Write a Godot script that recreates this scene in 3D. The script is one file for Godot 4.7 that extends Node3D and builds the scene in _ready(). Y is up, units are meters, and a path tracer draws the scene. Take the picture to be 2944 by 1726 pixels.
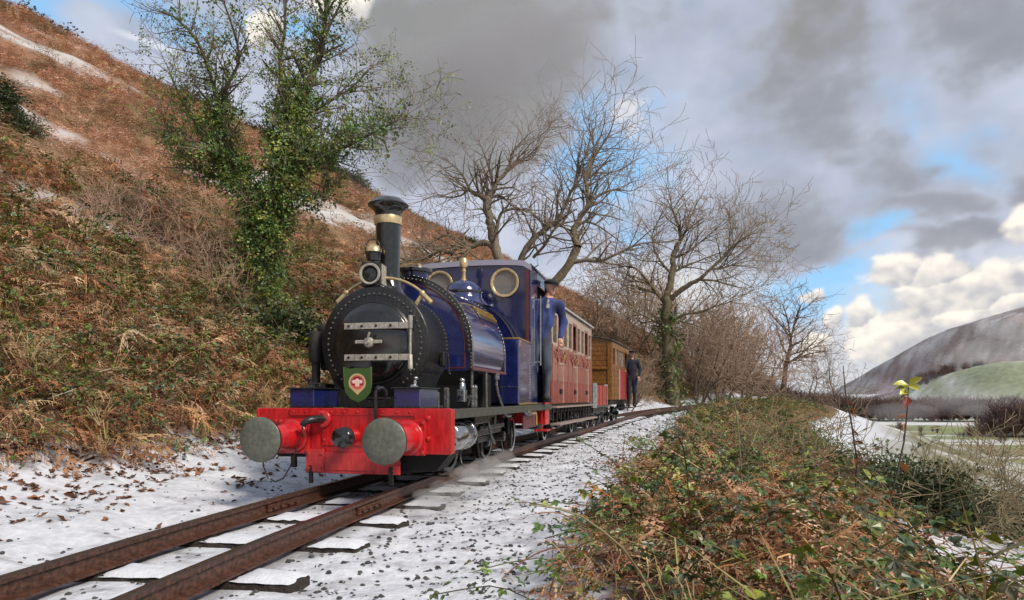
extends Node3D
# A narrow-gauge saddle tank locomotive and its short train in a snowy Welsh valley.
# Rail tops lie at y = 0 where the locomotive stands; the valley runs towards -z.

const TAU_ := TAU
var rng := RandomNumberGenerator.new()
var names := {}
var M := {}
var n_big := FastNoiseLite.new()
var n_mid := FastNoiseLite.new()
var n_fine := FastNoiseLite.new()
var track_p := PackedVector3Array()      # points of the centre line, 0.1 m apart
var track_h := PackedFloat32Array()      # headings there
var tz_x := PackedFloat32Array()         # centre line x, heading and s by distance north, 0.25 m apart
var tz_h := PackedFloat32Array()
var tz_y := PackedFloat32Array()
const S0 := -12.0
const S1 := 110.0

# ------------------------------------------------------------------ mesh builder
class MB:
	var v := PackedVector3Array()
	var n := PackedVector3Array()
	var c := PackedColorArray()
	var uv := PackedVector2Array()
	var idx := PackedInt32Array()
	var xf := Transform3D()
	var col := Color.WHITE

	func at(p: Vector3, turn := Vector3.ZERO) -> MB:
		xf = Transform3D(Basis.from_euler(turn), p)
		return self

	func vert(p: Vector3, nn: Vector3, t := Vector2.ZERO) -> int:
		v.append(xf * p)
		n.append((xf.basis * nn).normalized())
		c.append(col)
		uv.append(t)
		return v.size() - 1

	func tri(i: int, j: int, k: int) -> void:
		var f := (v[j] - v[i]).cross(v[k] - v[i])
		if f.length_squared() < 1e-18:
			return
		if f.dot(n[i] + n[j] + n[k]) > 0.0:
			idx.append(i); idx.append(k); idx.append(j)
		else:
			idx.append(i); idx.append(j); idx.append(k)

	func quad(a: Vector3, b: Vector3, cc: Vector3, d: Vector3, facing := Vector3.ZERO) -> void:
		var f := (b - a).cross(cc - a)
		if f.length_squared() < 1e-14:
			f = (cc - a).cross(d - a)
		f = f.normalized()
		if facing != Vector3.ZERO and f.dot(facing) < 0.0:
			f = -f
		var i := vert(a, f, Vector2(0, 1))
		var j := vert(b, f, Vector2(1, 1))
		var k := vert(cc, f, Vector2(1, 0))
		var l := vert(d, f, Vector2(0, 0))
		tri(i, j, k); tri(i, k, l)

	func box(p: Vector3, size: Vector3, bevel := 0.0) -> MB:
		var h := size * 0.5
		var b := minf(bevel, minf(h.x, minf(h.y, h.z)) * 0.9)
		var ids := {}
		var axes := [Vector3.RIGHT, Vector3.UP, Vector3.BACK]
		for a in 3:
			for s in [-1, 1]:
				for s1 in [-1, 1]:
					for s2 in [-1, 1]:
						var sg := Vector3.ZERO
						sg[a] = s; sg[(a + 1) % 3] = s1; sg[(a + 2) % 3] = s2
						var q := Vector3(sg.x * (h.x - b), sg.y * (h.y - b), sg.z * (h.z - b))
						q[a] = s * h[a]
						ids[[a, int(sg.x), int(sg.y), int(sg.z)]] = vert(p + q, axes[a] * s, Vector2(s1 * 0.5 + 0.5, s2 * 0.5 + 0.5))
		for a in 3:
			for s in [-1, 1]:
				var r := []
				for t in [[-1, -1], [1, -1], [1, 1], [-1, 1]]:
					var sg := [0, 0, 0]
					sg[a] = s; sg[(a + 1) % 3] = t[0]; sg[(a + 2) % 3] = t[1]
					r.append(ids[[a, sg[0], sg[1], sg[2]]])
				tri(r[0], r[1], r[2]); tri(r[0], r[2], r[3])
		if b > 0.0:
			for a in 3:                                   # edges along axis a join faces a+1 and a+2
				var u := (a + 1) % 3
				var w := (a + 2) % 3
				for su in [-1, 1]:
					for sw in [-1, 1]:
						var r := []
						for sa in [-1, 1]:
							var sg := [0, 0, 0]
							sg[a] = sa; sg[u] = su; sg[w] = sw
							r.append(ids[[u, sg[0], sg[1], sg[2]]])
							r.append(ids[[w, sg[0], sg[1], sg[2]]])
						tri(r[0], r[1], r[3]); tri(r[0], r[3], r[2])
			for sx in [-1, 1]:
				for sy in [-1, 1]:
					for sz in [-1, 1]:
						tri(ids[[0, sx, sy, sz]], ids[[1, sx, sy, sz]], ids[[2, sx, sy, sz]])
		return self

	# profile of (radius, height) turned about the local y axis from a0 to a1
	func lathe(prof: Array, seg := 24, a0 := 0.0, a1 := TAU) -> MB:
		var m := prof.size()
		var nn := []
		for i in m - 1:
			var d: Vector2 = prof[i + 1] - prof[i]
			nn.append(Vector2(d.y, -d.x).normalized())
		for i in m - 1:
			var na: Vector2 = nn[i]
			var nb: Vector2 = nn[i]
			if i > 0 and nn[i - 1].dot(nn[i]) > 0.7:
				na = (nn[i - 1] + nn[i]).normalized()
			if i < m - 2 and nn[i + 1].dot(nn[i]) > 0.7:
				nb = (nn[i + 1] + nn[i]).normalized()
			var first := v.size()
			for k in seg + 1:
				var a := lerpf(a0, a1, float(k) / seg)
				var ca := cos(a)
				var sa := sin(a)
				vert(Vector3(prof[i].x * ca, prof[i].y, prof[i].x * sa), Vector3(na.x * ca, na.y, na.x * sa), Vector2(float(k) / seg, float(i) / m))
				vert(Vector3(prof[i + 1].x * ca, prof[i + 1].y, prof[i + 1].x * sa), Vector3(nb.x * ca, nb.y, nb.x * sa), Vector2(float(k) / seg, float(i + 1) / m))
			for k in seg:
				var q := first + k * 2
				tri(q, q + 1, q + 3); tri(q, q + 3, q + 2)
		return self

	func cyl(a: Vector3, b: Vector3, r: float, seg := 16, r2 := -1.0, bevel := 0.0) -> MB:
		var keep := xf
		xf = xf * Transform3D(frame(b - a), a)
		var l := a.distance_to(b)
		if r2 < 0.0:
			r2 = r
		if bevel > 0.0:
			lathe([Vector2(0, 0), Vector2(r - bevel, 0), Vector2(r, bevel), Vector2(r2, l - bevel), Vector2(r2 - bevel, l), Vector2(0, l)], seg)
		else:
			lathe([Vector2(0, 0), Vector2(r, 0), Vector2(r2, l), Vector2(0, l)], seg)
		xf = keep
		return self

	static func frame(d: Vector3) -> Basis:
		var y := d.normalized()
		var x := y.cross(Vector3.FORWARD if absf(y.z) < 0.9 else Vector3.RIGHT).normalized()
		return Basis(x, y, x.cross(y))

	func tube(path: Array, r: Variant, sides := 8, caps := true) -> MB:
		var m := path.size()
		var x := Vector3.ZERO
		var last := Vector3.ZERO
		var first := v.size()
		for i in m:
			var d: Vector3 = (path[mini(i + 1, m - 1)] - path[maxi(i - 1, 0)]).normalized()
			if i == 0:
				x = frame(d).x
			else:
				x = (x - d * x.dot(d)).normalized()
			var z := x.cross(d)
			var rr: float = r[i] if r is Array else r
			for k in sides + 1:
				var a := TAU * k / sides
				var o: Vector3 = x * cos(a) + z * sin(a)
				vert(path[i] + o * rr, o, Vector2(float(k) / sides, i))
			last = d
		for i in m - 1:
			for k in sides:
				var q := first + i * (sides + 1) + k
				tri(q, q + 1, q + sides + 2); tri(q, q + sides + 2, q + sides + 1)
		if caps:
			for e in [0, m - 1]:
				var d: Vector3 = (path[1] - path[0]).normalized() * -1.0 if e == 0 else last
				var o: int = first + e * (sides + 1)
				var f := v.size()
				var inv := xf.affine_inverse()
				for k in sides:
					vert(inv * v[o + k], d)
				for k in range(1, sides - 1):
					tri(f, f + k, f + k + 1)
		return self

	func ball(p: Vector3, r: Vector3, seg := 16, rings := 8) -> MB:
		var first := v.size()
		for i in rings + 1:
			var t := PI * i / rings
			for k in seg + 1:
				var a := TAU * k / seg
				var d := Vector3(sin(t) * cos(a), cos(t), sin(t) * sin(a))
				vert(p + d * r, d / r)
		for i in rings:
			for k in seg:
				var q := first + i * (seg + 1) + k
				tri(q, q + 1, q + seg + 2); tri(q, q + seg + 2, q + seg + 1)
		return self

	# outline in the xy plane, pushed from z0 to z1
	func prism(poly: PackedVector2Array, z0: float, z1: float, smooth := false) -> MB:
		var ids := Geometry2D.triangulate_polygon(poly)
		for side in 2:
			var f := v.size()
			for p in poly:
				vert(Vector3(p.x, p.y, z1 if side else z0), Vector3(0, 0, 1.0 if side == int(z1 > z0) else -1.0), p)
			for t in range(0, ids.size(), 3):
				tri(f + ids[t], f + ids[t + 1], f + ids[t + 2])
		var cw := Geometry2D.is_polygon_clockwise(poly)
		var m := poly.size()
		for i in m:
			var a := poly[i]
			var b := poly[(i + 1) % m]
			var e := b - a
			var o := Vector3(e.y, -e.x, 0).normalized() * (-1.0 if cw else 1.0)
			var na := o
			var nb := o
			if smooth:
				var e0 := a - poly[(i + m - 1) % m]
				var e2 := poly[(i + 2) % m] - b
				var o0 := Vector3(e0.y, -e0.x, 0).normalized() * (-1.0 if cw else 1.0)
				var o2 := Vector3(e2.y, -e2.x, 0).normalized() * (-1.0 if cw else 1.0)
				if o0.dot(o) > 0.7:
					na = (o0 + o).normalized()
				if o2.dot(o) > 0.7:
					nb = (o2 + o).normalized()
			var q := vert(Vector3(a.x, a.y, z0), na)
			vert(Vector3(b.x, b.y, z0), nb)
			vert(Vector3(b.x, b.y, z1), nb)
			vert(Vector3(a.x, a.y, z1), na)
			tri(q, q + 1, q + 2); tri(q, q + 2, q + 3)
		return self

	# a loose leaf or blade: no care for normals, both sides are drawn
	func raw(a: Vector3, b: Vector3, d: Vector3, cc: Color) -> void:
		var i := v.size()
		v.append(a); v.append(b); v.append(d)
		c.append(cc); c.append(cc); c.append(cc)
		idx.append(i); idx.append(i + 1); idx.append(i + 2)

	func raw4(a: Vector3, b: Vector3, d: Vector3, e: Vector3, cc: Color) -> void:
		var i := v.size()
		v.append(a); v.append(b); v.append(d); v.append(e)
		c.append(cc); c.append(cc); c.append(cc); c.append(cc)
		idx.append_array(PackedInt32Array([i, i + 1, i + 2, i, i + 2, i + 3]))

	# a thin branch of few sides
	func stick(a: Vector3, b: Vector3, ra: float, rb: float, sides: int, cc: Color) -> void:
		var d := (b - a)
		var x := d.cross(Vector3(0.31, 0.11, 0.94)).normalized()
		var z := x.cross(d).normalized()
		var f := v.size()
		for k in sides:
			var o := x * cos(TAU * k / sides) + z * sin(TAU * k / sides)
			v.append(a + o * ra); v.append(b + o * rb)
			n.append(o); n.append(o)
			c.append(cc); c.append(cc)
		for k in sides:
			var p := f + k * 2
			var q := f + ((k + 1) % sides) * 2
			idx.append_array(PackedInt32Array([p, q + 1, p + 1, p, q, q + 1]))

	func mesh() -> ArrayMesh:
		var a := []
		a.resize(Mesh.ARRAY_MAX)
		a[Mesh.ARRAY_VERTEX] = v
		if n.size() == v.size():
			a[Mesh.ARRAY_NORMAL] = n
		a[Mesh.ARRAY_COLOR] = c
		if uv.size() == v.size():
			a[Mesh.ARRAY_TEX_UV] = uv
		a[Mesh.ARRAY_INDEX] = idx
		var out := ArrayMesh.new()
		out.add_surface_from_arrays(Mesh.PRIMITIVE_TRIANGLES, a)
		return out


func numbered(called: String) -> String:
	names[called] = names.get(called, -1) + 1
	return called if names[called] == 0 else "%s_%03d" % [called, names[called]]

func thing(called: String, label: String, category: String, at := Vector3.ZERO, turn := 0.0, group := "") -> Node3D:
	var o := Node3D.new()
	o.name = numbered(called)
	add_child(o)
	o.position = at
	o.rotation.y = turn
	tag(o, label, category, group)
	return o

func tag(o: Node3D, label: String, category := "", group := "", kind := "") -> Node3D:
	o.set_meta("label", label)
	if category:
		o.set_meta("category", category)
	if group:
		o.set_meta("group", group)
	if kind:
		o.set_meta("kind", kind)
	return o

const WHOLE := ["trunk", "crown", "stem", "tyre", "spoke", "body", "cap", "wheel", "leaf", "rail", "running_head", "roof"]

# a part whose pieces lie apart becomes one part each; swarms of tiny ones stay together
func obj(called: String, b: MB, m: Material, parent: Node3D = null) -> MeshInstance3D:
	if parent and not called in WHOLE:
		var sets := islands(b)
		if sets.size() > 14:
			var o := put_mesh(called, b.mesh(), m, parent)
			o.set_meta("kind", "stuff")
			return o
		if sets.size() > 1:
			var first: MeshInstance3D
			for s in sets:
				var o := put_mesh(called, (s as MB).mesh(), m, parent)
				if not first:
					first = o
			return first
	return put_mesh(called, b.mesh(), m, parent)

func islands(b: MB) -> Array:
	var up := PackedInt32Array()
	for i in b.v.size():
		up.append(i)
	for t in range(0, b.idx.size(), 3):
		var r := [0, 0, 0]
		for k in 3:
			var q := b.idx[t + k]
			while up[q] != q:
				up[q] = up[up[q]]
				q = up[q]
			r[k] = q
		up[r[1]] = r[0]
		var q2: int = r[2]
		while up[q2] != q2:
			q2 = up[q2]
		up[q2] = r[0]
	var boxes := {}
	for t in range(0, b.idx.size(), 3):
		var q := b.idx[t]
		while up[q] != q:
			up[q] = up[up[q]]
			q = up[q]
		for k in 3:
			var p := b.v[b.idx[t + k]]
			boxes[q] = (boxes[q] as AABB).expand(p) if boxes.has(q) else AABB(p, Vector3.ZERO)
	var groups := []                                         # [box, roots]
	for q in boxes:
		var bx: AABB = (boxes[q] as AABB).grow(0.004)
		var roots := [q]
		var again := true
		while again:
			again = false
			for g in groups.size():
				if (groups[g][0] as AABB).intersects(bx):
					bx = bx.merge(groups[g][0])
					roots.append_array(groups[g][1])
					groups.remove_at(g)
					again = true
					break
		groups.append([bx, roots])
	if groups.size() < 2 or groups.size() > 14:
		return groups
	var which := {}
	for g in groups.size():
		for q in groups[g][1]:
			which[q] = g
	var out := []
	var maps := []
	for g in groups.size():
		out.append(MB.new())
		maps.append({})
	for t in range(0, b.idx.size(), 3):
		var q := b.idx[t]
		while up[q] != q:
			q = up[q]
		var o: MB = out[which[q]]
		var mp: Dictionary = maps[which[q]]
		for k in 3:
			var i := b.idx[t + k]
			if not mp.has(i):
				mp[i] = o.v.size()
				o.v.append(b.v[i]); o.n.append(b.n[i]); o.c.append(b.c[i]); o.uv.append(b.uv[i])
			o.idx.append(mp[i])
	return out

func put_mesh(called: String, mesh: Mesh, m: Material, parent: Node3D = null) -> MeshInstance3D:
	var o := MeshInstance3D.new()
	o.mesh = mesh
	o.material_override = m
	if parent:
		var k := 0
		var nm := called
		while parent.has_node(nm):
			k += 1
			nm = "%s_%03d" % [called, k]
		o.name = nm
		parent.add_child(o, true)
	else:
		o.name = numbered(called)
		add_child(o, true)
	return o

func scatter(called: String, mesh: Mesh, m: Material, places: Array, tints: Array, parent: Node3D) -> MultiMeshInstance3D:
	var mm := MultiMesh.new()
	mm.transform_format = MultiMesh.TRANSFORM_3D
	mm.use_colors = true
	mm.mesh = mesh
	mm.instance_count = places.size()
	for i in places.size():
		mm.set_instance_transform(i, places[i])
		mm.set_instance_color(i, tints[i])
	var o := MultiMeshInstance3D.new()
	o.multimesh = mm
	o.material_override = m
	o.set_meta("kind", "stuff")
	o.name = called
	parent.add_child(o, true)
	return o

# ground cover of one kind in a few shapes: one object
func mass(called: String, part: String, meshes: Array, m: Material, places: Array, tints: Array, label: String, category: String) -> void:
	var t := Node3D.new()
	t.name = numbered(called)
	add_child(t)
	tag(t, label, category, "", "stuff")
	for v in meshes.size():
		if places[v].size():
			scatter(part if v == 0 else "%s_%03d" % [part, v], meshes[v], m, places[v], tints[v], t)

# ------------------------------------------------------------------ materials
func noise_tex(freq: float, lo: float, hi: float, size := 512, octaves := 4, seed_ := 1, typ := FastNoiseLite.TYPE_SIMPLEX_SMOOTH) -> ImageTexture:
	var nz := FastNoiseLite.new()
	nz.noise_type = typ
	nz.frequency = freq
	nz.fractal_octaves = octaves
	nz.seed = seed_
	var im := nz.get_seamless_image(size, size)
	im.convert(Image.FORMAT_RGB8)
	var data := im.get_data()
	for i in data.size():
		data[i] = int(clampf(lerpf(lo, hi, data[i] / 255.0), 0.0, 1.0) * 255.0)
	return ImageTexture.create_from_image(Image.create_from_data(size, size, false, Image.FORMAT_RGB8, data))

func mat(called: String, lin: Color, rough := 0.6, metal := 0.0, extra := {}) -> StandardMaterial3D:
	var m := StandardMaterial3D.new()
	m.resource_name = called
	m.albedo_color = lin.linear_to_srgb()
	m.roughness = rough
	m.metallic = metal
	for k in extra:
		m.set(k, extra[k])
	M[called] = m
	return m

func worn(m: StandardMaterial3D, tex: Texture2D, scale: float, rtex: Texture2D = null) -> StandardMaterial3D:
	m.albedo_texture = tex
	m.uv1_triplanar = true
	m.uv1_scale = Vector3.ONE * scale
	if rtex:
		m.roughness_texture = rtex
	return m

func make_materials() -> void:
	var soft := noise_tex(0.012, 0.72, 1.0, 512, 4, 3)
	var grimy := noise_tex(0.02, 0.45, 1.05, 512, 5, 5)
	var rgh := noise_tex(0.02, 0.35, 1.0, 512, 4, 9)
	var bump := noise_tex(0.05, 0.0, 1.0, 512, 4, 13)
	var stain := noise_tex(0.018, 0.5, 1.15, 512, 5, 17)
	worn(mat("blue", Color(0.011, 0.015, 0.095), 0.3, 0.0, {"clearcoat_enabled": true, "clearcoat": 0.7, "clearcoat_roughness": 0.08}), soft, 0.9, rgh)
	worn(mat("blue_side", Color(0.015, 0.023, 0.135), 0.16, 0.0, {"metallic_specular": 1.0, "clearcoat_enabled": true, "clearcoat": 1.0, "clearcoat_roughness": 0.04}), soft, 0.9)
	worn(mat("red", Color(0.64, 0.014, 0.018), 0.45, 0.0, {"clearcoat_enabled": true, "clearcoat": 0.5, "clearcoat_roughness": 0.2}), soft, 1.3, rgh)
	worn(mat("red_worn", Color(0.68, 0.045, 0.05), 0.5), soft, 1.7, rgh)
	worn(mat("maroon", Color(0.13, 0.012, 0.018), 0.4, 0.0, {"clearcoat_enabled": true, "clearcoat": 0.5}), soft, 1.0)
	worn(mat("black", Color(0.016, 0.015, 0.015), 0.32, 0.0, {"clearcoat_enabled": true, "clearcoat": 0.9, "clearcoat_roughness": 0.16}), grimy, 1.5, rgh)
	worn(mat("smokebox", Color(0.02, 0.019, 0.019), 0.5, 0.0, {"heightmap_enabled": true, "heightmap_texture": bump, "heightmap_scale": 0.15}), grimy, 1.5, rgh)
	worn(mat("sooty", Color(0.025, 0.023, 0.022), 0.75), grimy, 2.0)
	worn(mat("grey_iron", Color(0.05, 0.05, 0.052), 0.45, 0.3), grimy, 2.0, rgh)
	worn(mat("oily", Color(0.04, 0.036, 0.032), 0.4, 0.4), grimy, 3.0, rgh)
	worn(mat("pipe_grey", Color(0.22, 0.22, 0.22), 0.4, 0.4), grimy, 3.0, rgh)
	worn(mat("rivet", Color(0.17, 0.165, 0.155), 0.45, 0.3), soft, 3.0)
	worn(mat("green_grey", Color(0.10, 0.105, 0.075), 0.6), grimy, 2.0)
	worn(mat("brass", Color(0.80, 0.52, 0.18), 0.32, 0.65), soft, 3.0, rgh)
	worn(mat("cream_brass", Color(0.80, 0.62, 0.34), 0.3, 0.5), soft, 3.0)
	worn(mat("steel", Color(0.62, 0.62, 0.6), 0.28, 1.0), soft, 2.0, rgh)
	worn(mat("strap", Color(0.52, 0.49, 0.43), 0.45, 0.2), soft, 3.0)
	worn(mat("buffer_grey", Color(0.17, 0.18, 0.145), 0.55, 0.1), soft, 3.0, rgh)
	mat("lens", Color(0.05, 0.05, 0.05), 0.05, 0.6)
	mat("glass", Color(1, 1, 1, 0.12), 0.03, 0.0, {"transparency": BaseMaterial3D.TRANSPARENCY_ALPHA})
	M.glass.albedo_color = Color(1, 1, 1, 0.12)
	mat("dark_glass", Color(0.015, 0.014, 0.013), 0.04, 0.0, {"transparency": BaseMaterial3D.TRANSPARENCY_ALPHA})
	M.dark_glass.albedo_color.a = 0.75
	mat("dark", Color(0.008, 0.008, 0.008), 0.8)
	worn(mat("rail", Color(0.15, 0.068, 0.045), 0.62, 0.25, {"heightmap_enabled": true, "heightmap_texture": bump, "heightmap_scale": 0.12}), grimy, 2.2, rgh)
	worn(mat("rail_head", Color(0.10, 0.066, 0.055), 0.42, 0.5), soft, 2.5, rgh)
	worn(mat("sleeper", Color(0.05, 0.036, 0.028), 0.85, 0.0, {"heightmap_enabled": true, "heightmap_texture": bump, "heightmap_scale": 0.5}), grimy, 2.5)
	worn(mat("bark", Color(0.13, 0.095, 0.07), 0.9, 0.0, {"vertex_color_use_as_albedo": true}), grimy, 1.4)
	M.bark.albedo_color = Color.WHITE
	mat("twig", Color.WHITE, 0.9, 0.0, {"vertex_color_use_as_albedo": true})
	mat("leaf", Color.WHITE, 0.38, 0.0, {"vertex_color_use_as_albedo": true, "backlight_enabled": true, "backlight": Color(0.4, 0.42, 0.25)})
	mat("dead", Color.WHITE, 0.85, 0.0, {"vertex_color_use_as_albedo": true, "backlight_enabled": true, "backlight": Color(0.55, 0.48, 0.4)})
	mat("stone", Color.WHITE, 0.85, 0.0, {"vertex_color_use_as_albedo": true})
	worn(mat("teak", Color(0.36, 0.15, 0.03), 0.4, 0.0, {"clearcoat_enabled": true, "clearcoat": 0.4, "clearcoat_roughness": 0.2}), grimy, 1.2)
	worn(mat("coach_pink", Color(0.40, 0.14, 0.10), 0.3, 0.0, {"clearcoat_enabled": true, "clearcoat": 0.8, "clearcoat_roughness": 0.1}), soft, 1.0)
	worn(mat("coach_red", Color(0.30, 0.045, 0.03), 0.4, 0.0, {"clearcoat_enabled": true, "clearcoat": 0.6, "clearcoat_roughness": 0.15}), soft, 1.0)
	worn(mat("coach_cream", Color(0.58, 0.43, 0.33), 0.35, 0.0, {"clearcoat_enabled": true, "clearcoat": 0.6, "clearcoat_roughness": 0.15}), soft, 1.0)
	worn(mat("roof_grey", Color(0.13, 0.115, 0.105), 0.75), grimy, 1.0)
	worn(mat("roof_white", Color(0.5, 0.5, 0.52), 0.6), soft, 1.0)
	worn(mat("grey_plank", Color(0.34, 0.34, 0.33), 0.7), grimy, 1.0)
	worn(mat("wagon_red", Color(0.60, 0.08, 0.045), 0.55), grimy, 1.3)
	for k in ["red", "red_worn", "blue", "smokebox", "sooty", "maroon", "green_grey", "teak", "coach_red", "coach_pink"]:
		M[k].uv1_scale *= Vector3(2.2, 0.55, 2.2)            # weather runs down the plates
	var snowbump := noise_tex(0.03, 0.0, 1.0, 1024, 5, 21)
	worn(mat("snow", Color(0.70, 0.73, 0.79), 0.65, 0.0, {"heightmap_enabled": true, "heightmap_texture": snowbump, "heightmap_scale": 0.4}), noise_tex(0.02, 0.9, 1.0, 512, 4, 31), 1.1)
	var g: StandardMaterial3D = mat("ground", Color.WHITE, 0.8, 0.0, {"vertex_color_use_as_albedo": true, "heightmap_enabled": true, "heightmap_texture": snowbump, "heightmap_scale": 0.5})
	worn(g, noise_tex(0.03, 0.82, 1.0, 512, 5, 41), 0.8)
	g.uv1_world_triplanar = true
	var f: StandardMaterial3D = mat("far_ground", Color.WHITE, 0.9, 0.0, {"vertex_color_use_as_albedo": true})
	worn(f, noise_tex(0.03, 0.75, 1.05, 512, 5, 43), 0.012)
	f.uv1_world_triplanar = true
	mat("cloth", Color.WHITE, 0.9, 0.0, {"vertex_color_use_as_albedo": true, "rim_enabled": true, "rim": 0.2})

# ------------------------------------------------------------------ the line and the land
func heading(s: float) -> float:
	var ks := [-12.0, -3.5, -1.0, 1.0, 5.0, 10.0, 18.0, 28.0, 38.0, 46.0, 60.0, 110.0]
	var hs := [0.02, 0.10, 0.185, 0.205, 0.235, 0.272, 0.315, 0.42, 0.58, 0.56, 0.353, 0.353]
	for i in ks.size() - 1:
		if s <= ks[i + 1]:
			return lerpf(hs[i], hs[i + 1], clampf((s - ks[i]) / (ks[i + 1] - ks[i]), 0.0, 1.0))
	return hs[-1]

func grade(s: float) -> float:
	return maxf(0.0, s - 12.0) * 0.0145

func lay_track() -> void:
	var count := int((S1 - S0) / 0.1) + 1
	var zero := int(-S0 / 0.1)
	track_p.resize(count)
	track_h.resize(count)
	var p := Vector3(-1.38, 0, -5.87)
	for i in range(zero, count):
		var s := S0 + i * 0.1
		track_h[i] = heading(s)
		track_p[i] = Vector3(p.x, grade(s), p.z)
		p += Vector3(sin(track_h[i]), 0, -cos(track_h[i])) * 0.1
	p = Vector3(-1.38, 0, -5.87)
	for i in range(zero, -1, -1):
		var s := S0 + i * 0.1
		track_h[i] = heading(s)
		track_p[i] = Vector3(p.x, 0, p.z)
		p -= Vector3(sin(track_h[i]), 0, -cos(track_h[i])) * 0.1
	var j := 0
	for k in 400:                                            # distance north from -8 m
		var d := -8.0 + k * 0.25
		while j < count - 2 and -track_p[j + 1].z < d:
			j += 1
		tz_x.append(track_p[j].x + tan(track_h[j]) * (d + track_p[j].z))
		tz_h.append(track_h[j])
		tz_y.append(track_p[j].y)

func rail_at(s: float) -> Vector3:
	var f := clampf((s - S0) / 0.1, 0, track_p.size() - 2)
	return track_p[int(f)].lerp(track_p[int(f) + 1], f - int(f))

# distance to the right of the centre line (negative: left), heights of the rail there
func beside(x: float, z: float) -> Vector2:
	var d := clampf((-z + 8.0) / 0.25, 0.0, 398.0)
	var i := int(d)
	var u := (x - lerpf(tz_x[i], tz_x[i + 1], d - i)) * cos(tz_h[i])
	if -z > 26.0:                                            # beyond the bend the land keeps the run of the valley
		var w := smoothstep(26.0, 40.0, -z)
		var ul := (x + 2.0 + 0.3685 * z) * 0.938
		u = lerpf(u, ul, w * smoothstep(3.0, 14.0, absf(u)))
	elif absf(u) > 6.0:
		u = lerpf(u, (x + 2.0 + 0.3685 * z) * 0.938, smoothstep(6.0, 40.0, absf(u)))
	u = lerpf(u, (x + 2.0 + 0.3685 * z) * 0.938, smoothstep(64.0, 76.0, -z))
	return Vector2(u, tz_y[i])

func left_bank(d: float) -> float:
	var ks := [0.0, 0.95, 2.0, 2.7, 3.2, 4.0, 8.0, 92.0, 140.0, 320.0]
	var hs := [0.0, 0.0, 0.17, 0.40, 0.66, 1.25, 3.9, 50.5, 60.0, 66.0]
	for i in ks.size() - 1:
		if d <= ks[i + 1]:
			var t := clampf((d - ks[i]) / (ks[i + 1] - ks[i]), 0.0, 1.0)
			return lerpf(hs[i], hs[i + 1], t)
	return hs[-1]

func right_fall(u: float) -> float:
	var ks := [0.0, 1.0, 2.4, 3.6, 6.5, 40.0, 70.0]
	var hs := [0.0, -0.02, -0.06, -0.16, -0.75, -11.0, -19.0]
	for i in ks.size() - 1:
		if u <= ks[i + 1]:
			return lerpf(hs[i], hs[i + 1], clampf((u - ks[i]) / (ks[i + 1] - ks[i]), 0.0, 1.0))
	return hs[-1]

# how thickly brambles stand: metres of growth above the ground
func growth(u: float, x: float, z: float) -> float:
	var wob := n_mid.get_noise_2d(x * 8.0, z * 8.0)
	var wob2 := n_mid.get_noise_2d(x * 2.2 + 40.0, z * 2.2)
	if u < 0.0:
		var d := -u + wob * 0.55
		return smoothstep(2.25, 3.6, d) * (0.62 + wob2 * 0.35) * (1.0 - 0.6 * smoothstep(9.0, 14.0, d)) * (1.0 - snow_streak(x, z))
	var e := u + wob * 0.6 + wob2 * 0.35 - (0.30 * smoothstep(3.0, 5.5, -z) + 0.40 * smoothstep(8.0, 14.0, -z)) * (1.0 - smoothstep(24.0, 36.0, -z))
	var g := smoothstep(1.55, 3.2, e) * (0.30 + wob2 * 0.2 - 0.06 * smoothstep(4.0, 7.0, -z) + 0.2 * smoothstep(12.0, 24.0, -z))
	return maxf(g * (1.0 - smoothstep(3.6, 4.5, u + wob * 0.7 + wob2 * 0.5 - smoothstep(5.0, 11.0, -z) * 2.2)), 0.0)

func land(x: float, z: float) -> float:
	var b := beside(x, z)
	var y := b.y - 0.152
	var fine := n_fine.get_noise_2d(x * 22.0, z * 22.0) * 0.012 + n_mid.get_noise_2d(x * 9.0, z * 9.0) * 0.03
	if b.x < 0.0:
		var d := -b.x
		y += left_bank(d + n_mid.get_noise_2d(x * 2.0, z * 2.0) * 0.4 * smoothstep(1.0, 4.0, d))
		y += n_big.get_noise_2d(x, z) * 3.0 * smoothstep(12.0, 60.0, d) + n_mid.get_noise_2d(x * 1.4, z * 1.4) * 0.5 * smoothstep(4.0, 20.0, d)
	else:
		y += right_fall(b.x)
		y += n_mid.get_noise_2d(x * 1.4, z * 1.4) * 0.35 * smoothstep(4.0, 14.0, b.x)
	y += fine * smoothstep(0.3, 1.0, absf(b.x)) + fine * 0.5
	y += growth(b.x, x, z) * 0.42
	return y

func hill_snow(x: float, z: float, d: float) -> float:      # thin snow lying in streaks across the hill
	var q := n_mid.get_noise_2d(x * 0.5 + z * 0.22, (z - x * 0.25) * 0.30 + 90.0) + 0.5 * n_mid.get_noise_2d(x * 2.6, z * 2.6)
	return maxf(smoothstep(0.2, 0.42, q) * smoothstep(9.0, 14.0, d), snow_streak(x, z))

# a drift lying along a ledge of the bank
func snow_streak(x: float, z: float) -> float:
	var p := Vector2(x, z)
	var a := Vector2(-10.0, -12.0)
	var ab := Vector2(1.9, -2.9)
	var t := clampf((p - a).dot(ab) / ab.length_squared(), 0.0, 1.0)
	return 1.0 - smoothstep(1.4, 2.0, p.distance_to(a + ab * t) + n_mid.get_noise_2d(x * 6.0, z * 6.0) * 0.7)

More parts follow.
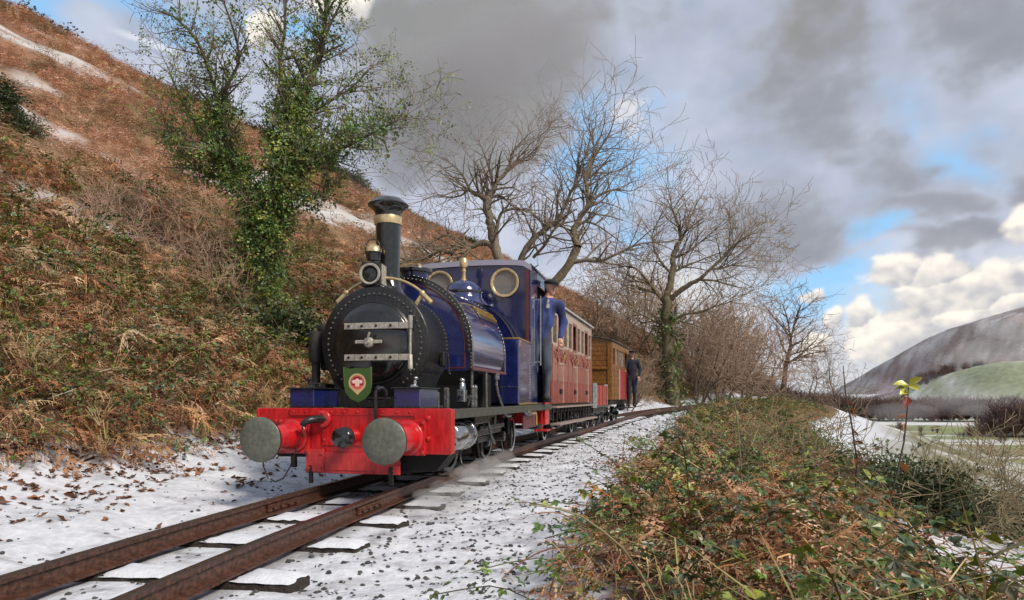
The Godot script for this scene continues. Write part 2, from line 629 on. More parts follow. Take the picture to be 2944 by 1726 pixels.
func ground_colour(x: float, z: float) -> Color:
	var b := beside(x, z)
	var snow := Color(0.68, 0.71, 0.78)
	var soil := Color(0.13, 0.07, 0.04)
	var q := n_fine.get_noise_2d(x * 30.0, z * 30.0)
	var cover := smoothstep(0.05, 0.22, growth(b.x, x, z) + q * 0.12)
	if b.x < -8.0 or snow_streak(x, z) > 0.1:
		var hs := hill_snow(x, z, -b.x)
		var brown := Color(0.30, 0.14, 0.075).lerp(Color(0.24, 0.16, 0.09), 0.5 + 0.5 * n_mid.get_noise_2d(x, z))
		return soil.lerp(brown, smoothstep(8.0, 12.0, -b.x)).lerp(Color(0.62, 0.62, 0.63), hs * (0.75 + 0.5 * q))
	if b.x > 6.0:
		var grass := Color(0.16, 0.15, 0.07).lerp(Color(0.50, 0.52, 0.48), smoothstep(-0.1, 0.35, n_mid.get_noise_2d(x * 0.9, z * 0.9) + 0.5 * q))
		if b.x < 12.0:
			grass = snow.lerp(grass, smoothstep(7.5, 11.0, b.x))
		return grass
	# between the rails the ballast shows dark through the snow
	var bare := smoothstep(0.28, 0.5, q + n_mid.get_noise_2d(x * 14.0, z * 14.0) * 0.5)
	if absf(b.x) < 0.75:
		bare = maxf(bare, smoothstep(0.30, 0.36, absf(b.x)) * (1.0 - smoothstep(0.43, 0.52, absf(b.x))) * 0.85)
	var w := snow.lerp(Color(0.10, 0.085, 0.075), bare * (0.55 if absf(b.x) < 0.8 else 0.3))
	return w.lerp(soil, cover)

func steps(lo: float, hi: float, fine_lo: float, fine_hi: float, h: float, growth_: float) -> PackedFloat32Array:
	var out := PackedFloat32Array()
	var p := fine_lo
	while p < fine_hi:
		out.append(p)
		p += h
	var st := h
	p = fine_hi
	while p < hi:
		out.append(p)
		st *= growth_
		p += st
	out.append(hi)
	st = h
	p = fine_lo
	var low := PackedFloat32Array()
	while p > lo:
		st *= growth_
		p -= st
		low.append(maxf(p, lo))
	low.reverse()
	low.append_array(out)
	return low

func make_ground() -> void:
	# one sheet: rows run away from the viewer's end of the line, columns across, turned with the valley
	var a := steps(-14.0, 330.0, 1.6, 9.0, 0.065, 1.04)
	var b := steps(-230.0, 75.0, -5.0, 5.5, 0.065, 1.045)
	var yaw := 0.25
	var mb := MB.new()
	var w := b.size()
	for i in a.size():
		for j in w:
			var x := -0.8 + a[i] * sin(yaw) + b[j] * cos(yaw)
			var z := -a[i] * cos(yaw) + b[j] * sin(yaw)
			mb.v.append(Vector3(x, land(x, z), z))
			mb.c.append(ground_colour(x, z))
	var n := PackedVector3Array()
	n.resize(mb.v.size())
	for i in a.size():
		for j in w:
			var q := i * w + j
			var dx := mb.v[i * w + mini(j + 1, w - 1)] - mb.v[i * w + maxi(j - 1, 0)]
			var dz := mb.v[mini(i + 1, a.size() - 1) * w + j] - mb.v[maxi(i - 1, 0) * w + j]
			n[q] = dx.cross(dz).normalized()
	mb.n = n
	for i in a.size() - 1:
		for j in w - 1:
			var q := i * w + j
			mb.idx.append_array(PackedInt32Array([q, q + w, q + w + 1, q, q + w + 1, q + 1]))
	var o := obj("ground", mb, M.ground)
	tag(o, "snowy trackbed with a brown bracken hillside rising on its left", "ground", "", "structure")

# ------------------------------------------------------------------ far side of the valley
func ramp(x: float, ks: Array, hs: Array) -> float:
	for i in ks.size() - 1:
		if x <= ks[i + 1]:
			var t := clampf((x - ks[i]) / (ks[i + 1] - ks[i]), 0.0, 1.0)
			return lerpf(hs[i], hs[i + 1], t)
	return hs[-1]

func far_height(x: float, z: float) -> float:
	var y := -11.8 + n_mid.get_noise_2d(x * 0.04, z * 0.04) * 0.6
	# long mountain shoulder: its ridge falls towards the left, spurs run down its face
	var ridge := ramp(x, [400.0, 450.0, 480.0, 520.0, 575.0, 680.0, 850.0, 1200.0, 2000.0], [0.0, 12.0, 32.0, 66.0, 103.0, 135.0, 172.0, 240.0, 260.0])
	var across := clampf((-z - 560.0 + 30.0 * n_big.get_noise_2d(x * 0.6, 7.0)) / 340.0, 0.0, 1.0)
	var back := 1.0 - smoothstep(900.0, 1230.0, -z)
	y += ridge * smoothstep(0.0, 1.0, across) * back
	y += (n_big.get_noise_2d(x * 0.5, z * 0.5) * 16.0 + n_mid.get_noise_2d(x * 0.12, z * 0.12) * 5.0) * across * clampf(ridge / 90.0, 0.0, 1.0) * (1.0 - smoothstep(0.8, 1.0, across) * 0.8)
	# the nearer green spur
	var sp := smoothstep(292.0, 372.0, x + (-z - 500.0) * 0.2)
	var sa := smoothstep(390.0, 505.0, -z) * (1.0 - smoothstep(505.0, 640.0, -z) * 0.6)
	y = maxf(y, -11.8 + 40.0 * sp * sa)
	# pale snowy rise at the head of the valley
	y = maxf(y, -11.8 + 26.0 * exp(-pow((x - 300.0) / 150.0, 2.0)) * smoothstep(700.0, 900.0, -z) * back)
	y = maxf(y, -11.8 + 26.0 * exp(-pow((x - 118.0) / 50.0, 2.0)) * smoothstep(330.0, 420.0, -z))
	return y

func far_colour(x: float, z: float, y: float) -> Color:
	var q := n_mid.get_noise_2d(x * 0.11, z * 0.05)
	var q2 := n_mid.get_noise_2d(x * 0.35, z * 0.35)
	var q3 := n_mid.get_noise_2d(x * 0.05 + 70.0, (z + y * 3.0) * 0.14)
	var field := Color(0.34, 0.385, 0.25).lerp(Color(0.66, 0.69, 0.65), smoothstep(-0.25, 0.35, q3 + q2 * 0.35))
	if -z < 318.0:                                           # valley floor: rough pasture, paler strips
		field = Color(0.27, 0.24, 0.13).lerp(Color(0.24, 0.30, 0.12), smoothstep(-0.2, 0.3, q + q2 * 0.5))
		return field.lerp(Color(0.60, 0.61, 0.60), smoothstep(0.15, 0.4, n_mid.get_noise_2d(x * 0.03, z * 0.22) + q2 * 0.3))
	if -z < 345.0:
		return Color(0.74, 0.75, 0.77)
	if (x < 230.0 or (x < 440.0 and -z > 620.0)) and y > -10.5:
		return Color(0.74, 0.76, 0.79).lerp(field, clampf(0.15 + 0.5 * q2, 0.0, 1.0))
	if -z < 560.0:
		return field
	var dust := n_big.get_noise_2d(x * 1.6, (z + y * 2.0) * 1.0) * 0.9 + q2 * 0.55 + q * 0.4 + n_fine.get_noise_2d(x * 0.5, z * 0.5) * 0.35
	var moor := Color(0.20, 0.17, 0.165).lerp(Color(0.48, 0.47, 0.49), smoothstep(-0.45, 0.55, dust))
	moor = moor.lerp(Color(0.24, 0.11, 0.105), smoothstep(0.05, 0.5, q) * 0.45)
	return field.lerp(moor, smoothstep(545.0, 610.0, -z + q * 60.0))

func make_far() -> void:
	var mb := MB.new()
	var w := 210
	var h := 170
	for i in h:
		var d := 70.0 * pow(1300.0 / 70.0, float(i) / (h - 1))
		for j in w:
			var k := lerpf(0.02, 1.75, pow(float(j) / (w - 1), 1.3))
			var x := d * k + 28.0
			var y := far_height(x, -d)
			mb.v.append(Vector3(x, y, -d))
			mb.c.append(far_colour(x, -d, y))
	var n := PackedVector3Array()
	n.resize(mb.v.size())
	for i in h:
		for j in w:
			var dx := mb.v[i * w + mini(j + 1, w - 1)] - mb.v[i * w + maxi(j - 1, 0)]
			var dz := mb.v[mini(i + 1, h - 1) * w + j] - mb.v[maxi(i - 1, 0) * w + j]
			n[i * w + j] = dx.cross(dz).normalized()
	mb.n = n
	for i in h - 1:
		for j in w - 1:
			var q := i * w + j
			mb.idx.append_array(PackedInt32Array([q, q + w, q + w + 1, q, q + w + 1, q + 1]))
	tag(obj("mountain", mb, M.far_ground), "misty purple mountainside with snowy green fields across the valley", "mountain", "", "structure")

# ------------------------------------------------------------------ sky
func sky_blob(az: float, el: float, b: Array) -> float:
	var dx: float = (az - b[0]) / b[2]
	var dy: float = (el - b[1]) / b[3]
	return exp(-(dx * dx + dy * dy))

const SKY := 0.445
var cl1 := FastNoiseLite.new()
var cl2 := FastNoiseLite.new()

# az and el in degrees, az 0 looks along the valley (-z), to the right positive
func sky_colour(az: float, el: float) -> Color:
	var r := deg_to_rad(az)
	var e := deg_to_rad(maxf(el, 0.0))
	var d := Vector3(sin(r) * cos(e), sin(e), -cos(r) * cos(e))
	var w := Vector3(cl2.get_noise_3d(d.x * 260, d.y * 360, d.z * 260), cl2.get_noise_3d(d.x * 260 + 31, d.y * 360, d.z * 260), 0)
	var n1 := cl1.get_noise_3d(d.x * 110, d.y * 170, d.z * 110)
	var n2 := cl1.get_noise_3d(d.x * 330 + 7, d.y * 520, d.z * 330)
	var crisp := cl2.get_noise_3d(d.x * 900, d.y * 1300, d.z * 900)
	var puffy := cl2.get_noise_3d(d.x * 2000, d.y * 2600, d.z * 2000)
	var bill := 1.0 - 2.2 * absf(cl2.get_noise_3d(d.x * 560 + 50, d.y * 760, d.z * 560))
	var wa := az + w.x * 4.5
	var we := el + w.y * 3.6
	# clear air, thin veil over most of it
	var blue := Color(0.20, 0.45, 0.80).lerp(Color(0.34, 0.66, 0.95), exp(-el / 22.0))
	var lav := Color(0.36, 0.41, 0.52).lerp(Color(0.53, 0.57, 0.68), clampf(0.5 + n2 * 0.9 + n1 * 0.6 + crisp * 0.25, 0.0, 1.0))
	var holes := 0.0
	for b in [[7.4, 18.6, 4.6, 4.4, 1.1], [10.0, 14.0, 2.6, 3.0, 0.8], [-31.0, 26.6, 9.0, 2.2, 1.0], [-18.5, 28.4, 5.0, 1.5, 1.0], [23.2, 8.5, 5.6, 1.9, 1.2], [33.7, 17.2, 3.4, 2.8, 0.85], [26.8, 11.8, 2.4, 1.5, 1.0], [28.0, 6.8, 3.4, 1.4, 1.0], [-12.5, 27.5, 2.4, 1.4, 0.9], [31.0, 20.0, 2.6, 2.0, 0.5]]:
		holes = maxf(holes, sky_blob(wa, we, b) * b[4])
	if absf(az) > 48.0:
		holes = lerpf(holes, 0.3 + n1 * 1.2 + n2 * 0.5, smoothstep(48.0, 65.0, absf(az)))
	var c := lav.lerp(blue, smoothstep(0.16, 0.95, holes + n2 * 0.26 + crisp * 0.18 + puffy * 0.08) * 0.92)
	# heavy grey bank and drifting smoke
	var dark := 0.0
	for b in [[-3.0, 27.5, 9.0, 7.4, 1.6], [-4.6, 20.6, 6.6, 3.8, 1.35], [2.0, 23.5, 5.5, 5.0, 1.1], [5.0, 31.0, 7.0, 4.0, 0.8], [13.0, 28.0, 9.0, 4.0, 0.42], [23.5, 25.5, 6.0, 5.0, 1.05], [25.5, 20.5, 4.6, 4.0, 0.9], [36.0, 25.0, 9.0, 3.6, 0.9], [20.5, 13.0, 6.0, 3.2, 0.95], [23.0, 11.8, 3.2, 1.9, 1.05], [17.0, 16.0, 4.0, 4.0, 0.35], [29.6, 16.4, 4.4, 3.2, 0.8], [32.8, 10.9, 4.2, 1.1, 1.0], [30.0, 13.4, 4.2, 1.6, 0.85], [37.5, 14.0, 3.6, 2.4, 0.85]]:
		dark = maxf(dark, sky_blob(wa, we, b) * b[4])
	dark += 0.08 * n1 + 0.18 * n2 + 0.16 * crisp + 0.07 * puffy + (bill - 0.7) * 0.12
	if absf(az) > 48.0:                                   # the same broken bank goes on all round
		dark = lerpf(dark, 0.40 + n1 * 1.1 + n2 * 0.3, smoothstep(48.0, 65.0, absf(az)))
	dark = lerpf(dark, 0.40 + n1 * 1.1, smoothstep(33.0, 48.0, el))
	var grey := Color(0.35, 0.365, 0.42).lerp(Color(0.27, 0.285, 0.33).lerp(Color(0.26, 0.26, 0.257), smoothstep(13.0, 20.0, el - 0.3 * absf(az))), smoothstep(0.4, 1.1, dark + crisp * 0.2))
	c = c.lerp(grey, smoothstep(0.14, 0.74, dark) * 0.95)
	var tuft := sky_blob(az + w.x * 2.0, el + w.y * 2.0, [9.9, 22.2, 0.9, 1.5]) * 0.8 + puffy * 0.5 + crisp * 0.35
	c = c.lerp(Color(0.78, 0.75, 0.73), smoothstep(0.3, 1.0, tuft) * 0.75)
	# pale brightness low in the gap of the valley
	var glow := maxf(sky_blob(wa, we, [12.0, 7.0, 9.0, 5.0]), maxf(sky_blob(wa, we, [22.0, 3.0, 9.0, 3.0]), sky_blob(wa, we, [33.0, 5.5, 9.0, 4.0])))
	c = c.lerp(Color(0.72, 0.71, 0.70), smoothstep(0.1, 1.0, glow + n2 * 0.2 + crisp * 0.15) * 0.7)
	# sunlit heaps low over the valley
	var heap := 0.0
	var shade := 0.0
	var ha := az + w.x * 1.3
	var he := el + w.y * 1.0
	for b in [[29.4, 9.0, 2.4, 1.35], [32.0, 8.8, 2.6, 1.5], [36.0, 8.0, 3.4, 1.3], [27.4, 6.2, 1.5, 1.3], [30.0, 6.0, 2.0, 0.9], [33.6, 5.4, 2.6, 1.0], [37.0, 5.8, 2.6, 1.2], [28.0, 4.0, 2.6, 1.1], [31.5, 3.2, 3.0, 0.9], [25.3, 6.2, 0.9, 1.0], [24.4, 4.0, 1.6, 1.2], [23.6, 7.9, 1.3, 0.5], [37.2, 11.6, 1.8, 1.6], [-20.0, 27.2, 1.6, 1.6], [-13.2, 29.3, 3.2, 1.1], [36.0, 3.0, 6.0, 1.4], [33.5, 7.0, 5.0, 2.2], [29.5, 5.0, 4.0, 2.0]]:
		var k := sky_blob(ha, he, b)
		if k > heap:
			heap = k
			shade = clampf((b[1] - he) / b[3] * 0.6 + (ha - b[0]) / b[2] * 0.4 + 0.36, 0.0, 1.0)
	if absf(az) > 46.0:
		heap = lerpf(heap, 0.75 * exp(-pow((el - 5.0) / 5.0, 2.0)) + n1 * 0.6, smoothstep(46.0, 60.0, absf(az)))
	var lump := heap + (bill - 0.75) * 0.20 + crisp * 0.20 + puffy * 0.10
	var hp := smoothstep(0.30, 0.56, lump)
	var lit := Color(0.96, 0.885, 0.78).lerp(Color(0.46, 0.46, 0.49), clampf(shade + (0.7 - bill) * 0.35 - puffy * 0.5 - crisp * 0.7, 0.0, 1.0))
	c = c.lerp(lit, hp * 0.93)
	# low bright air
	c = c.lerp(Color(0.70, 0.70, 0.70), 0.55 * exp(-maxf(el, 0.0) / 1.8))
	# a short vapour trail
	var tr := absf((el - 24.9) + (az + 30.0) * 0.12)
	if az > -31.0 and az < -25.5:
		c = c.lerp(Color(0.85, 0.88, 0.92), smoothstep(0.28, 0.05, tr + n2 * 0.2) * smoothstep(-31.0, -29.0, az) * smoothstep(-25.5, -26.0, az) * 0.5)
	return Color(c.r * SKY, c.g * SKY, c.b * SKY)

func make_sky() -> PanoramaSkyMaterial:
	cl1.noise_type = FastNoiseLite.TYPE_SIMPLEX_SMOOTH
	cl1.frequency = 0.018
	cl1.fractal_octaves = 4
	cl1.seed = 77
	cl2.noise_type = FastNoiseLite.TYPE_SIMPLEX_SMOOTH
	cl2.frequency = 0.02
	cl2.fractal_octaves = 5
	cl2.seed = 11
	var lw := 512
	var small := Image.create(lw, lw / 2, false, Image.FORMAT_RGBAF)
	for y in lw / 2:                                         # the panorama starts at az 0 and goes round to the right
		for x in lw:
			var el := 90.0 - (y + 0.5) / (lw / 2.0) * 180.0
			small.set_pixel(x, y, sky_colour(wrapf((x + 0.5) / lw * 360.0, -180.0, 180.0), maxf(el, 0.0)) if el > -2.0 else Color(0.3, 0.3, 0.3))
	var big := 3072
	small.resize(big, big / 2, Image.INTERPOLATE_CUBIC)
	var x1 := int(42.0 / 360.0 * big)
	var y0 := int((90.0 - 36.0) / 180.0 * big / 2)
	for y in range(y0, big / 4):
		var el := 90.0 - (y + 0.5) / (big / 2.0) * 180.0
		for x in range(-x1, x1):
			small.set_pixel(posmod(x, big), y, sky_colour((x + 0.5) / big * 360.0, el))
	var m := PanoramaSkyMaterial.new()
	m.panorama = ImageTexture.create_from_image(small)
	return m

# ------------------------------------------------------------------ locomotive
# local axes: x to the right as one faces its front from before it, y up from the rail, z forward (0 at the front beam)
func ring_pts(n: int, r: float, a0 := 0.0, a1 := TAU) -> Array:
	var out := []
	for i in n:
		var a := lerpf(a0, a1, float(i) / n)
		out.append(Vector2(cos(a), sin(a)) * r)
	return out

func rivets(b: MB, pts: Array, facing: Vector3, r := 0.011) -> void:
	for p in pts:
		var k := b.xf
		b.xf = b.xf * Transform3D(MB.frame(facing), p)
		b.lathe([Vector2(r, 0), Vector2(r * 0.8, r * 0.5), Vector2(0, r * 0.8)], 6)
		b.xf = k

func wheel(parent: Node3D, called: String, p: Vector3, r: float, spokes: int, out_side: float) -> void:
	var w := Node3D.new()
	var k := 0
	var nm := called
	while parent.has_node(nm):
		k += 1
		nm = "%s_%03d" % [called, k]
	w.name = nm
	parent.add_child(w)
	w.position = p
	var b := MB.new()
	b.xf = Transform3D(Basis(Vector3(0, 0, 1), -PI / 2), Vector3.ZERO)
	b.lathe([Vector2(r - 0.05, -0.05), Vector2(r, -0.05), Vector2(r, 0.035), Vector2(r + 0.025, 0.04) , Vector2(r + 0.025, 0.055), Vector2(r - 0.05, 0.055), Vector2(r - 0.05, -0.05)] if out_side < 0 else [Vector2(r - 0.05, -0.055), Vector2(r + 0.025, -0.055), Vector2(r + 0.025, -0.04), Vector2(r, -0.035), Vector2(r, 0.05), Vector2(r - 0.05, 0.05), Vector2(r - 0.05, -0.055)], 28)
	obj("tyre", b, M.steel if r < 0.3 else M.oily, w)
	b = MB.new()
	if spokes:
		for i in spokes:
			var a := TAU * i / spokes
			b.tube([Vector3(0, cos(a) * 0.05, sin(a) * 0.05), Vector3(0, cos(a) * (r - 0.04), sin(a) * (r - 0.04))], [0.024, 0.016], 6)
	else:
		b.xf = Transform3D(Basis(Vector3(0, 0, 1), -PI / 2), Vector3.ZERO)
		b.lathe([Vector2(0, -0.012), Vector2(r - 0.04, -0.02), Vector2(r - 0.04, 0.02), Vector2(0, 0.012)], 24)
		b.xf = Transform3D()
	b.cyl(Vector3(-0.06, 0, 0), Vector3(0.06, 0, 0), 0.07, 14, -1, 0.01)
	obj("spoke", b, M.oily, w)

func emblem() -> ImageTexture:
	var s := 192
	var im := Image.create(s, s, false, Image.FORMAT_RGB8)
	var green := Color(0.20, 0.33, 0.13)
	var gold := Color(0.78, 0.68, 0.47)
	for y in s:
		for x in s:
			var p := Vector2((x + 0.5) / s * 2.0 - 1.0, 1.0 - (y + 0.5) / s * 2.0)       # -1..1, up
			var q := Vector2(p.x * 0.83, p.y) * 1.12
			var c := green.lerp(Color(0.26, 0.34, 0.16), 0.5 + 0.5 * n_fine.get_noise_2d(x * 5.0, y * 5.0))
			var ctr := q - Vector2(-0.02, 0.1)
			var rr := ctr.length()
			# pointed medallion: a circle that draws out to a point below
			var lim := 0.56
			if ctr.y < -0.25:
				lim = 10.0
				rr = absf(ctr.x) * 1.0 - (0.52 + (ctr.y + 0.25) * 1.02) + 10.0
			var inside := rr < lim
			if inside:
				c = gold
				var core := ctr.length()
				if core < 0.47:
					c = Color(0.80, 0.55, 0.50)
				if core < 0.39:
					c = Color(0.55, 0.10, 0.12) if ctr.y > -0.16 else Color(0.80, 0.34, 0.28)
				# three pale plumes joined below
				for k in [[0.0, 0.12, 0.13], [-0.22, 0.06, 0.11], [0.22, 0.06, 0.11]]:
					if Vector2((ctr.x - k[0]) / 1.1, ctr.y - k[1]).length() < k[2]:
						c = Color(0.93, 0.80, 0.80)
				if absf(ctr.x) < 0.17 + (ctr.y - 0.0) * 0.28 and ctr.y < 0.12 and ctr.y > -0.24:
					c = Color(0.90, 0.78, 0.70)
				# fine lettering round the rim reads only as tiny dark ticks
				if core > 0.41 and core < 0.46 and int(floor((atan2(ctr.y, ctr.x) + PI) * 11.0)) % 2 == 0 and ctr.y > -0.2:
					c = Color(0.45, 0.18, 0.15)
			if absf(p.x) > 0.93 or p.y > 0.95:
				c = c.lerp(Color(0.42, 0.46, 0.30), 0.6)
			im.set_pixel(x, y, c)
	return ImageTexture.create_from_image(im)

func make_loco() -> Node3D:
	var t := thing("steam_locomotive", "dark blue saddle tank steam locomotive with red buffer beam heading the train", "locomotive", Vector3(-1.38, 0, -5.87), -0.22)
	var b: MB
	# --- running plate and frames
	b = MB.new()
	b.box(Vector3(0, 0.675, -2.7), Vector3(1.72, 0.022, 5.36), 0.004)
	obj("running_plate", b, M.black, t)
	b = MB.new()
	for s in [-1, 1]:
		b.box(Vector3(s * 0.857, 0.642, -2.75), Vector3(0.022, 0.085, 5.2), 0.005)
	obj("valance", b, M.green_grey, t)
	b = MB.new()
	for s in [-1, 1]:
		b.box(Vector3(s * 0.26, 0.47, -2.7), Vector3(0.03, 0.38, 5.3), 0.004)
	obj("frame", b, M.oily, t)
	# --- front beam with its plates
	b = MB.new()
	b.box(Vector3(0, 0.5, -0.03), Vector3(1.78, 0.385, 0.06), 0.006)
	b.box(Vector3(0.735, 0.5, 0.006), Vector3(0.315, 0.383, 0.02), 0.004)
	b.box(Vector3(0, 0.66, 0.006), Vector3(1.16, 0.065, 0.018), 0.004)
	b.box(Vector3(0, 0.50, 0.004), Vector3(0.55, 0.26, 0.014), 0.004)
	rivets(b, [Vector3(0.70, 0.61, 0.016), Vector3(0.70, 0.44, 0.016)], Vector3(0, 0, 1), 0.024)
	for i in 10:
		rivets(b, [Vector3(-0.54 + i * 0.12, 0.66, 0.015)], Vector3(0, 0, 1), 0.011)
	for y in [0.42, 0.5, 0.58]:
		rivets(b, [Vector3(-0.25, y, 0.011), Vector3(0.25, y, 0.011), Vector3(-0.72, y, 0.0)], Vector3(0, 0, 1), 0.014)
	obj("buffer_beam", b, M.red, t)
	b = MB.new()
	b.box(Vector3(0.893, 0.5, -0.035), Vector3(0.02, 0.37, 0.10), 0.004)
	b.box(Vector3(-0.893, 0.5, -0.035), Vector3(0.02, 0.37, 0.10), 0.004)
	obj("beam_end_plate", b, M.red, t)
	b = MB.new()
	b.box(Vector3(0.01, 0.22, 0.0), Vector3(0.87, 0.18, 0.03), 0.005)
	b.box(Vector3(-0.33, 0.24, 0.02), Vector3(0.17, 0.2, 0.018), 0.004)
	b.box(Vector3(0.40, 0.17, 0.018), Vector3(0.10, 0.08, 0.014), 0.004)
	b.box(Vector3(0.07, 0.235, 0.017), Vector3(0.60, 0.155, 0.012), 0.003)
	for p in [Vector3(-0.39, 0.30, 0.03), Vector3(-0.27, 0.30, 0.03), Vector3(-0.39, 0.17, 0.03), Vector3(-0.27, 0.17, 0.03), Vector3(0.20, 0.15, 0.024), Vector3(0.40, 0.165, 0.026)]:
		rivets(b, [p], Vector3(0, 0, 1), 0.014)
	obj("guard_plate", b, M.red_worn, t)
	b = MB.new()
	b.prism(PackedVector2Array([Vector2(0.42, 0.31), Vector2(0.86, 0.31), Vector2(0.74, 0.16), Vector2(0.42, 0.13)]), -0.35, -0.08)
	b.box(Vector3(-0.65, 0.28, -0.3), Vector3(0.3, 0.06, 0.3), 0.01)
	obj("beam_bracket", b, M.dark, t)
	# --- buffers
	for s in [-1, 1]:
		var bf := Node3D.new()
		bf.name = "buffer" if s < 0 else "buffer_001"
		t.add_child(bf)
		bf.position = Vector3(0.53 * s, 0.447, 0)
		b = MB.new()
		b.box(Vector3(0, 0, 0.022), Vector3(0.30, 0.30, 0.03), 0.006)
		b.cyl(Vector3(0, 0, 0.03), Vector3(0, 0, 0.40), 0.125, 24, 0.092, 0.01)
		b.cyl(Vector3(0, 0, 0.03), Vector3(0, 0, 0.07), 0.145, 24, -1, 0.008)
		b.cyl(Vector3(0, 0, 0.37), Vector3(0, 0, 0.41), 0.105, 24, -1, 0.006)
		for q in [Vector3(-0.125, -0.125, 0.037), Vector3(0.125, -0.125, 0.037), Vector3(-0.125, 0.125, 0.037), Vector3(0.125, 0.125, 0.037)]:
			rivets(b, [q], Vector3(0, 0, 1), 0.018)
		obj("stock", b, M.red, bf)
		b = MB.new()
		b.cyl(Vector3(0, 0, 0.4), Vector3(0, 0, 0.5), 0.055, 18)
		obj("plunger", b, M.steel, bf)
		b = MB.new()
		b.at(Vector3(0, 0, 0.49), Vector3(PI / 2, 0, 0)).lathe([Vector2(0, 0), Vector2(0.10, 0.0), Vector2(0.172, 0.022), Vector2(0.182, 0.032), Vector2(0.182, 0.05)], 40)
		obj("rim", b, M.grey_iron, bf)
		b = MB.new()
		b.at(Vector3(0, 0, 0.49), Vector3(PI / 2, 0, 0)).lathe([Vector2(0.182, 0.05), Vector2(0.176, 0.057), Vector2(0.1, 0.063), Vector2(0, 0.066)], 40)
		obj("face", b, M.buffer_grey, bf)
	# --- coupling hook
	b = MB.new()
	b.cyl(Vector3(0.03, 0.455, 0.0), Vector3(0.03, 0.455, 0.1), 0.06, 20, 0.05, 0.008)
	b.cyl(Vector3(0.17, 0.455, 0.0), Vector3(0.17, 0.455, 0.03), 0.05, 16, -1, 0.005)
	obj("drawbar_boss", b, M.red, t)
	b = MB.new()
	b.tube([Vector3(0.03, 0.455, 0.08), Vector3(0.03, 0.45, 0.17), Vector3(0.03, 0.43, 0.23), Vector3(0.03, 0.40, 0.25), Vector3(0.03, 0.375, 0.22)], [0.045, 0.045, 0.04, 0.032, 0.02], 10)
	b.at(Vector3(0.03, 0.455, 0.15), Vector3(PI / 2, 0, 0)).lathe([Vector2(0.0, 0), Vector2(0.075, 0.0), Vector2(0.085, 0.02), Vector2(0.085, 0.045), Vector2(0.06, 0.06), Vector2(0.05, 0.07), Vector2(0.075, 0.09), Vector2(0.08, 0.12), Vector2(0.04, 0.14), Vector2(0, 0.14)], 24)
	obj("coupling_hook", b, M.black, t)
	# --- gland, hoses and lamp cable
	b = MB.new()
	b.cyl(Vector3(-0.25, 0.60, 0.015), Vector3(-0.25, 0.60, 0.05), 0.075, 20, -1, 0.006)
	rivets(b, [Vector3(-0.30, 0.60, 0.05), Vector3(-0.2, 0.6, 0.05), Vector3(-0.25, 0.65, 0.05), Vector3(-0.25, 0.55, 0.05)], Vector3(0, 0, 1), 0.012)
	obj("pipe_flange", b, M.red, t)
	b = MB.new()
	b.tube([Vector3(-0.25, 0.60, 0.05), Vector3(-0.26, 0.60, 0.12), Vector3(-0.29, 0.595, 0.17), Vector3(-0.33, 0.575, 0.2), Vector3(-0.345, 0.55, 0.2)], [0.035, 0.035, 0.032, 0.028, 0.03], 10)
	obj("hose_union", b, M.grey_iron, t)
	b = MB.new()
	b.tube([Vector3(-0.345, 0.55, 0.2), Vector3(-0.36, 0.45, 0.22), Vector3(-0.39, 0.33, 0.24), Vector3(-0.43, 0.2, 0.26), Vector3(-0.48, 0.11, 0.28), Vector3(-0.54, 0.08, 0.3), Vector3(-0.60, 0.12, 0.32), Vector3(-0.63, 0.22, 0.34), Vector3(-0.63, 0.3, 0.34)], 0.007, 6)
	obj("hanging_cable", b, M.black, t)
	b = MB.new()
	b.tube([Vector3(0.245, 0.56, 0.03), Vector3(0.245, 0.66, 0.05), Vector3(0.246, 0.78, 0.06), Vector3(0.252, 0.83, 0.06), Vector3(0.27, 0.862, 0.05), Vector3(0.295, 0.865, 0.02), Vector3(0.31, 0.84, -0.01), Vector3(0.31, 0.8, -0.02)], 0.017, 9)
	b.box(Vector3(0.27, 0.78, 0.03), Vector3(0.2, 0.016, 0.02), 0.004)
	b.cyl(Vector3(0.262, 0.85, 0.055), Vector3(0.28, 0.868, 0.04), 0.026, 10)
	obj("brake_pipe", b, M.grey_iron, t)
	# --- sandboxes
	for s in [-1, 1]:
		var sb := Node3D.new()
		sb.name = "sandbox" if s < 0 else "sandbox_001"
		t.add_child(sb)
		b = MB.new()
		b.box(Vector3(s * 0.49, 0.782, -0.27), Vector3(0.235, 0.155, 0.47), 0.006)
		obj("body", b, M.blue_side, sb)
		b = MB.new()
		b.box(Vector3(s * 0.49, 0.699, -0.27), Vector3(0.245, 0.014, 0.48), 0.003)
		b.box(Vector3(s * 0.49, 0.866, -0.27), Vector3(0.275, 0.014, 0.51), 0.004)
		obj("lid", b, M.grey_iron, sb)
		b = MB.new()
		b.cyl(Vector3(s * 0.49, 0.872, -0.2), Vector3(s * 0.49, 0.90, -0.2), 0.05, 14, 0.03, 0.005)
		b.cyl(Vector3(s * 0.50, 0.90, -0.2), Vector3(s * 0.50, 0.935, -0.2), 0.018, 10)
		b.ball(Vector3(s * 0.51, 0.95, -0.2), Vector3(0.022, 0.022, 0.022), 10, 6)
		if s < 0:
			b.box(Vector3(-0.5, 0.895, -0.3), Vector3(0.13, 0.05, 0.08), 0.012)
		obj("filler_knob", b, M.steel if s > 0 else M.grey_iron, sb)
	# --- smokebox
	var cy := 1.285
	var sbx := Node3D.new()
	sbx.name = "smokebox"
	t.add_child(sbx)
	b = MB.new()
	b.at(Vector3(0, cy, -1.17), Vector3(PI / 2, 0, 0)).lathe([Vector2(0.50, 0), Vector2(0.50, 0.68)], 48)
	b.at(Vector3.ZERO)
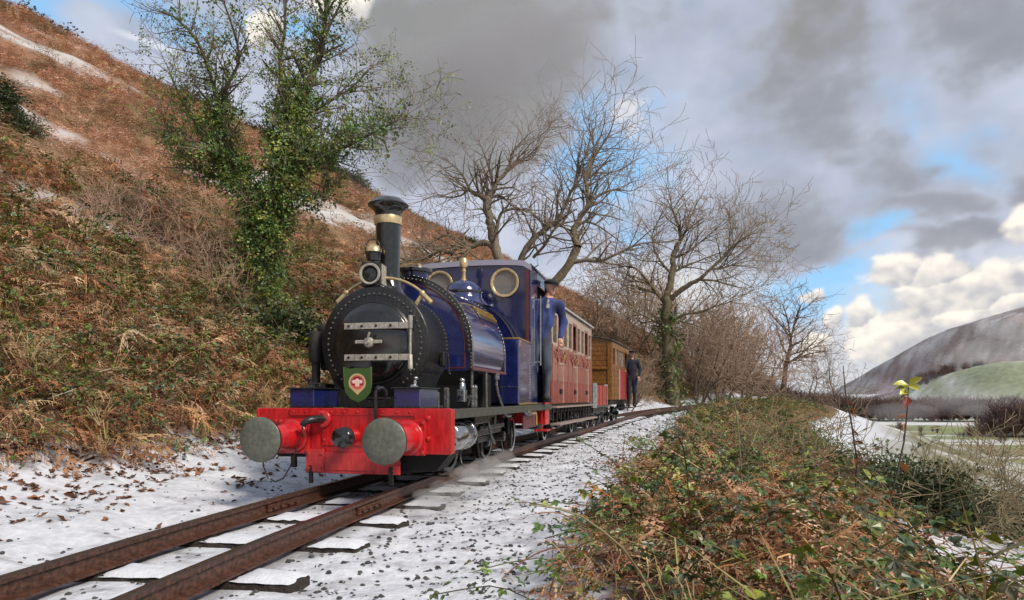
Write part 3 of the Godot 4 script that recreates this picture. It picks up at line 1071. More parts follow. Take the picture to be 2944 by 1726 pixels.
	b.prism(PackedVector2Array([Vector2(-0.33, 0.69), Vector2(0.33, 0.69), Vector2(0.335, 0.80), Vector2(0.42, 1.0), Vector2(0.40, 1.15), Vector2(-0.40, 1.15), Vector2(-0.42, 1.0), Vector2(-0.335, 0.80)]), -1.12, -0.51)
	obj("barrel", b, M.smokebox, sbx)
	b = MB.new()
	b.at(Vector3(0, cy, -0.53), Vector3(PI / 2, 0, 0)).lathe([Vector2(0.50, 0), Vector2(0.527, 0.003), Vector2(0.532, 0.012), Vector2(0.532, 0.048), Vector2(0.522, 0.058), Vector2(0.40, 0.06), Vector2(0.385, 0.072), Vector2(0.375, 0.08), Vector2(0.36, 0.078)], 64)
	b.at(Vector3.ZERO)
	b.prism(PackedVector2Array([Vector2(-0.36, 0.695), Vector2(0.36, 0.695), Vector2(0.37, 0.8), Vector2(0.45, 1.02), Vector2(0.40, 1.06), Vector2(-0.40, 1.06), Vector2(-0.45, 1.02), Vector2(-0.37, 0.8)]), -0.54, -0.475)
	obj("front_ring", b, M.smokebox, sbx)
	b = MB.new()
	for p in ring_pts(44, 0.462, -0.9, PI + 0.9):
		rivets(b, [Vector3(p.x, cy + p.y, -0.469)], Vector3(0, 0, 1), 0.0115)
	for i in 22:
		var a := lerpf(-0.35, 1.3, i / 21.0)
		rivets(b, [Vector3(cos(a) * 0.5, cy + sin(a) * 0.5, -0.585), Vector3(cos(a) * 0.5, cy + sin(a) * 0.5, -1.1)], Vector3(cos(a), sin(a), 0), 0.010)
	obj("rivet", b, M.rivet, sbx)
	# door: dished plate
	b = MB.new()
	b.at(Vector3(0, cy + 0.01, -0.46), Vector3(PI / 2, 0, 0)).lathe([Vector2(0.368, 0.0), Vector2(0.368, 0.02), Vector2(0.352, 0.036), Vector2(0.28, 0.062), Vector2(0.19, 0.084), Vector2(0.1, 0.096), Vector2(0.0, 0.1)], 56)
	obj("door", b, M.black, sbx)
	b = MB.new()
	for y in [1.437, 1.150]:
		b.tube([Vector3(-0.235, y, -0.376), Vector3(-0.12, y, -0.358), Vector3(0.02, y, -0.355), Vector3(0.16, y, -0.363), Vector3(0.3, y, -0.388), Vector3(0.385, y, -0.395)], 0.006, 6)
		for i in 6:
			var x0 := -0.245 + i * 0.105
			var zc := -0.372 + 0.015 * cos((x0 - 0.0) * 4.5)
			b.box(Vector3(x0 + 0.0525, y, zc - maxf(0.0, (x0 - 0.2)) * 0.15), Vector3(0.107, 0.058, 0.014), 0.003)
	obj("hinge_strap", b, M.strap, sbx)
	b = MB.new()
	for y in [1.437, 1.150]:
		for x in [-0.2, -0.07, 0.07, 0.21]:
			rivets(b, [Vector3(x, y, -0.352)], Vector3(0, 0, 1), 0.014)
	obj("strap_bolt", b, M.oily, sbx)
	b = MB.new()
	b.cyl(Vector3(0.388, 1.03, -0.385), Vector3(0.388, 1.515, -0.385), 0.011, 10)
	b.cyl(Vector3(0.388, 1.405, -0.385), Vector3(0.388, 1.525, -0.385), 0.020, 12, 0.022, 0.004)
	b.cyl(Vector3(0.388, 1.04, -0.385), Vector3(0.388, 1.175, -0.385), 0.024, 12, 0.020, 0.004)
	obj("hinge_pin", b, M.strap, sbx)
	b = MB.new()
	b.cyl(Vector3(0, 1.285, -0.37), Vector3(0, 1.285, -0.33), 0.05, 20, 0.045, 0.006)
	b.box(Vector3(-0.0, 1.29, -0.345), Vector3(0.265, 0.034, 0.022), 0.008)
	b.cyl(Vector3(0, 1.285, -0.33), Vector3(0, 1.285, -0.29), 0.018, 10)
	b.tube([Vector3(0.0, 1.285, -0.30), Vector3(0.022, 1.33, -0.285), Vector3(0.04, 1.37, -0.28)], [0.011, 0.009, 0.012], 8)
	obj("door_handle", b, M.strap, sbx)
	# --- headboard shield
	b = MB.new()
	var sh := PackedVector2Array()
	for p in [[-0.133, 0.152], [-0.07, 0.135], [0.0, 0.143], [0.07, 0.135], [0.133, 0.152], [0.131, 0.0], [0.118, -0.07], [0.075, -0.125], [0.0, -0.158], [-0.075, -0.125], [-0.118, -0.07], [-0.131, 0.0]]:
		sh.append(Vector2(p[0], p[1]))
	b.prism(sh, -0.01, 0.0)
	for i in b.uv.size():
		var lv: Vector3 = b.v[i]
		b.uv[i] = Vector2(lv.x / 0.27 + 0.5, 0.5 - lv.y / 0.32)
	var sm := mat("shield", Color.WHITE, 0.5)
	sm.albedo_texture = emblem()
	var shield := obj("headboard_shield", b, sm, t)
	shield.set_meta("label", "green shield with red and white crest hung below the smokebox door")
	shield.position = Vector3(0.01, 0.90, -0.10)
	shield.rotation.x = 0.05
	# --- chimney
	var ch := Node3D.new()
	ch.name = "chimney"
	t.add_child(ch)
	ch.position = Vector3(0.0, 0, -0.80)
	b = MB.new()
	b.lathe([Vector2(0.20, 1.76), Vector2(0.165, 1.80), Vector2(0.135, 1.86), Vector2(0.116, 1.95), Vector2(0.113, 2.02), Vector2(0.123, 2.50)], 36)
	obj("barrel", b, M.black, ch)
	b = MB.new()
	b.lathe([Vector2(0.123, 2.46), Vector2(0.131, 2.462), Vector2(0.133, 2.47), Vector2(0.133, 2.53), Vector2(0.131, 2.538), Vector2(0.123, 2.54)], 36)
	obj("brass_band", b, M.cream_brass, ch)
	b = MB.new()
	b.lathe([Vector2(0.123, 2.53), Vector2(0.128, 2.57), Vector2(0.142, 2.605), Vector2(0.175, 2.63), Vector2(0.196, 2.645), Vector2(0.198, 2.655), Vector2(0.185, 2.67), Vector2(0.155, 2.695), Vector2(0.135, 2.712), Vector2(0.11, 2.715), Vector2(0.10, 2.70), Vector2(0.10, 2.3)], 40)
	obj("cap", b, M.black, ch)
	# --- headlamp
	var lp := Node3D.new()
	lp.name = "headlamp"
	t.add_child(lp)
	lp.position = Vector3(-0.06, 1.83, -0.60)
	lp.rotation.y = 0.10
	b = MB.new()
	b.box(Vector3(0, 0.11, 0), Vector3(0.185, 0.23, 0.18), 0.008)
	b.cyl(Vector3(0, -0.02, 0), Vector3(0, 0.02, 0), 0.06, 14)
	obj("case", b, M.grey_iron, lp)
	b = MB.new()
	b.box(Vector3(0.097, 0.11, 0.0), Vector3(0.012, 0.19, 0.13), 0.004)
	obj("side_plate", b, M.strap, lp)
	b = MB.new()
	b.at(Vector3(0, 0.215, 0)).lathe([Vector2(0.085, 0), Vector2(0.06, 0.03), Vector2(0.066, 0.032), Vector2(0.066, 0.10), Vector2(0.072, 0.105), Vector2(0.072, 0.115)], 20)
	obj("vent", b, M.black, lp)
	b = MB.new()
	b.at(Vector3(0, 0.33, 0)).lathe([Vector2(0.074, 0), Vector2(0.070, 0.035), Vector2(0.05, 0.062), Vector2(0.02, 0.075), Vector2(0.012, 0.09), Vector2(0, 0.092)], 20)
	obj("vent_dome", b, M.cream_brass, lp)
	b = MB.new()
	b.at(Vector3(0, 0.105, 0.08), Vector3(PI / 2, 0, 0)).lathe([Vector2(0.082, 0), Vector2(0.095, 0.02), Vector2(0.102, 0.04), Vector2(0.097, 0.054), Vector2(0.080, 0.052), Vector2(0.076, 0.035)], 28)
	obj("lens_ring", b, M.strap, lp)
	b = MB.new()
	b.at(Vector3(0, 0.105, 0.10), Vector3(PI / 2, 0, 0)).lathe([Vector2(0.078, 0), Vector2(0.06, 0.014), Vector2(0.03, 0.024), Vector2(0, 0.027)], 24)
	obj("lens", b, M.lens, lp)
	b = MB.new()
	b.tube([Vector3(-0.06, 0.27, 0.03), Vector3(-0.075, 0.36, 0.03), Vector3(-0.05, 0.43, 0.03), Vector3(0.0, 0.45, 0.03), Vector3(0.05, 0.43, 0.03), Vector3(0.075, 0.36, 0.03), Vector3(0.06, 0.27, 0.03)], 0.005, 6)
	obj("handle", b, M.grey_iron, lp)
	# --- brass handrail over the smokebox
	b = MB.new()
	var arc := []
	for i in 25:
		var a := lerpf(deg_to_rad(42), deg_to_rad(140), i / 24.0)
		arc.append(Vector3(cos(a) * 0.60, cy + 0.04 + sin(a) * 0.60, -0.66))
	b.tube(arc, 0.014, 9)
	obj("handrail", b, M.cream_brass, t)
	b = MB.new()
	for a in [48.0, 128.0]:
		var q := Vector3(cos(deg_to_rad(a)), sin(deg_to_rad(a)), 0)
		var o := Vector3(0, cy, -0.66)
		b.cyl(o + q * 0.49, o + q * 0.60 + Vector3(0, 0.03, 0), 0.022, 12, 0.016)
		b.ball(o + q * 0.60 + Vector3(0, 0.035, 0), Vector3(0.03, 0.03, 0.03), 12, 8)
		var tg := Vector3(q.y, -q.x, 0) * (1.0 if a < 90 else -1.0)
		b.cyl(o + q * 0.60 + Vector3(0, 0.03, 0), o + q * 0.60 + tg * 0.12 + Vector3(0, 0.02, 0.0), 0.024, 12, 0.026, 0.004)
	obj("handrail_knob", b, M.cream_brass, t)
	# --- air pump on the far side
	b = MB.new()
	b.cyl(Vector3(-0.66, 1.12, -0.6), Vector3(-0.66, 1.42, -0.6), 0.068, 18, -1, 0.01)
	b.cyl(Vector3(-0.66, 0.93, -0.6), Vector3(-0.66, 1.12, -0.6), 0.04, 12)
	b.cyl(Vector3(-0.63, 1.40, -0.72), Vector3(-0.63, 1.50, -0.72), 0.07, 14, -1, 0.012)
	b.box(Vector3(-0.6, 1.25, -0.72), Vector3(0.1, 0.4, 0.12), 0.01)
	b.box(Vector3(-0.62, 0.80, -0.62), Vector3(0.2, 0.24, 0.2), 0.02)
	obj("air_pump", b, M.sooty, t)
	# --- saddle tank
	var tk := Node3D.new()
	tk.name = "saddle_tank"
	t.add_child(tk)
	var prof := PackedVector2Array()
	var r := 0.745
	for i in 33:
		var a := lerpf(deg_to_rad(-4), deg_to_rad(184), i / 32.0)
		prof.append(Vector2(cos(a) * r, cy + 0.005 + sin(a) * r))
	prof.append(Vector2(-0.725, 1.09)); prof.append(Vector2(-0.68, 1.055)); prof.append(Vector2(-0.50, 1.055))
	for i in 13:                                             # hollow that sits on the boiler
		var a := lerpf(deg_to_rad(205), deg_to_rad(-25), i / 12.0)
		prof.append(Vector2(cos(a) * 0.50, cy + 0.0 + sin(a) * 0.50))
	prof.append(Vector2(0.50, 1.055)); prof.append(Vector2(0.68, 1.055)); prof.append(Vector2(0.725, 1.09))
	b = MB.new()
	b.prism(prof, -2.62, -1.17, true)
	obj("shell", b, M.blue_side, tk)
	b = MB.new()                                             # black rivetted edging at both ends
	for e in [[-1.155, -1.215], [-2.56, -2.63]]:
		for i in 40:
			var a0 := lerpf(deg_to_rad(-4), deg_to_rad(184), i / 40.0)
			var a1 := lerpf(deg_to_rad(-4), deg_to_rad(184), (i + 1) / 40.0)
			var p0 := Vector2(cos(a0), sin(a0))
			var p1 := Vector2(cos(a1), sin(a1))
			var q := []
			for p in [p0, p1]:
				q.append(b.vert(Vector3(p.x * 0.749, cy + 0.005 + p.y * 0.749, e[0]), Vector3(p.x, p.y, 0)))
				q.append(b.vert(Vector3(p.x * 0.749, cy + 0.005 + p.y * 0.749, e[1]), Vector3(p.x, p.y, 0)))
			b.tri(q[0], q[1], q[2]); b.tri(q[1], q[3], q[2])
			if e[0] > -2.0:
				b.quad(Vector3(p0.x * 0.749, cy + 0.005 + p0.y * 0.749, e[0]), Vector3(p1.x * 0.749, cy + 0.005 + p1.y * 0.749, e[0]), Vector3(p1.x * 0.69, cy + 0.005 + p1.y * 0.69, e[0]), Vector3(p0.x * 0.69, cy + 0.005 + p0.y * 0.69, e[0]), Vector3(0, 0, 1))
		for s in [-1, 1]:
			b.box(Vector3(s * 0.735, 1.155, (e[0] + e[1]) / 2), Vector3(0.03, 0.19, absf(e[0] - e[1])), 0.004)
	obj("edging", b, M.black, tk)
	b = MB.new()                                             # dark red lining just inside the front edge
	for i in 40:
		var a0 := lerpf(deg_to_rad(-3), deg_to_rad(183), i / 40.0)
		var a1 := lerpf(deg_to_rad(-3), deg_to_rad(183), (i + 1) / 40.0)
		b.quad(Vector3(cos(a0) * 0.676, cy + 0.005 + sin(a0) * 0.676, -1.166), Vector3(cos(a1) * 0.676, cy + 0.005 + sin(a1) * 0.676, -1.166), Vector3(cos(a1) * 0.660, cy + 0.005 + sin(a1) * 0.660, -1.166), Vector3(cos(a0) * 0.660, cy + 0.005 + sin(a0) * 0.660, -1.166), Vector3(0, 0, 1))
	for s in [-1, 1]:
		b.box(Vector3(s * 0.665, 1.16, -1.166), Vector3(0.016, 0.16, 0.006))
		b.box(Vector3(s * 0.58, 1.085, -1.166), Vector3(0.17, 0.014, 0.006))
	obj("lining", b, M.maroon, tk)
	b = MB.new()
	for i in 52:
		var a := lerpf(deg_to_rad(-2), deg_to_rad(182), i / 51.0)
		rivets(b, [Vector3(cos(a) * 0.715, cy + 0.005 + sin(a) * 0.715, -1.155)], Vector3(0, 0, 1), 0.0095)
		if a < 2.0:
			rivets(b, [Vector3(cos(a) * 0.748, cy + 0.005 + sin(a) * 0.748, -1.185), Vector3(cos(a) * 0.748, cy + 0.005 + sin(a) * 0.748, -2.59)], Vector3(cos(a), sin(a), 0), 0.009)
	for i in 5:
		rivets(b, [Vector3(0.735, 1.09 + i * 0.035, -1.153)], Vector3(0, 0, 1), 0.0095)
	obj("rivet", b, M.steel, tk)
	b = MB.new()
	b.box(Vector3(0.742, 1.075, -1.9), Vector3(0.03, 0.035, 1.46), 0.008)
	b.box(Vector3(-0.742, 1.075, -1.9), Vector3(0.03, 0.035, 1.46), 0.008)
	obj("bottom_rail", b, M.maroon, tk)
	# filler lid
	b = MB.new()
	b.at(Vector3(0, 1.98, -1.52)).lathe([Vector2(0.15, 0), Vector2(0.15, 0.14)], 28)
	obj("filler_neck", b, M.blue, tk)
	b = MB.new()
	b.at(Vector3(0, 2.12, -1.52)).lathe([Vector2(0.15, 0), Vector2(0.19, 0.004), Vector2(0.195, 0.02), Vector2(0.19, 0.04), Vector2(0.11, 0.06), Vector2(0, 0.066)], 28)
	obj("filler_lid", b, M.black, tk)
	# nameplate: brass plate with raised letters on the tank side
	var npl := Node3D.new()
	npl.name = "nameplate"
	tk.add_child(npl)
	var ang := deg_to_rad(36.0)
	npl.position = Vector3(cos(ang) * 0.752, cy + 0.005 + sin(ang) * 0.752, -2.2)
	npl.basis = Basis(Vector3(0, 0, -1), Vector3(-sin(ang), cos(ang), 0), Vector3(cos(ang), sin(ang), 0)).orthonormalized()
	b = MB.new()
	b.box(Vector3(0, 0, -0.002), Vector3(0.82, 0.17, 0.012), 0.004)
	var tm := TextMesh.new()
	tm.text = "TALYLLYN"
	var sf := SystemFont.new()
	sf.font_names = PackedStringArray(["Droid Serif", "Droid Sans"])
	sf.font_weight = 700
	tm.font = sf
	tm.font_size = 32
	tm.pixel_size = 0.0046
	tm.depth = 0.02
	obj("plate", b, M.black, npl)
	var tx := MeshInstance3D.new()
	tx.name = "lettering"
	tx.mesh = tm
	tx.material_override = M.brass
	tx.position = Vector3(0, 0, 0.008)
	npl.add_child(tx)
	# --- boiler, firebox and dome
	b = MB.new()
	b.at(Vector3(0, cy, -3.7), Vector3(PI / 2, 0, 0)).lathe([Vector2(0.44, 0), Vector2(0.44, 2.6)], 32)
	b.at(Vector3.ZERO).box(Vector3(0, 0.93, -3.2), Vector3(0.9, 0.75, 0.9), 0.03)
	b.box(Vector3(0, 0.84, -1.8), Vector3(0.5, 0.4, 2.0), 0.03)
	obj("boiler", b, M.sooty, t)
	var fb := PackedVector2Array()
	for i in 25:
		var a := lerpf(deg_to_rad(-8), deg_to_rad(188), i / 24.0)
		fb.append(Vector2(cos(a) * 0.775, cy + sin(a) * 0.775))
	fb.append(Vector2(-0.76, 0.72)); fb.append(Vector2(0.76, 0.72))
	b = MB.new()
	b.prism(fb, -3.78, -3.08, true)
	obj("firebox", b, M.blue, t)
	b = MB.new()
	for e in [-3.07, -3.4]:
		for i in 30:
			var a0 := lerpf(deg_to_rad(0), deg_to_rad(180), i / 30.0)
			var a1 := lerpf(deg_to_rad(0), deg_to_rad(180), (i + 1) / 30.0)
			var q := []
			for a in [a0, a1]:
				for z in [e, e - 0.10]:
					q.append(b.vert(Vector3(cos(a) * 0.781, cy + sin(a) * 0.781, z), Vector3(cos(a), sin(a), 0)))
			b.tri(q[0], q[1], q[2]); b.tri(q[1], q[3], q[2])
	obj("cladding_band", b, M.sooty, t)
	var dm := Node3D.new()
	dm.name = "steam_dome"
	t.add_child(dm)
	dm.position = Vector3(0, 0, -3.36)
	b = MB.new()
	b.lathe([Vector2(0.36, 2.00), Vector2(0.30, 2.06), Vector2(0.262, 2.10), Vector2(0.25, 2.13), Vector2(0.245, 2.20), Vector2(0.225, 2.26), Vector2(0.18, 2.31), Vector2(0.11, 2.342), Vector2(0.0, 2.352)], 40)
	obj("casing", b, M.blue_side, dm)
	b = MB.new()
	b.lathe([Vector2(0.247, 2.165), Vector2(0.256, 2.168), Vector2(0.257, 2.195), Vector2(0.246, 2.2)], 40)
	obj("band", b, M.black, dm)
	b = MB.new()
	b.lathe([Vector2(0.05, 2.345), Vector2(0.05, 2.36), Vector2(0.03, 2.37), Vector2(0.026, 2.46), Vector2(0.034, 2.47), Vector2(0.034, 2.485), Vector2(0.026, 2.49), Vector2(0.03, 2.52), Vector2(0.05, 2.53), Vector2(0.056, 2.56), Vector2(0.05, 2.63), Vector2(0.035, 2.655), Vector2(0, 2.658)], 20)
	obj("safety_valve", b, M.cream_brass, dm)
	# --- cab
	var cab := Node3D.new()
	cab.name = "cab"
	t.add_child(cab)
	var hw := 0.83
	var sheet := PackedVector2Array([Vector2(-hw, 0.69), Vector2(hw, 0.69), Vector2(hw, 2.575)])
	for i in 5:
		var a := deg_to_rad(22.5 * i)
		sheet.append(Vector2(hw - 0.055 + cos(a) * 0.055, 2.575 + sin(a) * 0.055))
	for i in 7:
		var x := lerpf(hw - 0.06, -hw + 0.06, i / 6.0)
		sheet.append(Vector2(x, 2.63 + 0.028 * (1.0 - pow(x / hw, 2.0))))
	for i in 5:
		var a := deg_to_rad(90 + 22.5 * i)
		sheet.append(Vector2(-hw + 0.055 + cos(a) * 0.055, 2.575 + sin(a) * 0.055))
	# the front sheet is cut round its two round windows by a CSG tree
	var cut := CSGPolygon3D.new()
	cut.polygon = sheet
	cut.depth = 0.02
	cut.name = "front_sheet"
	cut.material = M.blue
	for s in [-1, 1]:
		var h := CSGCylinder3D.new()
		h.name = "window_hole"
		h.operation = CSGShape3D.OPERATION_SUBTRACTION
		h.radius = 0.172
		h.height = 0.3
		h.sides = 40
		h.rotation.x = PI / 2
		h.position = Vector3(s * 0.472, 2.37, 0)
		cut.add_child(h, true)
	cut.position = Vector3(0, 0, -3.77)
	cab.add_child(cut)
	b = MB.new()
	for s in [-1, 1]:
		b.box(Vector3(s * hw, 1.66, -4.01), Vector3(0.018, 1.94, 0.46), 0.004)       # side sheet before the doorway
		b.box(Vector3(s * hw, 1.45, -5.17), Vector3(0.018, 1.52, 0.34), 0.004)
		b.box(Vector3(s * hw, 2.52, -4.55), Vector3(0.018, 0.22, 1.56), 0.004)
		b.box(Vector3(s * hw, 2.3, -5.30), Vector3(0.02, 0.5, 0.05), 0.004)
	b.box(Vector3(0, 1.35, -5.34), Vector3(1.64, 1.3, 0.02), 0.004)
	b.box(Vector3(0, 2.5, -5.34), Vector3(1.64, 0.25, 0.02), 0.004)
	b.box(Vector3(0, 0.70, -4.55), Vector3(1.64, 0.02, 1.56))
	obj("side_sheet", b, M.blue_side, cab)
	b = MB.new()
	var rp := []
	for i in 15:
		var x := lerpf(-hw - 0.02, hw + 0.02, i / 14.0)
		var drop := pow(absf(x) / (hw + 0.02), 14.0) * 0.07
		rp.append(Vector2(x, 2.668 + 0.03 * (1.0 - pow(x / hw, 2.0)) - drop))
	for i in 14:
		var n0: Vector2 = (rp[i + 1] - rp[i]).orthogonal().normalized()
		if n0.y < 0: n0 = -n0
		b.quad(Vector3(rp[i].x, rp[i].y, -3.74), Vector3(rp[i + 1].x, rp[i + 1].y, -3.74), Vector3(rp[i + 1].x, rp[i + 1].y, -5.42), Vector3(rp[i].x, rp[i].y, -5.42), Vector3(0, 1, 0))
		b.quad(Vector3(rp[i].x, rp[i].y - 0.012, -3.74), Vector3(rp[i + 1].x, rp[i + 1].y - 0.012, -3.74), Vector3(rp[i + 1].x, rp[i + 1].y - 0.012, -5.42), Vector3(rp[i].x, rp[i].y - 0.012, -5.42), Vector3(0, -1, 0))
		b.quad(Vector3(rp[i].x, rp[i].y, -3.74), Vector3(rp[i + 1].x, rp[i + 1].y, -3.74), Vector3(rp[i + 1].x, rp[i + 1].y - 0.075, -3.742), Vector3(rp[i].x, rp[i].y - 0.075, -3.742), Vector3(0, 0, 1))
	obj("roof", b, mat("roof_purple", Color(0.36, 0.35, 0.44), 0.35, 0.3), cab)
	for s in [-1, 1]:
		b = MB.new()
		b.at(Vector3(s * 0.472, 2.37, -3.76), Vector3(PI / 2, 0, 0)).lathe([Vector2(0.165, -0.02), Vector2(0.165, 0.03), Vector2(0.172, 0.036), Vector2(0.198, 0.034), Vector2(0.204, 0.024), Vector2(0.204, 0.011)], 44)
		obj("window_rim", b, M.cream_brass, cab)
		b = MB.new()
		b.at(Vector3(s * 0.472, 2.37, -3.762), Vector3(PI / 2, 0, 0)).lathe([Vector2(0, 0), Vector2(0.168, 0)], 32)
		obj("pane", b, M.glass, cab)
	b = MB.new()
	for i in 26:
		rivets(b, [Vector3(0.80, 1.58 + i * 0.038, -3.75), Vector3(-0.80, 1.58 + i * 0.038, -3.75)], Vector3(0, 0, 1), 0.009)
		rivets(b, [Vector3(hw + 0.009, 1.58 + i * 0.038, -3.81)], Vector3(1, 0, 0), 0.008)
	obj("rivet", b, M.rivet, cab)
	b = MB.new()
	b.box(Vector3(0.79, 2.05, -3.748), Vector3(0.045, 1.0, 0.008), 0.002)
	b.box(Vector3(-0.79, 2.05, -3.748), Vector3(0.045, 1.0, 0.008), 0.002)
	obj("corner_strip", b, M.maroon, cab)
	b = MB.new()
	b.cyl(Vector3(hw + 0.05, 1.25, -4.27), Vector3(hw + 0.05, 2.25, -4.27), 0.012, 8)
	b.cyl(Vector3(hw, 1.3, -4.27), Vector3(hw + 0.055, 1.3, -4.27), 0.014, 8)
	b.cyl(Vector3(hw, 2.2, -4.27), Vector3(hw + 0.055, 2.2, -4.27), 0.014, 8)
	obj("door_handrail", b, M.steel, cab)
	# backhead and a tan lined cab side seen through the doorway
	b = MB.new()
	b.box(Vector3(0, 1.2, -3.95), Vector3(1.0, 1.0, 0.3), 0.05)
	b.box(Vector3(-hw + 0.03, 1.75, -4.55), Vector3(0.02, 1.9, 1.5))
	b.box(Vector3(0, 2.60, -4.55), Vector3(1.58, 0.016, 1.5))
	obj("cab_fittings", b, mat("cab_tan", Color(0.5, 0.37, 0.19), 0.6), cab)
	# --- side bunker ahead of the cab
	for s in [-1, 1]:
		var bk := Node3D.new()
		bk.name = "side_bunker" if s > 0 else "side_bunker_001"
		t.add_child(bk)
		b = MB.new()
		b.box(Vector3(s * 0.70, 1.115, -3.62), Vector3(0.26, 0.83, 1.24), 0.012)
		obj("body", b, M.blue_side, bk)
		b = MB.new()
		b.box(Vector3(s * 0.70, 1.535, -3.385), Vector3(0.285, 0.02, 0.77), 0.006)
		b.box(Vector3(s * 0.836, 0.705, -3.62), Vector3(0.02, 0.025, 1.24), 0.005)
		obj("beading", b, M.brass if s > 0 else M.black, bk)
		b = MB.new()
		for i in 20:
			rivets(b, [Vector3(s * 0.615, 0.78 + i * 0.037, -3.0)], Vector3(0, 0, 1), 0.008)
			rivets(b, [Vector3(s * (0.83), 0.78 + i * 0.037, -4.1), Vector3(s * 0.83, 0.78 + i * 0.037, -3.75)], Vector3(s, 0, 0), 0.010)
		for i in 9:
			rivets(b, [Vector3(s * (0.59 + i * 0.026), 0.92, -3.0)], Vector3(0, 0, 1), 0.008)
		obj("rivet", b, M.steel, bk)
	# --- below the running plate
	b = MB.new()
	for s in [-1, 1]:
		b.cyl(Vector3(s * 0.70, 0.43, -0.95), Vector3(s * 0.70, 0.43, -0.42), 0.145, 26, -1, 0.02)
		b.cyl(Vector3(s * 0.70, 0.43, -0.42), Vector3(s * 0.70, 0.43, -0.36), 0.10, 20, 0.06, 0.012)
		b.cyl(Vector3(s * 0.70, 0.43, -0.93), Vector3(s * 0.70, 0.43, -1.0), 0.15, 26, -1, 0.012)
	obj("cylinder", b, M.steel, t)
	for s in [-1, 1]:
		wheel(t, "driving_wheel", Vector3(s * 0.37, 0.34, -1.45), 0.34, 10, s)
		wheel(t, "driving_wheel", Vector3(s * 0.37, 0.34, -2.95), 0.34, 10, s)
		wheel(t, "trailing_wheel", Vector3(s * 0.39, 0.255, -4.32), 0.255, 8, s)
	b = MB.new()
	for s in [-1, 1]:
		b.box(Vector3(s * 0.53, 0.30, -2.2), Vector3(0.035, 0.075, 1.6), 0.01)
		b.box(Vector3(s * 0.62, 0.40, -1.9), Vector3(0.04, 0.08, 1.9), 0.01)
		b.cyl(Vector3(s * 0.44, 0.30, -1.45), Vector3(s * 0.58, 0.30, -1.45), 0.06, 14)
		b.cyl(Vector3(s * 0.44, 0.30, -2.95), Vector3(s * 0.66, 0.30, -2.95), 0.06, 14)
		b.box(Vector3(s * 0.66, 0.5, -1.25), Vector3(0.1, 0.05, 0.6), 0.01)
		b.box(Vector3(s * 0.66, 0.36, -1.25), Vector3(0.1, 0.05, 0.6), 0.01)
		b.box(Vector3(s * 0.68, 0.42, -1.30), Vector3(0.1, 0.12, 0.12), 0.02)
		b.cyl(Vector3(s * 0.68, 0.43, -0.95), Vector3(s * 0.68, 0.43, -1.5), 0.02, 10)
	obj("coupling_rod", b, M.oily, t)
	b = MB.new()
	for s in [-1, 1]:
		b.tube([Vector3(s * 0.75, 0.66, -1.15), Vector3(s * 0.76, 0.5, -1.17), Vector3(s * 0.78, 0.4, -1.2), Vector3(s * 0.80, 0.2, -1.22), Vector3(s * 0.83, 0.12, -1.28)], 0.013, 7)
		b.box(Vector3(s * 0.5, 0.42, -2.62), Vector3(0.10, 0.46, 0.14), 0.02)
		b.tube([Vector3(s * 0.5, 0.64, -2.3), Vector3(s * 0.52, 0.4, -2.35), Vector3(s * 0.5, 0.15, -2.4)], 0.022, 8)
		b.box(Vector3(s * 0.75, 0.56, -1.6), Vector3(0.06, 0.09, 0.9), 0.01)
		b.box(Vector3(s * 0.72, 0.46, -2.05), Vector3(0.04, 0.05, 1.1), 0.01)
		b.cyl(Vector3(s * 0.66, 0.52, -1.9), Vector3(s * 0.8, 0.52, -1.9), 0.05, 12)
		b.cyl(Vector3(s * 0.62, 0.3, -3.3), Vector3(s * 0.62, 0.6, -3.3), 0.03, 10)
		b.box(Vector3(s * 0.6, 0.25, -3.5), Vector3(0.06, 0.3, 0.06), 0.01)
		b.box(Vector3(s * 0.72, 0.22, -0.3), Vector3(0.05, 0.16, 0.04), 0.005)
		b.tube([Vector3(s * 0.62, 0.3, -0.5), Vector3(s * 0.62, 0.14, -0.45), Vector3(s * 0.66, 0.1, -0.4)], 0.014, 6)
		b.tube([Vector3(s * 0.72, 0.3, -0.8), Vector3(s * 0.74, 0.16, -0.8), Vector3(s * 0.8, 0.12, -0.75)], 0.014, 6)
		b.box(Vector3(s * 0.37, 0.12, 0.02), Vector3(0.04, 0.16, 0.02), 0.004)
	b.box(Vector3(0, 0.28, -0.9), Vector3(0.5, 0.2, 0.6), 0.02)
	b.box(Vector3(0, 0.3, -3.4), Vector3(0.55, 0.25, 0.9), 0.02)
	b.box(Vector3(0.55, 0.10, -0.25), Vector3(0.5, 0.012, 0.03), 0.003)
	obj("motion_gear", b, M.oily, t)
	b = MB.new()
	# pipes and levers under the tank, lubricator and injector on the running plate
	b.tube([Vector3(0.70, 1.06, -1.30), Vector3(0.70, 0.9, -1.3), Vector3(0.68, 0.8, -1.32), Vector3(0.64, 0.7, -1.35)], 0.018, 8)
	b.tube([Vector3(0.74, 1.07, -1.72), Vector3(0.74, 0.7, -1.73), Vector3(0.76, 0.5, -1.76), Vector3(0.78, 0.36, -1.80), Vector3(0.80, 0.28, -1.86)], 0.016, 8)
	b.tube([Vector3(0.74, 1.07, -2.18), Vector3(0.74, 0.93, -2.18), Vector3(0.75, 0.82, -2.22), Vector3(0.78, 0.66, -2.34), Vector3(0.79, 0.60, -2.40), Vector3(0.80, 0.57, -2.5), Vector3(0.80, 0.57, -2.64)], 0.021, 9)
	b.cyl(Vector3(0.74, 0.99, -2.18), Vector3(0.74, 1.06, -2.18), 0.04, 12)
	b.tube([Vector3(0.80, 0.66, -2.75), Vector3(0.82, 0.665, -3.1), Vector3(0.83, 0.62, -3.3), Vector3(0.84, 0.57, -3.45), Vector3(0.85, 0.56, -3.7)], 0.022, 9)
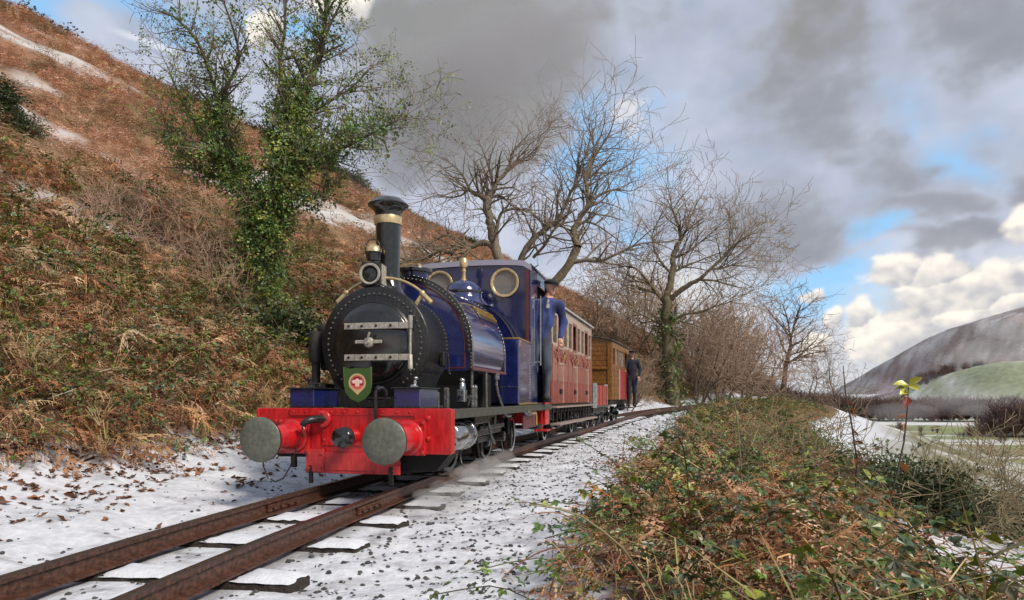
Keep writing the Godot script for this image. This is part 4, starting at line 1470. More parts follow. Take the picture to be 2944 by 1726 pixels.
	b.ball(Vector3(0.84, 0.585, -3.5), Vector3(0.05, 0.05, 0.06), 12, 8)
	obj("pipework", b, M.pipe_grey, t)
	b = MB.new()
	b.tube([Vector3(0.85, 0.57, -3.7), Vector3(0.86, 0.57, -4.0), Vector3(0.86, 0.52, -4.05), Vector3(0.86, 0.4, -4.05)], 0.018, 9)
	obj("copper_pipe", b, M.brass, t)
	b = MB.new()
	b.box(Vector3(0.70, 0.80, -0.95), Vector3(0.09, 0.13, 0.09), 0.012)
	b.cyl(Vector3(0.70, 0.86, -0.95), Vector3(0.70, 0.93, -0.95), 0.04, 12, 0.035, 0.005)
	b.ball(Vector3(0.70, 0.95, -0.95), Vector3(0.035, 0.03, 0.035), 10, 6)
	obj("lubricator", b, M.steel, t)
	b = MB.new()
	for z in [-1.12, -1.22]:
		b.cyl(Vector3(0.76, 0.69, z), Vector3(0.76, 0.88, z), 0.022, 10)
		b.ball(Vector3(0.76, 0.885, z), Vector3(0.028, 0.03, 0.028), 10, 6)
	b.cyl(Vector3(0.74, 0.79, -1.05), Vector3(0.74, 0.79, -1.32), 0.02, 8)
	b.box(Vector3(0.60, 0.78, -0.78), Vector3(0.05, 0.2, 0.05), 0.01)
	b.box(Vector3(0.53, 0.76, -0.72), Vector3(0.04, 0.16, 0.04), 0.01)
	obj("valve", b, M.pipe_grey, t)
	b = MB.new()
	b.tube([Vector3(0.50, 1.20, -0.95), Vector3(0.555, 1.22, -0.95), Vector3(0.565, 1.18, -0.95), Vector3(0.57, 1.03, -0.95), Vector3(0.585, 1.01, -0.95)], 0.009, 7)
	b.box(Vector3(0.51, 1.16, -0.95), Vector3(0.05, 0.14, 0.1), 0.01)
	obj("blower_lever", b, M.grey_iron, t)
	# --- red rear frame plate and step
	b = MB.new()
	b.box(Vector3(0.80, 0.50, -3.85), Vector3(0.02, 0.26, 0.9), 0.004)
	b.box(Vector3(-0.80, 0.50, -3.85), Vector3(0.02, 0.26, 0.9), 0.004)
	obj("rear_frame_plate", b, M.maroon, t)
	b = MB.new()
	b.box(Vector3(0, 0.545, -5.40), Vector3(1.6, 0.36, 0.06), 0.006)
	obj("rear_beam", b, M.red, t)
	b = MB.new()
	b.box(Vector3(0.84, 0.54, -5.05), Vector3(0.02, 0.34, 0.36), 0.004)
	b.box(Vector3(0.84, 0.30, -4.65), Vector3(0.2, 0.02, 0.34), 0.004)
	b.box(Vector3(0.80, 0.48, -4.82), Vector3(0.02, 0.38, 0.03), 0.004)
	obj("cab_step", b, M.red, t)
	for s in [-1, 1]:
		b = MB.new()
		b.cyl(Vector3(s * 0.53, 0.447, -5.43), Vector3(s * 0.53, 0.447, -5.75), 0.1, 16)
		b.cyl(Vector3(s * 0.53, 0.447, -5.75), Vector3(s * 0.53, 0.447, -5.80), 0.18, 28, -1, 0.01)
		obj("rear_buffer", b, M.black, t)
	return t

# ------------------------------------------------------------------ permanent way
func make_track() -> void:
	var t := thing("railway_track", "narrow gauge railway track of rusty rails on snow covered sleepers", "railway track")
	var prof := [Vector2(-0.055, -0.115), Vector2(0.055, -0.115), Vector2(0.055, -0.104), Vector2(0.010, -0.093), Vector2(0.008, -0.035), Vector2(0.025, -0.027), Vector2(0.027, -0.006), Vector2(0.022, 0.0), Vector2(-0.022, 0.0), Vector2(-0.027, -0.006), Vector2(-0.025, -0.027), Vector2(-0.008, -0.035), Vector2(-0.010, -0.093), Vector2(-0.055, -0.104)]
	for side in [-1, 1]:
		for part in 2:                                       # body of the rail, then its running head
			var b := MB.new()
			var s := -7.5
			var m := prof.size()
			var first := true
			while s < 62.0:
				var p := rail_at(s)
				var h := heading(s)
				var right := Vector3(cos(h), 0, sin(h))
				for k in m:
					var kn := (k + 1) % m
					var e: Vector2 = prof[kn] - prof[k]
					var o := Vector2(e.y, -e.x).normalized()
					var is_head: bool = k in [6, 7, 8]
					if is_head != (part == 1):
						continue
					for q in [prof[k], prof[kn]]:
						b.vert(p + right * (side * 0.365 + q.x) + Vector3(0, q.y, 0), right * o.x + Vector3(0, o.y, 0))
				var per := 22 if part == 0 else 6
				if not first:
					var f := b.v.size() - per * 2
					for k in per / 2:
						b.tri(f + k * 2, f + k * 2 + 1, f + per + k * 2 + 1)
						b.tri(f + k * 2, f + per + k * 2 + 1, f + per + k * 2)
				first = false
				s += 0.2 if s < 16.0 else 0.5
			var nm := "rail" if part == 0 else "running_head"
			var par: Node3D = t if part == 0 else t.get_child(t.get_child_count() - 1)
			obj(nm, b, M.rail if part == 0 else M.rail_head, par)
	# fishplates at the joint before the engine
	var rails := [t.get_node("rail"), t.get_node("rail_001")]
	for side in [-1, 1]:
		var b := MB.new()
		var s := -0.52
		var p := rail_at(s)
		var h := heading(s)
		b.xf = Transform3D(Basis(Vector3.UP, -h), p)
		for e in [-1, 1]:
			b.box(Vector3(side * 0.365 + e * 0.021, -0.064, 0), Vector3(0.022, 0.056, 0.46), 0.004)
			for i in 4:
				b.cyl(Vector3(side * 0.365 + e * 0.03, -0.064, -0.17 + i * 0.113), Vector3(side * 0.365 + e * 0.052, -0.064, -0.17 + i * 0.113), 0.016, 6)
		b.box(Vector3(side * 0.365, -0.05, 0.235), Vector3(0.016, 0.09, 0.004))
		obj("fishplate", b, M.rail, rails[0 if side < 0 else 1])
	# sleepers, each with its own cap of snow
	var r2 := RandomNumberGenerator.new()
	r2.seed = 5
	var variants := []
	for k in 4:
		var b := MB.new()
		b.box(Vector3.ZERO, Vector3(1.5, 0.12, 0.23), 0.015)
		var c := MB.new()
		# lumpy slab of snow, thinner at its rim, left off under each rail foot
		for seg in [[-0.748, -0.435], [-0.295, 0.295], [0.435, 0.748]]:
			var nx := int((seg[1] - seg[0]) / 0.049) + 1
			var nz := 7
			var first := c.v.size()
			for i in nx + 1:
				for j in nz + 1:
					var x := lerpf(seg[0], seg[1], float(i) / nx)
					var zz := lerpf(-0.116, 0.116, float(j) / nz)
					var edge := minf(minf(i, nx - i) / 1.5, minf(j, nz - j) / 1.5)
					var hh := 0.064 + 0.024 * clampf(edge, 0.0, 1.0) + n_fine.get_noise_2d(x * 40 + k * 60, zz * 40) * 0.008
					if edge <= 0.0:
						hh = 0.061 + n_fine.get_noise_2d(x * 90 + k * 60, zz * 90) * 0.01
					c.vert(Vector3(x + n_fine.get_noise_2d(zz * 70, k * 9.0) * 0.02 * float(i == 0 or i == nx), hh, zz + n_fine.get_noise_2d(x * 60, k * 17.0) * 0.014 * float(j == 0 or j == nz)), Vector3(0, 1, 0))
			for i in nx:
				for j in nz:
					var q := first + i * (nz + 1) + j
					c.tri(q, q + 1, q + nz + 2); c.tri(q, q + nz + 2, q + nz + 1)
		variants.append([b.mesh(), smooth_up(c).mesh()])
	var s := -6.6
	while s < 46.0:
		var p := rail_at(s)
		var kind: Array = variants[r2.randi() % 4]
		var sl := put_mesh("sleeper", kind[0], M.sleeper, t)
		sl.position = p + Vector3(0, -0.188 + r2.randf_range(-0.006, 0.004), 0)
		sl.rotation.y = -heading(s) + r2.randf_range(-0.025, 0.025)
		sl.position += sl.basis.x * r2.randf_range(-0.03, 0.03)
		if s < 22.0:
			put_mesh("snow_cap", kind[1], M.snow, sl)
		s += 0.845 + r2.randf_range(-0.03, 0.03)

func smooth_up(b: MB) -> MB:
	var n := PackedVector3Array()
	n.resize(b.v.size())
	for t in range(0, b.idx.size(), 3):
		var f := (b.v[b.idx[t + 2]] - b.v[b.idx[t]]).cross(b.v[b.idx[t + 1]] - b.v[b.idx[t]])
		for k in 3:
			n[b.idx[t + k]] += f
	for i in n.size():
		n[i] = n[i].normalized() if n[i].length() > 0 else Vector3.UP
	b.n = n
	return b

# ------------------------------------------------------------------ carriages
func vehicle(called: String, label: String, category: String, s0: float, s1: float) -> Node3D:
	var a := rail_at(s0)
	var c := rail_at(s1)
	return thing(called, label, category, (a + c) / 2, -atan2(c.x - a.x, -(c.z - a.z)))

func running_gear(t: Node3D, zs: Array, half: float, r := 0.24) -> void:
	for z in zs:
		for s in [-1, 1]:
			wheel(t, "wheel", Vector3(s * 0.38, r, z), r, 0, s)
	var b := MB.new()
	for z in zs:
		b.cyl(Vector3(-0.5, r, z), Vector3(0.5, r, z), 0.035, 10)
		for s in [-1, 1]:
			b.box(Vector3(s * 0.52, r + 0.02, z), Vector3(0.12, 0.14, 0.14), 0.02)
			b.box(Vector3(s * 0.52, r + 0.16, z), Vector3(0.05, 0.05, 0.7), 0.012)
			b.box(Vector3(s * 0.50, r + 0.02, z - 0.10), Vector3(0.03, 0.4, 0.03))
			b.box(Vector3(s * 0.50, r + 0.02, z + 0.10), Vector3(0.03, 0.4, 0.03))
	obj("axlebox", b, M.oily, t)
	b = MB.new()
	for e in [-1, 1]:
		for s in [-1, 1]:
			b.cyl(Vector3(s * 0.5, 0.447, e * half), Vector3(s * 0.5, 0.447, e * (half + 0.26)), 0.07, 14)
			b.cyl(Vector3(s * 0.5, 0.447, e * (half + 0.26)), Vector3(s * 0.5, 0.447, e * (half + 0.30)), 0.15, 22, -1, 0.008)
		b.cyl(Vector3(0, 0.447, e * half), Vector3(0, 0.447, e * (half + 0.2)), 0.05, 12)
	obj("buffer", b, M.black, t)

func arched_roof(t: Node3D, hw: float, half: float, eave: float, rise: float, m: Material, thick := 0.03) -> void:
	var p := PackedVector2Array()
	for i in 17:
		var x := lerpf(hw, -hw, i / 16.0)
		p.append(Vector2(x, eave + thick + rise * (1.0 - pow(x / hw, 2.0))))
	for i in 17:
		var x := lerpf(-hw, hw, i / 16.0)
		p.append(Vector2(x, eave + rise * (1.0 - pow(x / hw, 2.0))))
	obj("roof", MB.new().prism(p, -half, half, true), m, t)

func make_coach() -> void:
	var t := vehicle("passenger_coach", "four wheeled red and cream wooden passenger coach directly behind the locomotive", "railway carriage", 6.15, 11.05)
	t.scale = Vector3(0.97, 1.0, 0.96)
	t.position += t.basis.z * 0.09
	var hl := 2.45
	var hw := 0.76
	var b := MB.new()
	b.box(Vector3(0, 0.60, 0), Vector3(1.46, 0.14, hl * 2 - 0.04), 0.01)
	obj("underframe", b, M.oily, t)
	# body shell: panels below, pillars between the windows
	b = MB.new()
	for s in [-1, 1]:
		b.box(Vector3(s * (hw - 0.02), 0.885, 0), Vector3(0.04, 0.41, hl * 2), 0.004)
	obj("lower_panel", b, M.coach_red, t)
	b = MB.new()
	for s in [-1, 1]:
		b.box(Vector3(s * (hw - 0.02), 1.24, 0), Vector3(0.04, 0.30, hl * 2 - 0.002), 0.004)
		b.box(Vector3(s * (hw - 0.02), 1.545, 0), Vector3(0.04, 0.31, hl * 2 - 0.004), 0.004)
	obj("waist_panel", b, M.coach_pink, t)
	b = MB.new()
	for s in [-1, 1]:
		b.box(Vector3(s * (hw - 0.02), 2.375, 0), Vector3(0.04, 0.17, hl * 2), 0.004)
	obj("cantrail", b, M.coach_cream, t)
	for e in [-1, 1]:
		b = MB.new()
		for i in 7:
			b.box(Vector3(-0.63 + i * 0.21, 1.565, e * (hl - 0.025)), Vector3(0.206, 1.76, 0.045), 0.006)
		b.box(Vector3(0, 2.5, e * (hl - 0.025)), Vector3(1.3, 0.12, 0.04), 0.004)
		obj("end_panel", b, M.teak, t)
	worn(mat("coach_frame", Color(0.30, 0.10, 0.07), 0.4), noise_tex(0.02, 0.7, 1.0, 256, 4, 61), 2.0)
	# three compartments, each: quarterlight, door, quarterlight
	for s in [-1, 1]:
		for k in 3:
			var z0 := hl - 0.05 - k * 1.6
			for j in 3:
				var zc := z0 - 0.27 - j * 0.53
				var door := j == 1
				var w := Node3D.new()
				var nm := "door" if door else "window"
				var nn := nm
				var q := 0
				while t.has_node(nn):
					q += 1
					nn = "%s_%03d" % [nm, q]
				w.name = nn
				t.add_child(w)
				b = MB.new()
				for e in [-1, 1]:
					b.box(Vector3(s * (hw - 0.012), 1.995, zc + e * 0.228), Vector3(0.03, 0.60, 0.062), 0.006)
				b.box(Vector3(s * (hw - 0.012), 1.725, zc), Vector3(0.028, 0.06, 0.40), 0.004)
				b.box(Vector3(s * (hw - 0.012), 2.265, zc), Vector3(0.028, 0.06, 0.40), 0.004)
				obj("frame", b, M.coach_frame if door else M.coach_cream, w)
				if not door:
					b = MB.new()
					b.box(Vector3(s * (hw - 0.022), 1.995, zc), Vector3(0.006, 0.49, 0.35))
					obj("pane", b, M.dark_glass, w)
				b = MB.new()
				for e in [-1, 1]:
					b.box(Vector3(s * (hw + 0.006), 1.205, zc + e * 0.262), Vector3(0.022, 1.03, 0.026), 0.004)
				if door:
					b.box(Vector3(s * (hw + 0.006), 1.68, zc), Vector3(0.02, 0.03, 0.5), 0.004)
					b.box(Vector3(s * (hw + 0.006), 1.40, zc), Vector3(0.02, 0.03, 0.5), 0.004)
				obj("beading", b, M.coach_cream if door else M.coach_pink, w)
				if door:
					b = MB.new()
					b.cyl(Vector3(s * hw, 1.50, zc - 0.17), Vector3(s * (hw + 0.05), 1.50, zc - 0.17), 0.018, 8)
					b.cyl(Vector3(s * (hw + 0.04), 1.47, zc - 0.17), Vector3(s * (hw + 0.04), 1.58, zc - 0.17), 0.014, 8)
					obj("handle", b, M.brass, w)
					b = MB.new()
					b.box(Vector3(s * (hw + 0.015), 0.90, zc), Vector3(0.03, 0.09, 0.16), 0.008)
					obj("step_iron", b, M.dark, w)
	# scrolled ornament along the waist
	b = MB.new()
	for s in [-1, 1]:
		for k in 3:
			for j in 9:
				var zc := hl - 0.30 - k * 1.6 - j * 0.13
				var yy := 1.55 + 0.055 * sin(j * 2.1 + k)
				var cpts := []
				for i in 9:
					var a := TAU * i / 8.0 * 0.85 + j
					cpts.append(Vector3(s * (hw + 0.012), yy + sin(a) * 0.05, zc + cos(a) * 0.05))
				b.tube(cpts, 0.013, 5)
	obj("scroll_ornament", b, mat("ornament", Color(0.20, 0.07, 0.05), 0.5), t)
	b = MB.new()
	for z in [-1.6, 0.0, 1.6]:
		b.box(Vector3(0, 1.3, z * 0.98 - 0.0), Vector3(1.40, 1.0, 0.25), 0.03)
	b.box(Vector3(0, 1.6, -0.8), Vector3(1.44, 1.7, 0.03))
	b.box(Vector3(0, 1.6, 0.8), Vector3(1.44, 1.7, 0.03))
	b.box(Vector3(-0.35, 1.6, 0), Vector3(0.03, 1.7, 4.8))
	obj("seat", b, mat("seat_brown", Color(0.07, 0.035, 0.02), 0.8), t)
	arched_roof(t, 0.80, hl + 0.05, 2.455, 0.13, M.roof_grey)
	b = MB.new()
	for s in [-1, 1]:
		b.box(Vector3(s * 0.80, 2.45, 0), Vector3(0.03, 0.04, hl * 2 + 0.1), 0.006)
	obj("gutter", b, M.roof_white, t)
	b = MB.new()
	for s in [-1, 1]:
		b.box(Vector3(s * 0.82, 0.325, 0), Vector3(0.19, 0.035, hl * 2 - 0.1), 0.006)
		b.box(Vector3(s * 0.79, 0.62, 0), Vector3(0.12, 0.03, hl * 2 - 0.1), 0.006)
	obj("footboard", b, mat("footboard", Color(0.24, 0.19, 0.17), 0.8), t)
	b = MB.new()
	for s in [-1, 1]:
		for i in 13:
			b.box(Vector3(s * 0.75, 0.46, -2.3 + i * 0.383), Vector3(0.03, 0.30, 0.03), 0.004)
	obj("step_hanger", b, M.grey_iron, t)
	running_gear(t, [-1.5, 1.5], hl, 0.24)

func make_wagon() -> void:
	var t := vehicle("open_wagon", "small low red open wagon with a pale plank end between coach and brown van", "railway wagon", 11.68, 13.5)
	var hl := 0.91
	var b := MB.new()
	b.box(Vector3(0, 0.46, 0), Vector3(1.3, 0.14, hl * 2), 0.01)
	obj("underframe", b, M.oily, t)
	for s in [-1, 1]:
		for i in 6:
			b = MB.new()
			b.box(Vector3(s * 0.72, 0.81, -0.75 + i * 0.30), Vector3(0.05, 0.56, 0.285), 0.008)
			obj("plank", b, M.wagon_red, t)
		b = MB.new()
		for z in [-0.6, 0.0, 0.6]:
			b.box(Vector3(s * 0.752, 0.80, z), Vector3(0.016, 0.58, 0.045), 0.003)
		b.box(Vector3(s * 0.752, 0.56, 0), Vector3(0.014, 0.05, hl * 2), 0.003)
		obj("strap", b, M.roof_grey, t)
	for e in [-1, 1]:
		for i in 3:
			b = MB.new()
			b.box(Vector3(0, 0.62 + i * 0.195, e * (hl - 0.02)), Vector3(1.5, 0.186, 0.05), 0.008)
			obj("end_plank", b, M.grey_plank, t)
		b = MB.new()
		for s in [-1, 1]:
			b.box(Vector3(s * 0.69, 0.83, e * (hl + 0.012)), Vector3(0.1, 0.62, 0.02), 0.006)
		obj("corner_plate", b, M.roof_white, t)
	running_gear(t, [-0.5, 0.5], hl, 0.2)

func make_van() -> void:
	var t := vehicle("brake_van", "brown varnished plank brake van with arched roof at the end of the train", "railway van", 14.15, 17.4)
	var hl := 1.625
	var hw := 0.77
	var b := MB.new()
	b.box(Vector3(0, 0.60, 0), Vector3(1.4, 0.14, hl * 2), 0.01)
	obj("underframe", b, M.oily, t)
	for e in [-1, 1]:
		for i in 12:
			b = MB.new()
			var y0 := 0.685 + i * 0.138
			b.box(Vector3(0, y0 + 0.067, e * (hl - 0.03)), Vector3(1.46, 0.133, 0.05), 0.008)
			obj("end_plank", b, M.teak, t)
		b = MB.new()
		var arch := PackedVector2Array([Vector2(-0.73, 2.30), Vector2(0.73, 2.30)])
		for i in 9:
			var x := lerpf(0.73, -0.73, i / 8.0)
			arch.append(Vector2(x, 2.335 + 0.13 * (1.0 - pow(x / 0.77, 2.0))))
		b.prism(arch, e * (hl - 0.05), e * (hl - 0.004))
		for s in [-1, 1]:
			b.box(Vector3(s * 0.70, 1.5, e * hl), Vector3(0.13, 1.66, 0.04), 0.01)
		b.box(Vector3(0, 1.57, e * (hl + 0.012)), Vector3(1.27, 0.07, 0.05), 0.012)
		obj("end_frame", b, M.teak, t)
	for s in [-1, 1]:
		for i in 7:
			b = MB.new()
			b.box(Vector3(s * (hw - 0.03), 0.685 + i * 0.138 + 0.067, 0.95), Vector3(0.05, 0.133, 1.2), 0.008)
			obj("side_plank", b, M.teak, t)
		b = MB.new()
		b.box(Vector3(s * (hw - 0.02), 2.25, 0), Vector3(0.05, 0.19, hl * 2), 0.008)
		b.box(Vector3(s * (hw - 0.02), 1.65, 0), Vector3(0.05, 0.1, hl * 2), 0.008)
		for z in [-1.58, -0.75, 0.45, 1.1, 1.58]:
			b.box(Vector3(s * (hw - 0.015), 1.5, z), Vector3(0.06, 1.65, 0.09), 0.008)
		obj("side_frame", b, M.teak, t)
		b = MB.new()
		b.box(Vector3(s * (hw - 0.03), 1.93, 0.78), Vector3(0.01, 0.46, 0.56))
		b.box(Vector3(s * (hw - 0.03), 1.93, -0.15), Vector3(0.01, 0.46, 1.1))
		obj("pane", b, M.glass, t)
		b = MB.new()
		b.box(Vector3(s * (hw - 0.02), 1.14, 0.18), Vector3(0.05, 0.92, 0.3), 0.008)
		b.box(Vector3(s * (hw + 0.16), 1.62, -1.5), Vector3(0.02, 1.0, 0.07), 0.006)
		b.box(Vector3(s * (hw + 0.07), 1.98, -1.5), Vector3(0.2, 0.62, 0.03), 0.006)
		obj("pale_door_post", b, M.coach_cream, t)
		b = MB.new()
		b.box(Vector3(s * (hw - 0.02), 1.14, -0.8), Vector3(0.05, 0.92, 1.55), 0.008)
		obj("red_side_door", b, mat("van_red", Color(0.30, 0.02, 0.035), 0.4), t)
		b = MB.new()
		b.box(Vector3(s * (hw + 0.06), 0.42, -0.6), Vector3(0.25, 0.04, 1.9), 0.006)
		for z in [-1.4, -0.6, 0.2]:
			b.box(Vector3(s * (hw - 0.02), 0.54, z), Vector3(0.03, 0.25, 0.03))
		obj("footboard", b, M.sooty, t)
	b = MB.new()
	b.box(Vector3(0, 1.45, 0), Vector3(1.3, 1.5, 0.04))
	obj("partition", b, M.dark, t)
	arched_roof(t, 0.82, hl + 0.06, 2.345, 0.13, M.roof_grey)
	running_gear(t, [-0.85, 0.85], hl, 0.23)

# ------------------------------------------------------------------ people
# bones: [from, to, radius from, radius to, colour]; one skin is drawn round them all
func figure_mesh(bones: Array, cell: float, k: float) -> MB:
	var field := {}
	for bn in bones:
		var a: Vector3 = bn[0]
		var c: Vector3 = bn[1]
		var rm := maxf(bn[2], bn[3]) + k * 1.6 + cell * 1.5
		var lo := ((Vector3(minf(a.x, c.x), minf(a.y, c.y), minf(a.z, c.z)) - Vector3.ONE * rm) / cell).floor()
		var hi := ((Vector3(maxf(a.x, c.x), maxf(a.y, c.y), maxf(a.z, c.z)) + Vector3.ONE * rm) / cell).ceil()
		var ab := c - a
		var l2 := maxf(ab.length_squared(), 1e-9)
		var flat: Vector3 = bn[5] if bn.size() > 5 else Vector3.ONE
		for i in range(int(lo.x), int(hi.x) + 1):
			for j in range(int(lo.y), int(hi.y) + 1):
				for l in range(int(lo.z), int(hi.z) + 1):
					var p := Vector3(i, j, l) * cell
					var t := clampf((p - a).dot(ab) / l2, 0.0, 1.0)
					var d := ((p - a - ab * t) * flat).length() - lerpf(bn[2], bn[3], t)
					if d > k + cell * 2.0:
						continue
					var key := Vector3i(i, j, l)
					if field.has(key):
						var f: Array = field[key]
						var o: float = f[0]
						var hh := maxf(k - absf(o - d), 0.0) / k
						if d < o:
							f[1] = bn[4]
						f[0] = minf(o, d) - hh * hh * k * 0.25
					else:
						field[key] = [d, bn[4]]
	var b := MB.new()
	var ids := {}
	var far := k + cell * 2.0
	for key in field.keys():
		var base: Vector3i = key
		var sum := Vector3.ZERO
		var cnt := 0
		var vals := []
		for q in 8:
			var kk := base + Vector3i(q & 1, (q >> 1) & 1, (q >> 2) & 1)
			vals.append(field[kk][0] if field.has(kk) else far)
		for e in [[0, 1], [2, 3], [4, 5], [6, 7], [0, 2], [1, 3], [4, 6], [5, 7], [0, 4], [1, 5], [2, 6], [3, 7]]:
			var va: float = vals[e[0]]
			var vb: float = vals[e[1]]
			if (va < 0.0) != (vb < 0.0):
				var t := va / (va - vb)
				var pa := Vector3(e[0] & 1, (e[0] >> 1) & 1, (e[0] >> 2) & 1)
				var pb := Vector3(e[1] & 1, (e[1] >> 1) & 1, (e[1] >> 2) & 1)
				sum += pa.lerp(pb, t)
				cnt += 1
		if cnt:
			var g := Vector3(vals[1] - vals[0] + vals[3] - vals[2] + vals[5] - vals[4] + vals[7] - vals[6], vals[2] - vals[0] + vals[3] - vals[1] + vals[6] - vals[4] + vals[7] - vals[5], vals[4] - vals[0] + vals[5] - vals[1] + vals[6] - vals[2] + vals[7] - vals[3])
			var fold := 1.0 + 0.9 * n_fine.get_noise_3d(base.x * cell * 70.0, base.y * cell * 26.0, base.z * cell * 70.0)
			b.col = (field[key][1] as Color) * Color(fold, fold, fold)
			ids[base] = b.vert((Vector3(base) + sum / cnt) * cell, g.normalized() if g.length() > 0 else Vector3.UP)
	for key in field.keys():
		var p: Vector3i = key
		for ax in 3:
			var st := Vector3i.ZERO
			st[ax] = 1
			if not field.has(p + st):
				continue
			if (field[p][0] < 0.0) == (field[p + st][0] < 0.0):
				continue
			var u := Vector3i.ZERO
			u[(ax + 1) % 3] = 1
			var w := Vector3i.ZERO
			w[(ax + 2) % 3] = 1
			var q := [p, p - u, p - u - w, p - w]
			if q.all(func(x): return ids.has(x)):
				b.tri(ids[q[0]], ids[q[1]], ids[q[2]]); b.tri(ids[q[0]], ids[q[2]], ids[q[3]])
	return b

func join(a: MB, c: MB) -> void:
	var f := a.v.size()
	a.v.append_array(c.v); a.n.append_array(c.n); a.c.append_array(c.c); a.uv.append_array(c.uv)
	for i in c.idx:
		a.idx.append(i + f)

# head about 0.23 m high centred on the origin, looking along +z
func head_bones(at: Transform3D, skin: Color, hair: Color) -> Array:
	var o := []
	for q in [[Vector3(0, 0.025, -0.015), Vector3(0, 0.035, 0.0), 0.086, 0.084, skin], [Vector3(0, -0.03, 0.02), Vector3(0, -0.075, 0.045), 0.066, 0.04, skin], [Vector3(0, 0.0, 0.085), Vector3(0, -0.028, 0.105), 0.010, 0.016, skin], [Vector3(-0.083, -0.01, -0.01), Vector3(-0.087, 0.015, -0.015), 0.014, 0.017, skin], [Vector3(0.083, -0.01, -0.01), Vector3(0.087, 0.015, -0.015), 0.014, 0.017, skin],
		[Vector3(-0.035, 0.028, 0.078), Vector3(-0.05, 0.026, 0.07), 0.010, 0.010, skin], [Vector3(0.035, 0.028, 0.078), Vector3(0.05, 0.026, 0.07), 0.010, 0.010, skin], [Vector3(-0.02, -0.062, 0.074), Vector3(0.02, -0.062, 0.074), 0.009, 0.009, skin * Color(0.8, 0.55, 0.55)],
		[Vector3(0, 0.03, -0.04), Vector3(0, -0.03, -0.05), 0.079, 0.062, hair]]:
		o.append([at * q[0], at * q[1], q[2], q[3], q[4]])
	return o

func hand_bones(at: Transform3D, side: float, skin: Color) -> Array:
	var o := [[at * Vector3(0, 0, 0), at * Vector3(0, -0.075, 0.005), 0.026, 0.032, skin, Vector3.ONE]]
	for i in 4:
		var x := -0.030 + i * 0.020
		var l: float = [0.062, 0.075, 0.070, 0.055][i]
		var k := Vector3(x, -0.085, 0.0)
		var m := k + Vector3(0, -l * 0.55, 0.012)
		o.append([at * k, at * m, 0.0095, 0.009, skin])
		o.append([at * m, at * (m + Vector3(0, -l * 0.35, 0.030)), 0.009, 0.0075, skin])
	o.append([at * Vector3(0.03 * side, -0.02, 0.012), at * Vector3(0.052 * side, -0.06, 0.03), 0.012, 0.010, skin])
	o.append([at * Vector3(0.052 * side, -0.06, 0.03), at * Vector3(0.048 * side, -0.088, 0.042), 0.010, 0.008, skin])
	return o

func cap_mesh(at: Transform3D, flat: bool) -> MB:
	var b := MB.new()
	b.xf = at
	b.col = Color(0.012, 0.012, 0.014)
	if flat:
		b.ball(Vector3(0, 0.075, -0.005), Vector3(0.108, 0.055, 0.125), 20, 10)
	else:
		b.lathe([Vector2(0.093, 0.045), Vector2(0.096, 0.085), Vector2(0.112, 0.10), Vector2(0.115, 0.115), Vector2(0.08, 0.128), Vector2(0, 0.13)], 24)
	var f := b.v.size()
	for i in 9:
		var a := lerpf(-1.0, 1.0, i / 8.0)
		b.vert(Vector3(sin(a) * 0.088, 0.058, cos(a) * 0.085), Vector3(0, 1, 0.2))
		b.vert(Vector3(sin(a) * 0.095, 0.038, cos(a) * 0.10 + 0.055 * cos(a * 1.4)), Vector3(0, 1, 0.2))
	for i in 8:
		var q := f + i * 2
		b.tri(q, q + 1, q + 3); b.tri(q, q + 3, q + 2)
	return b

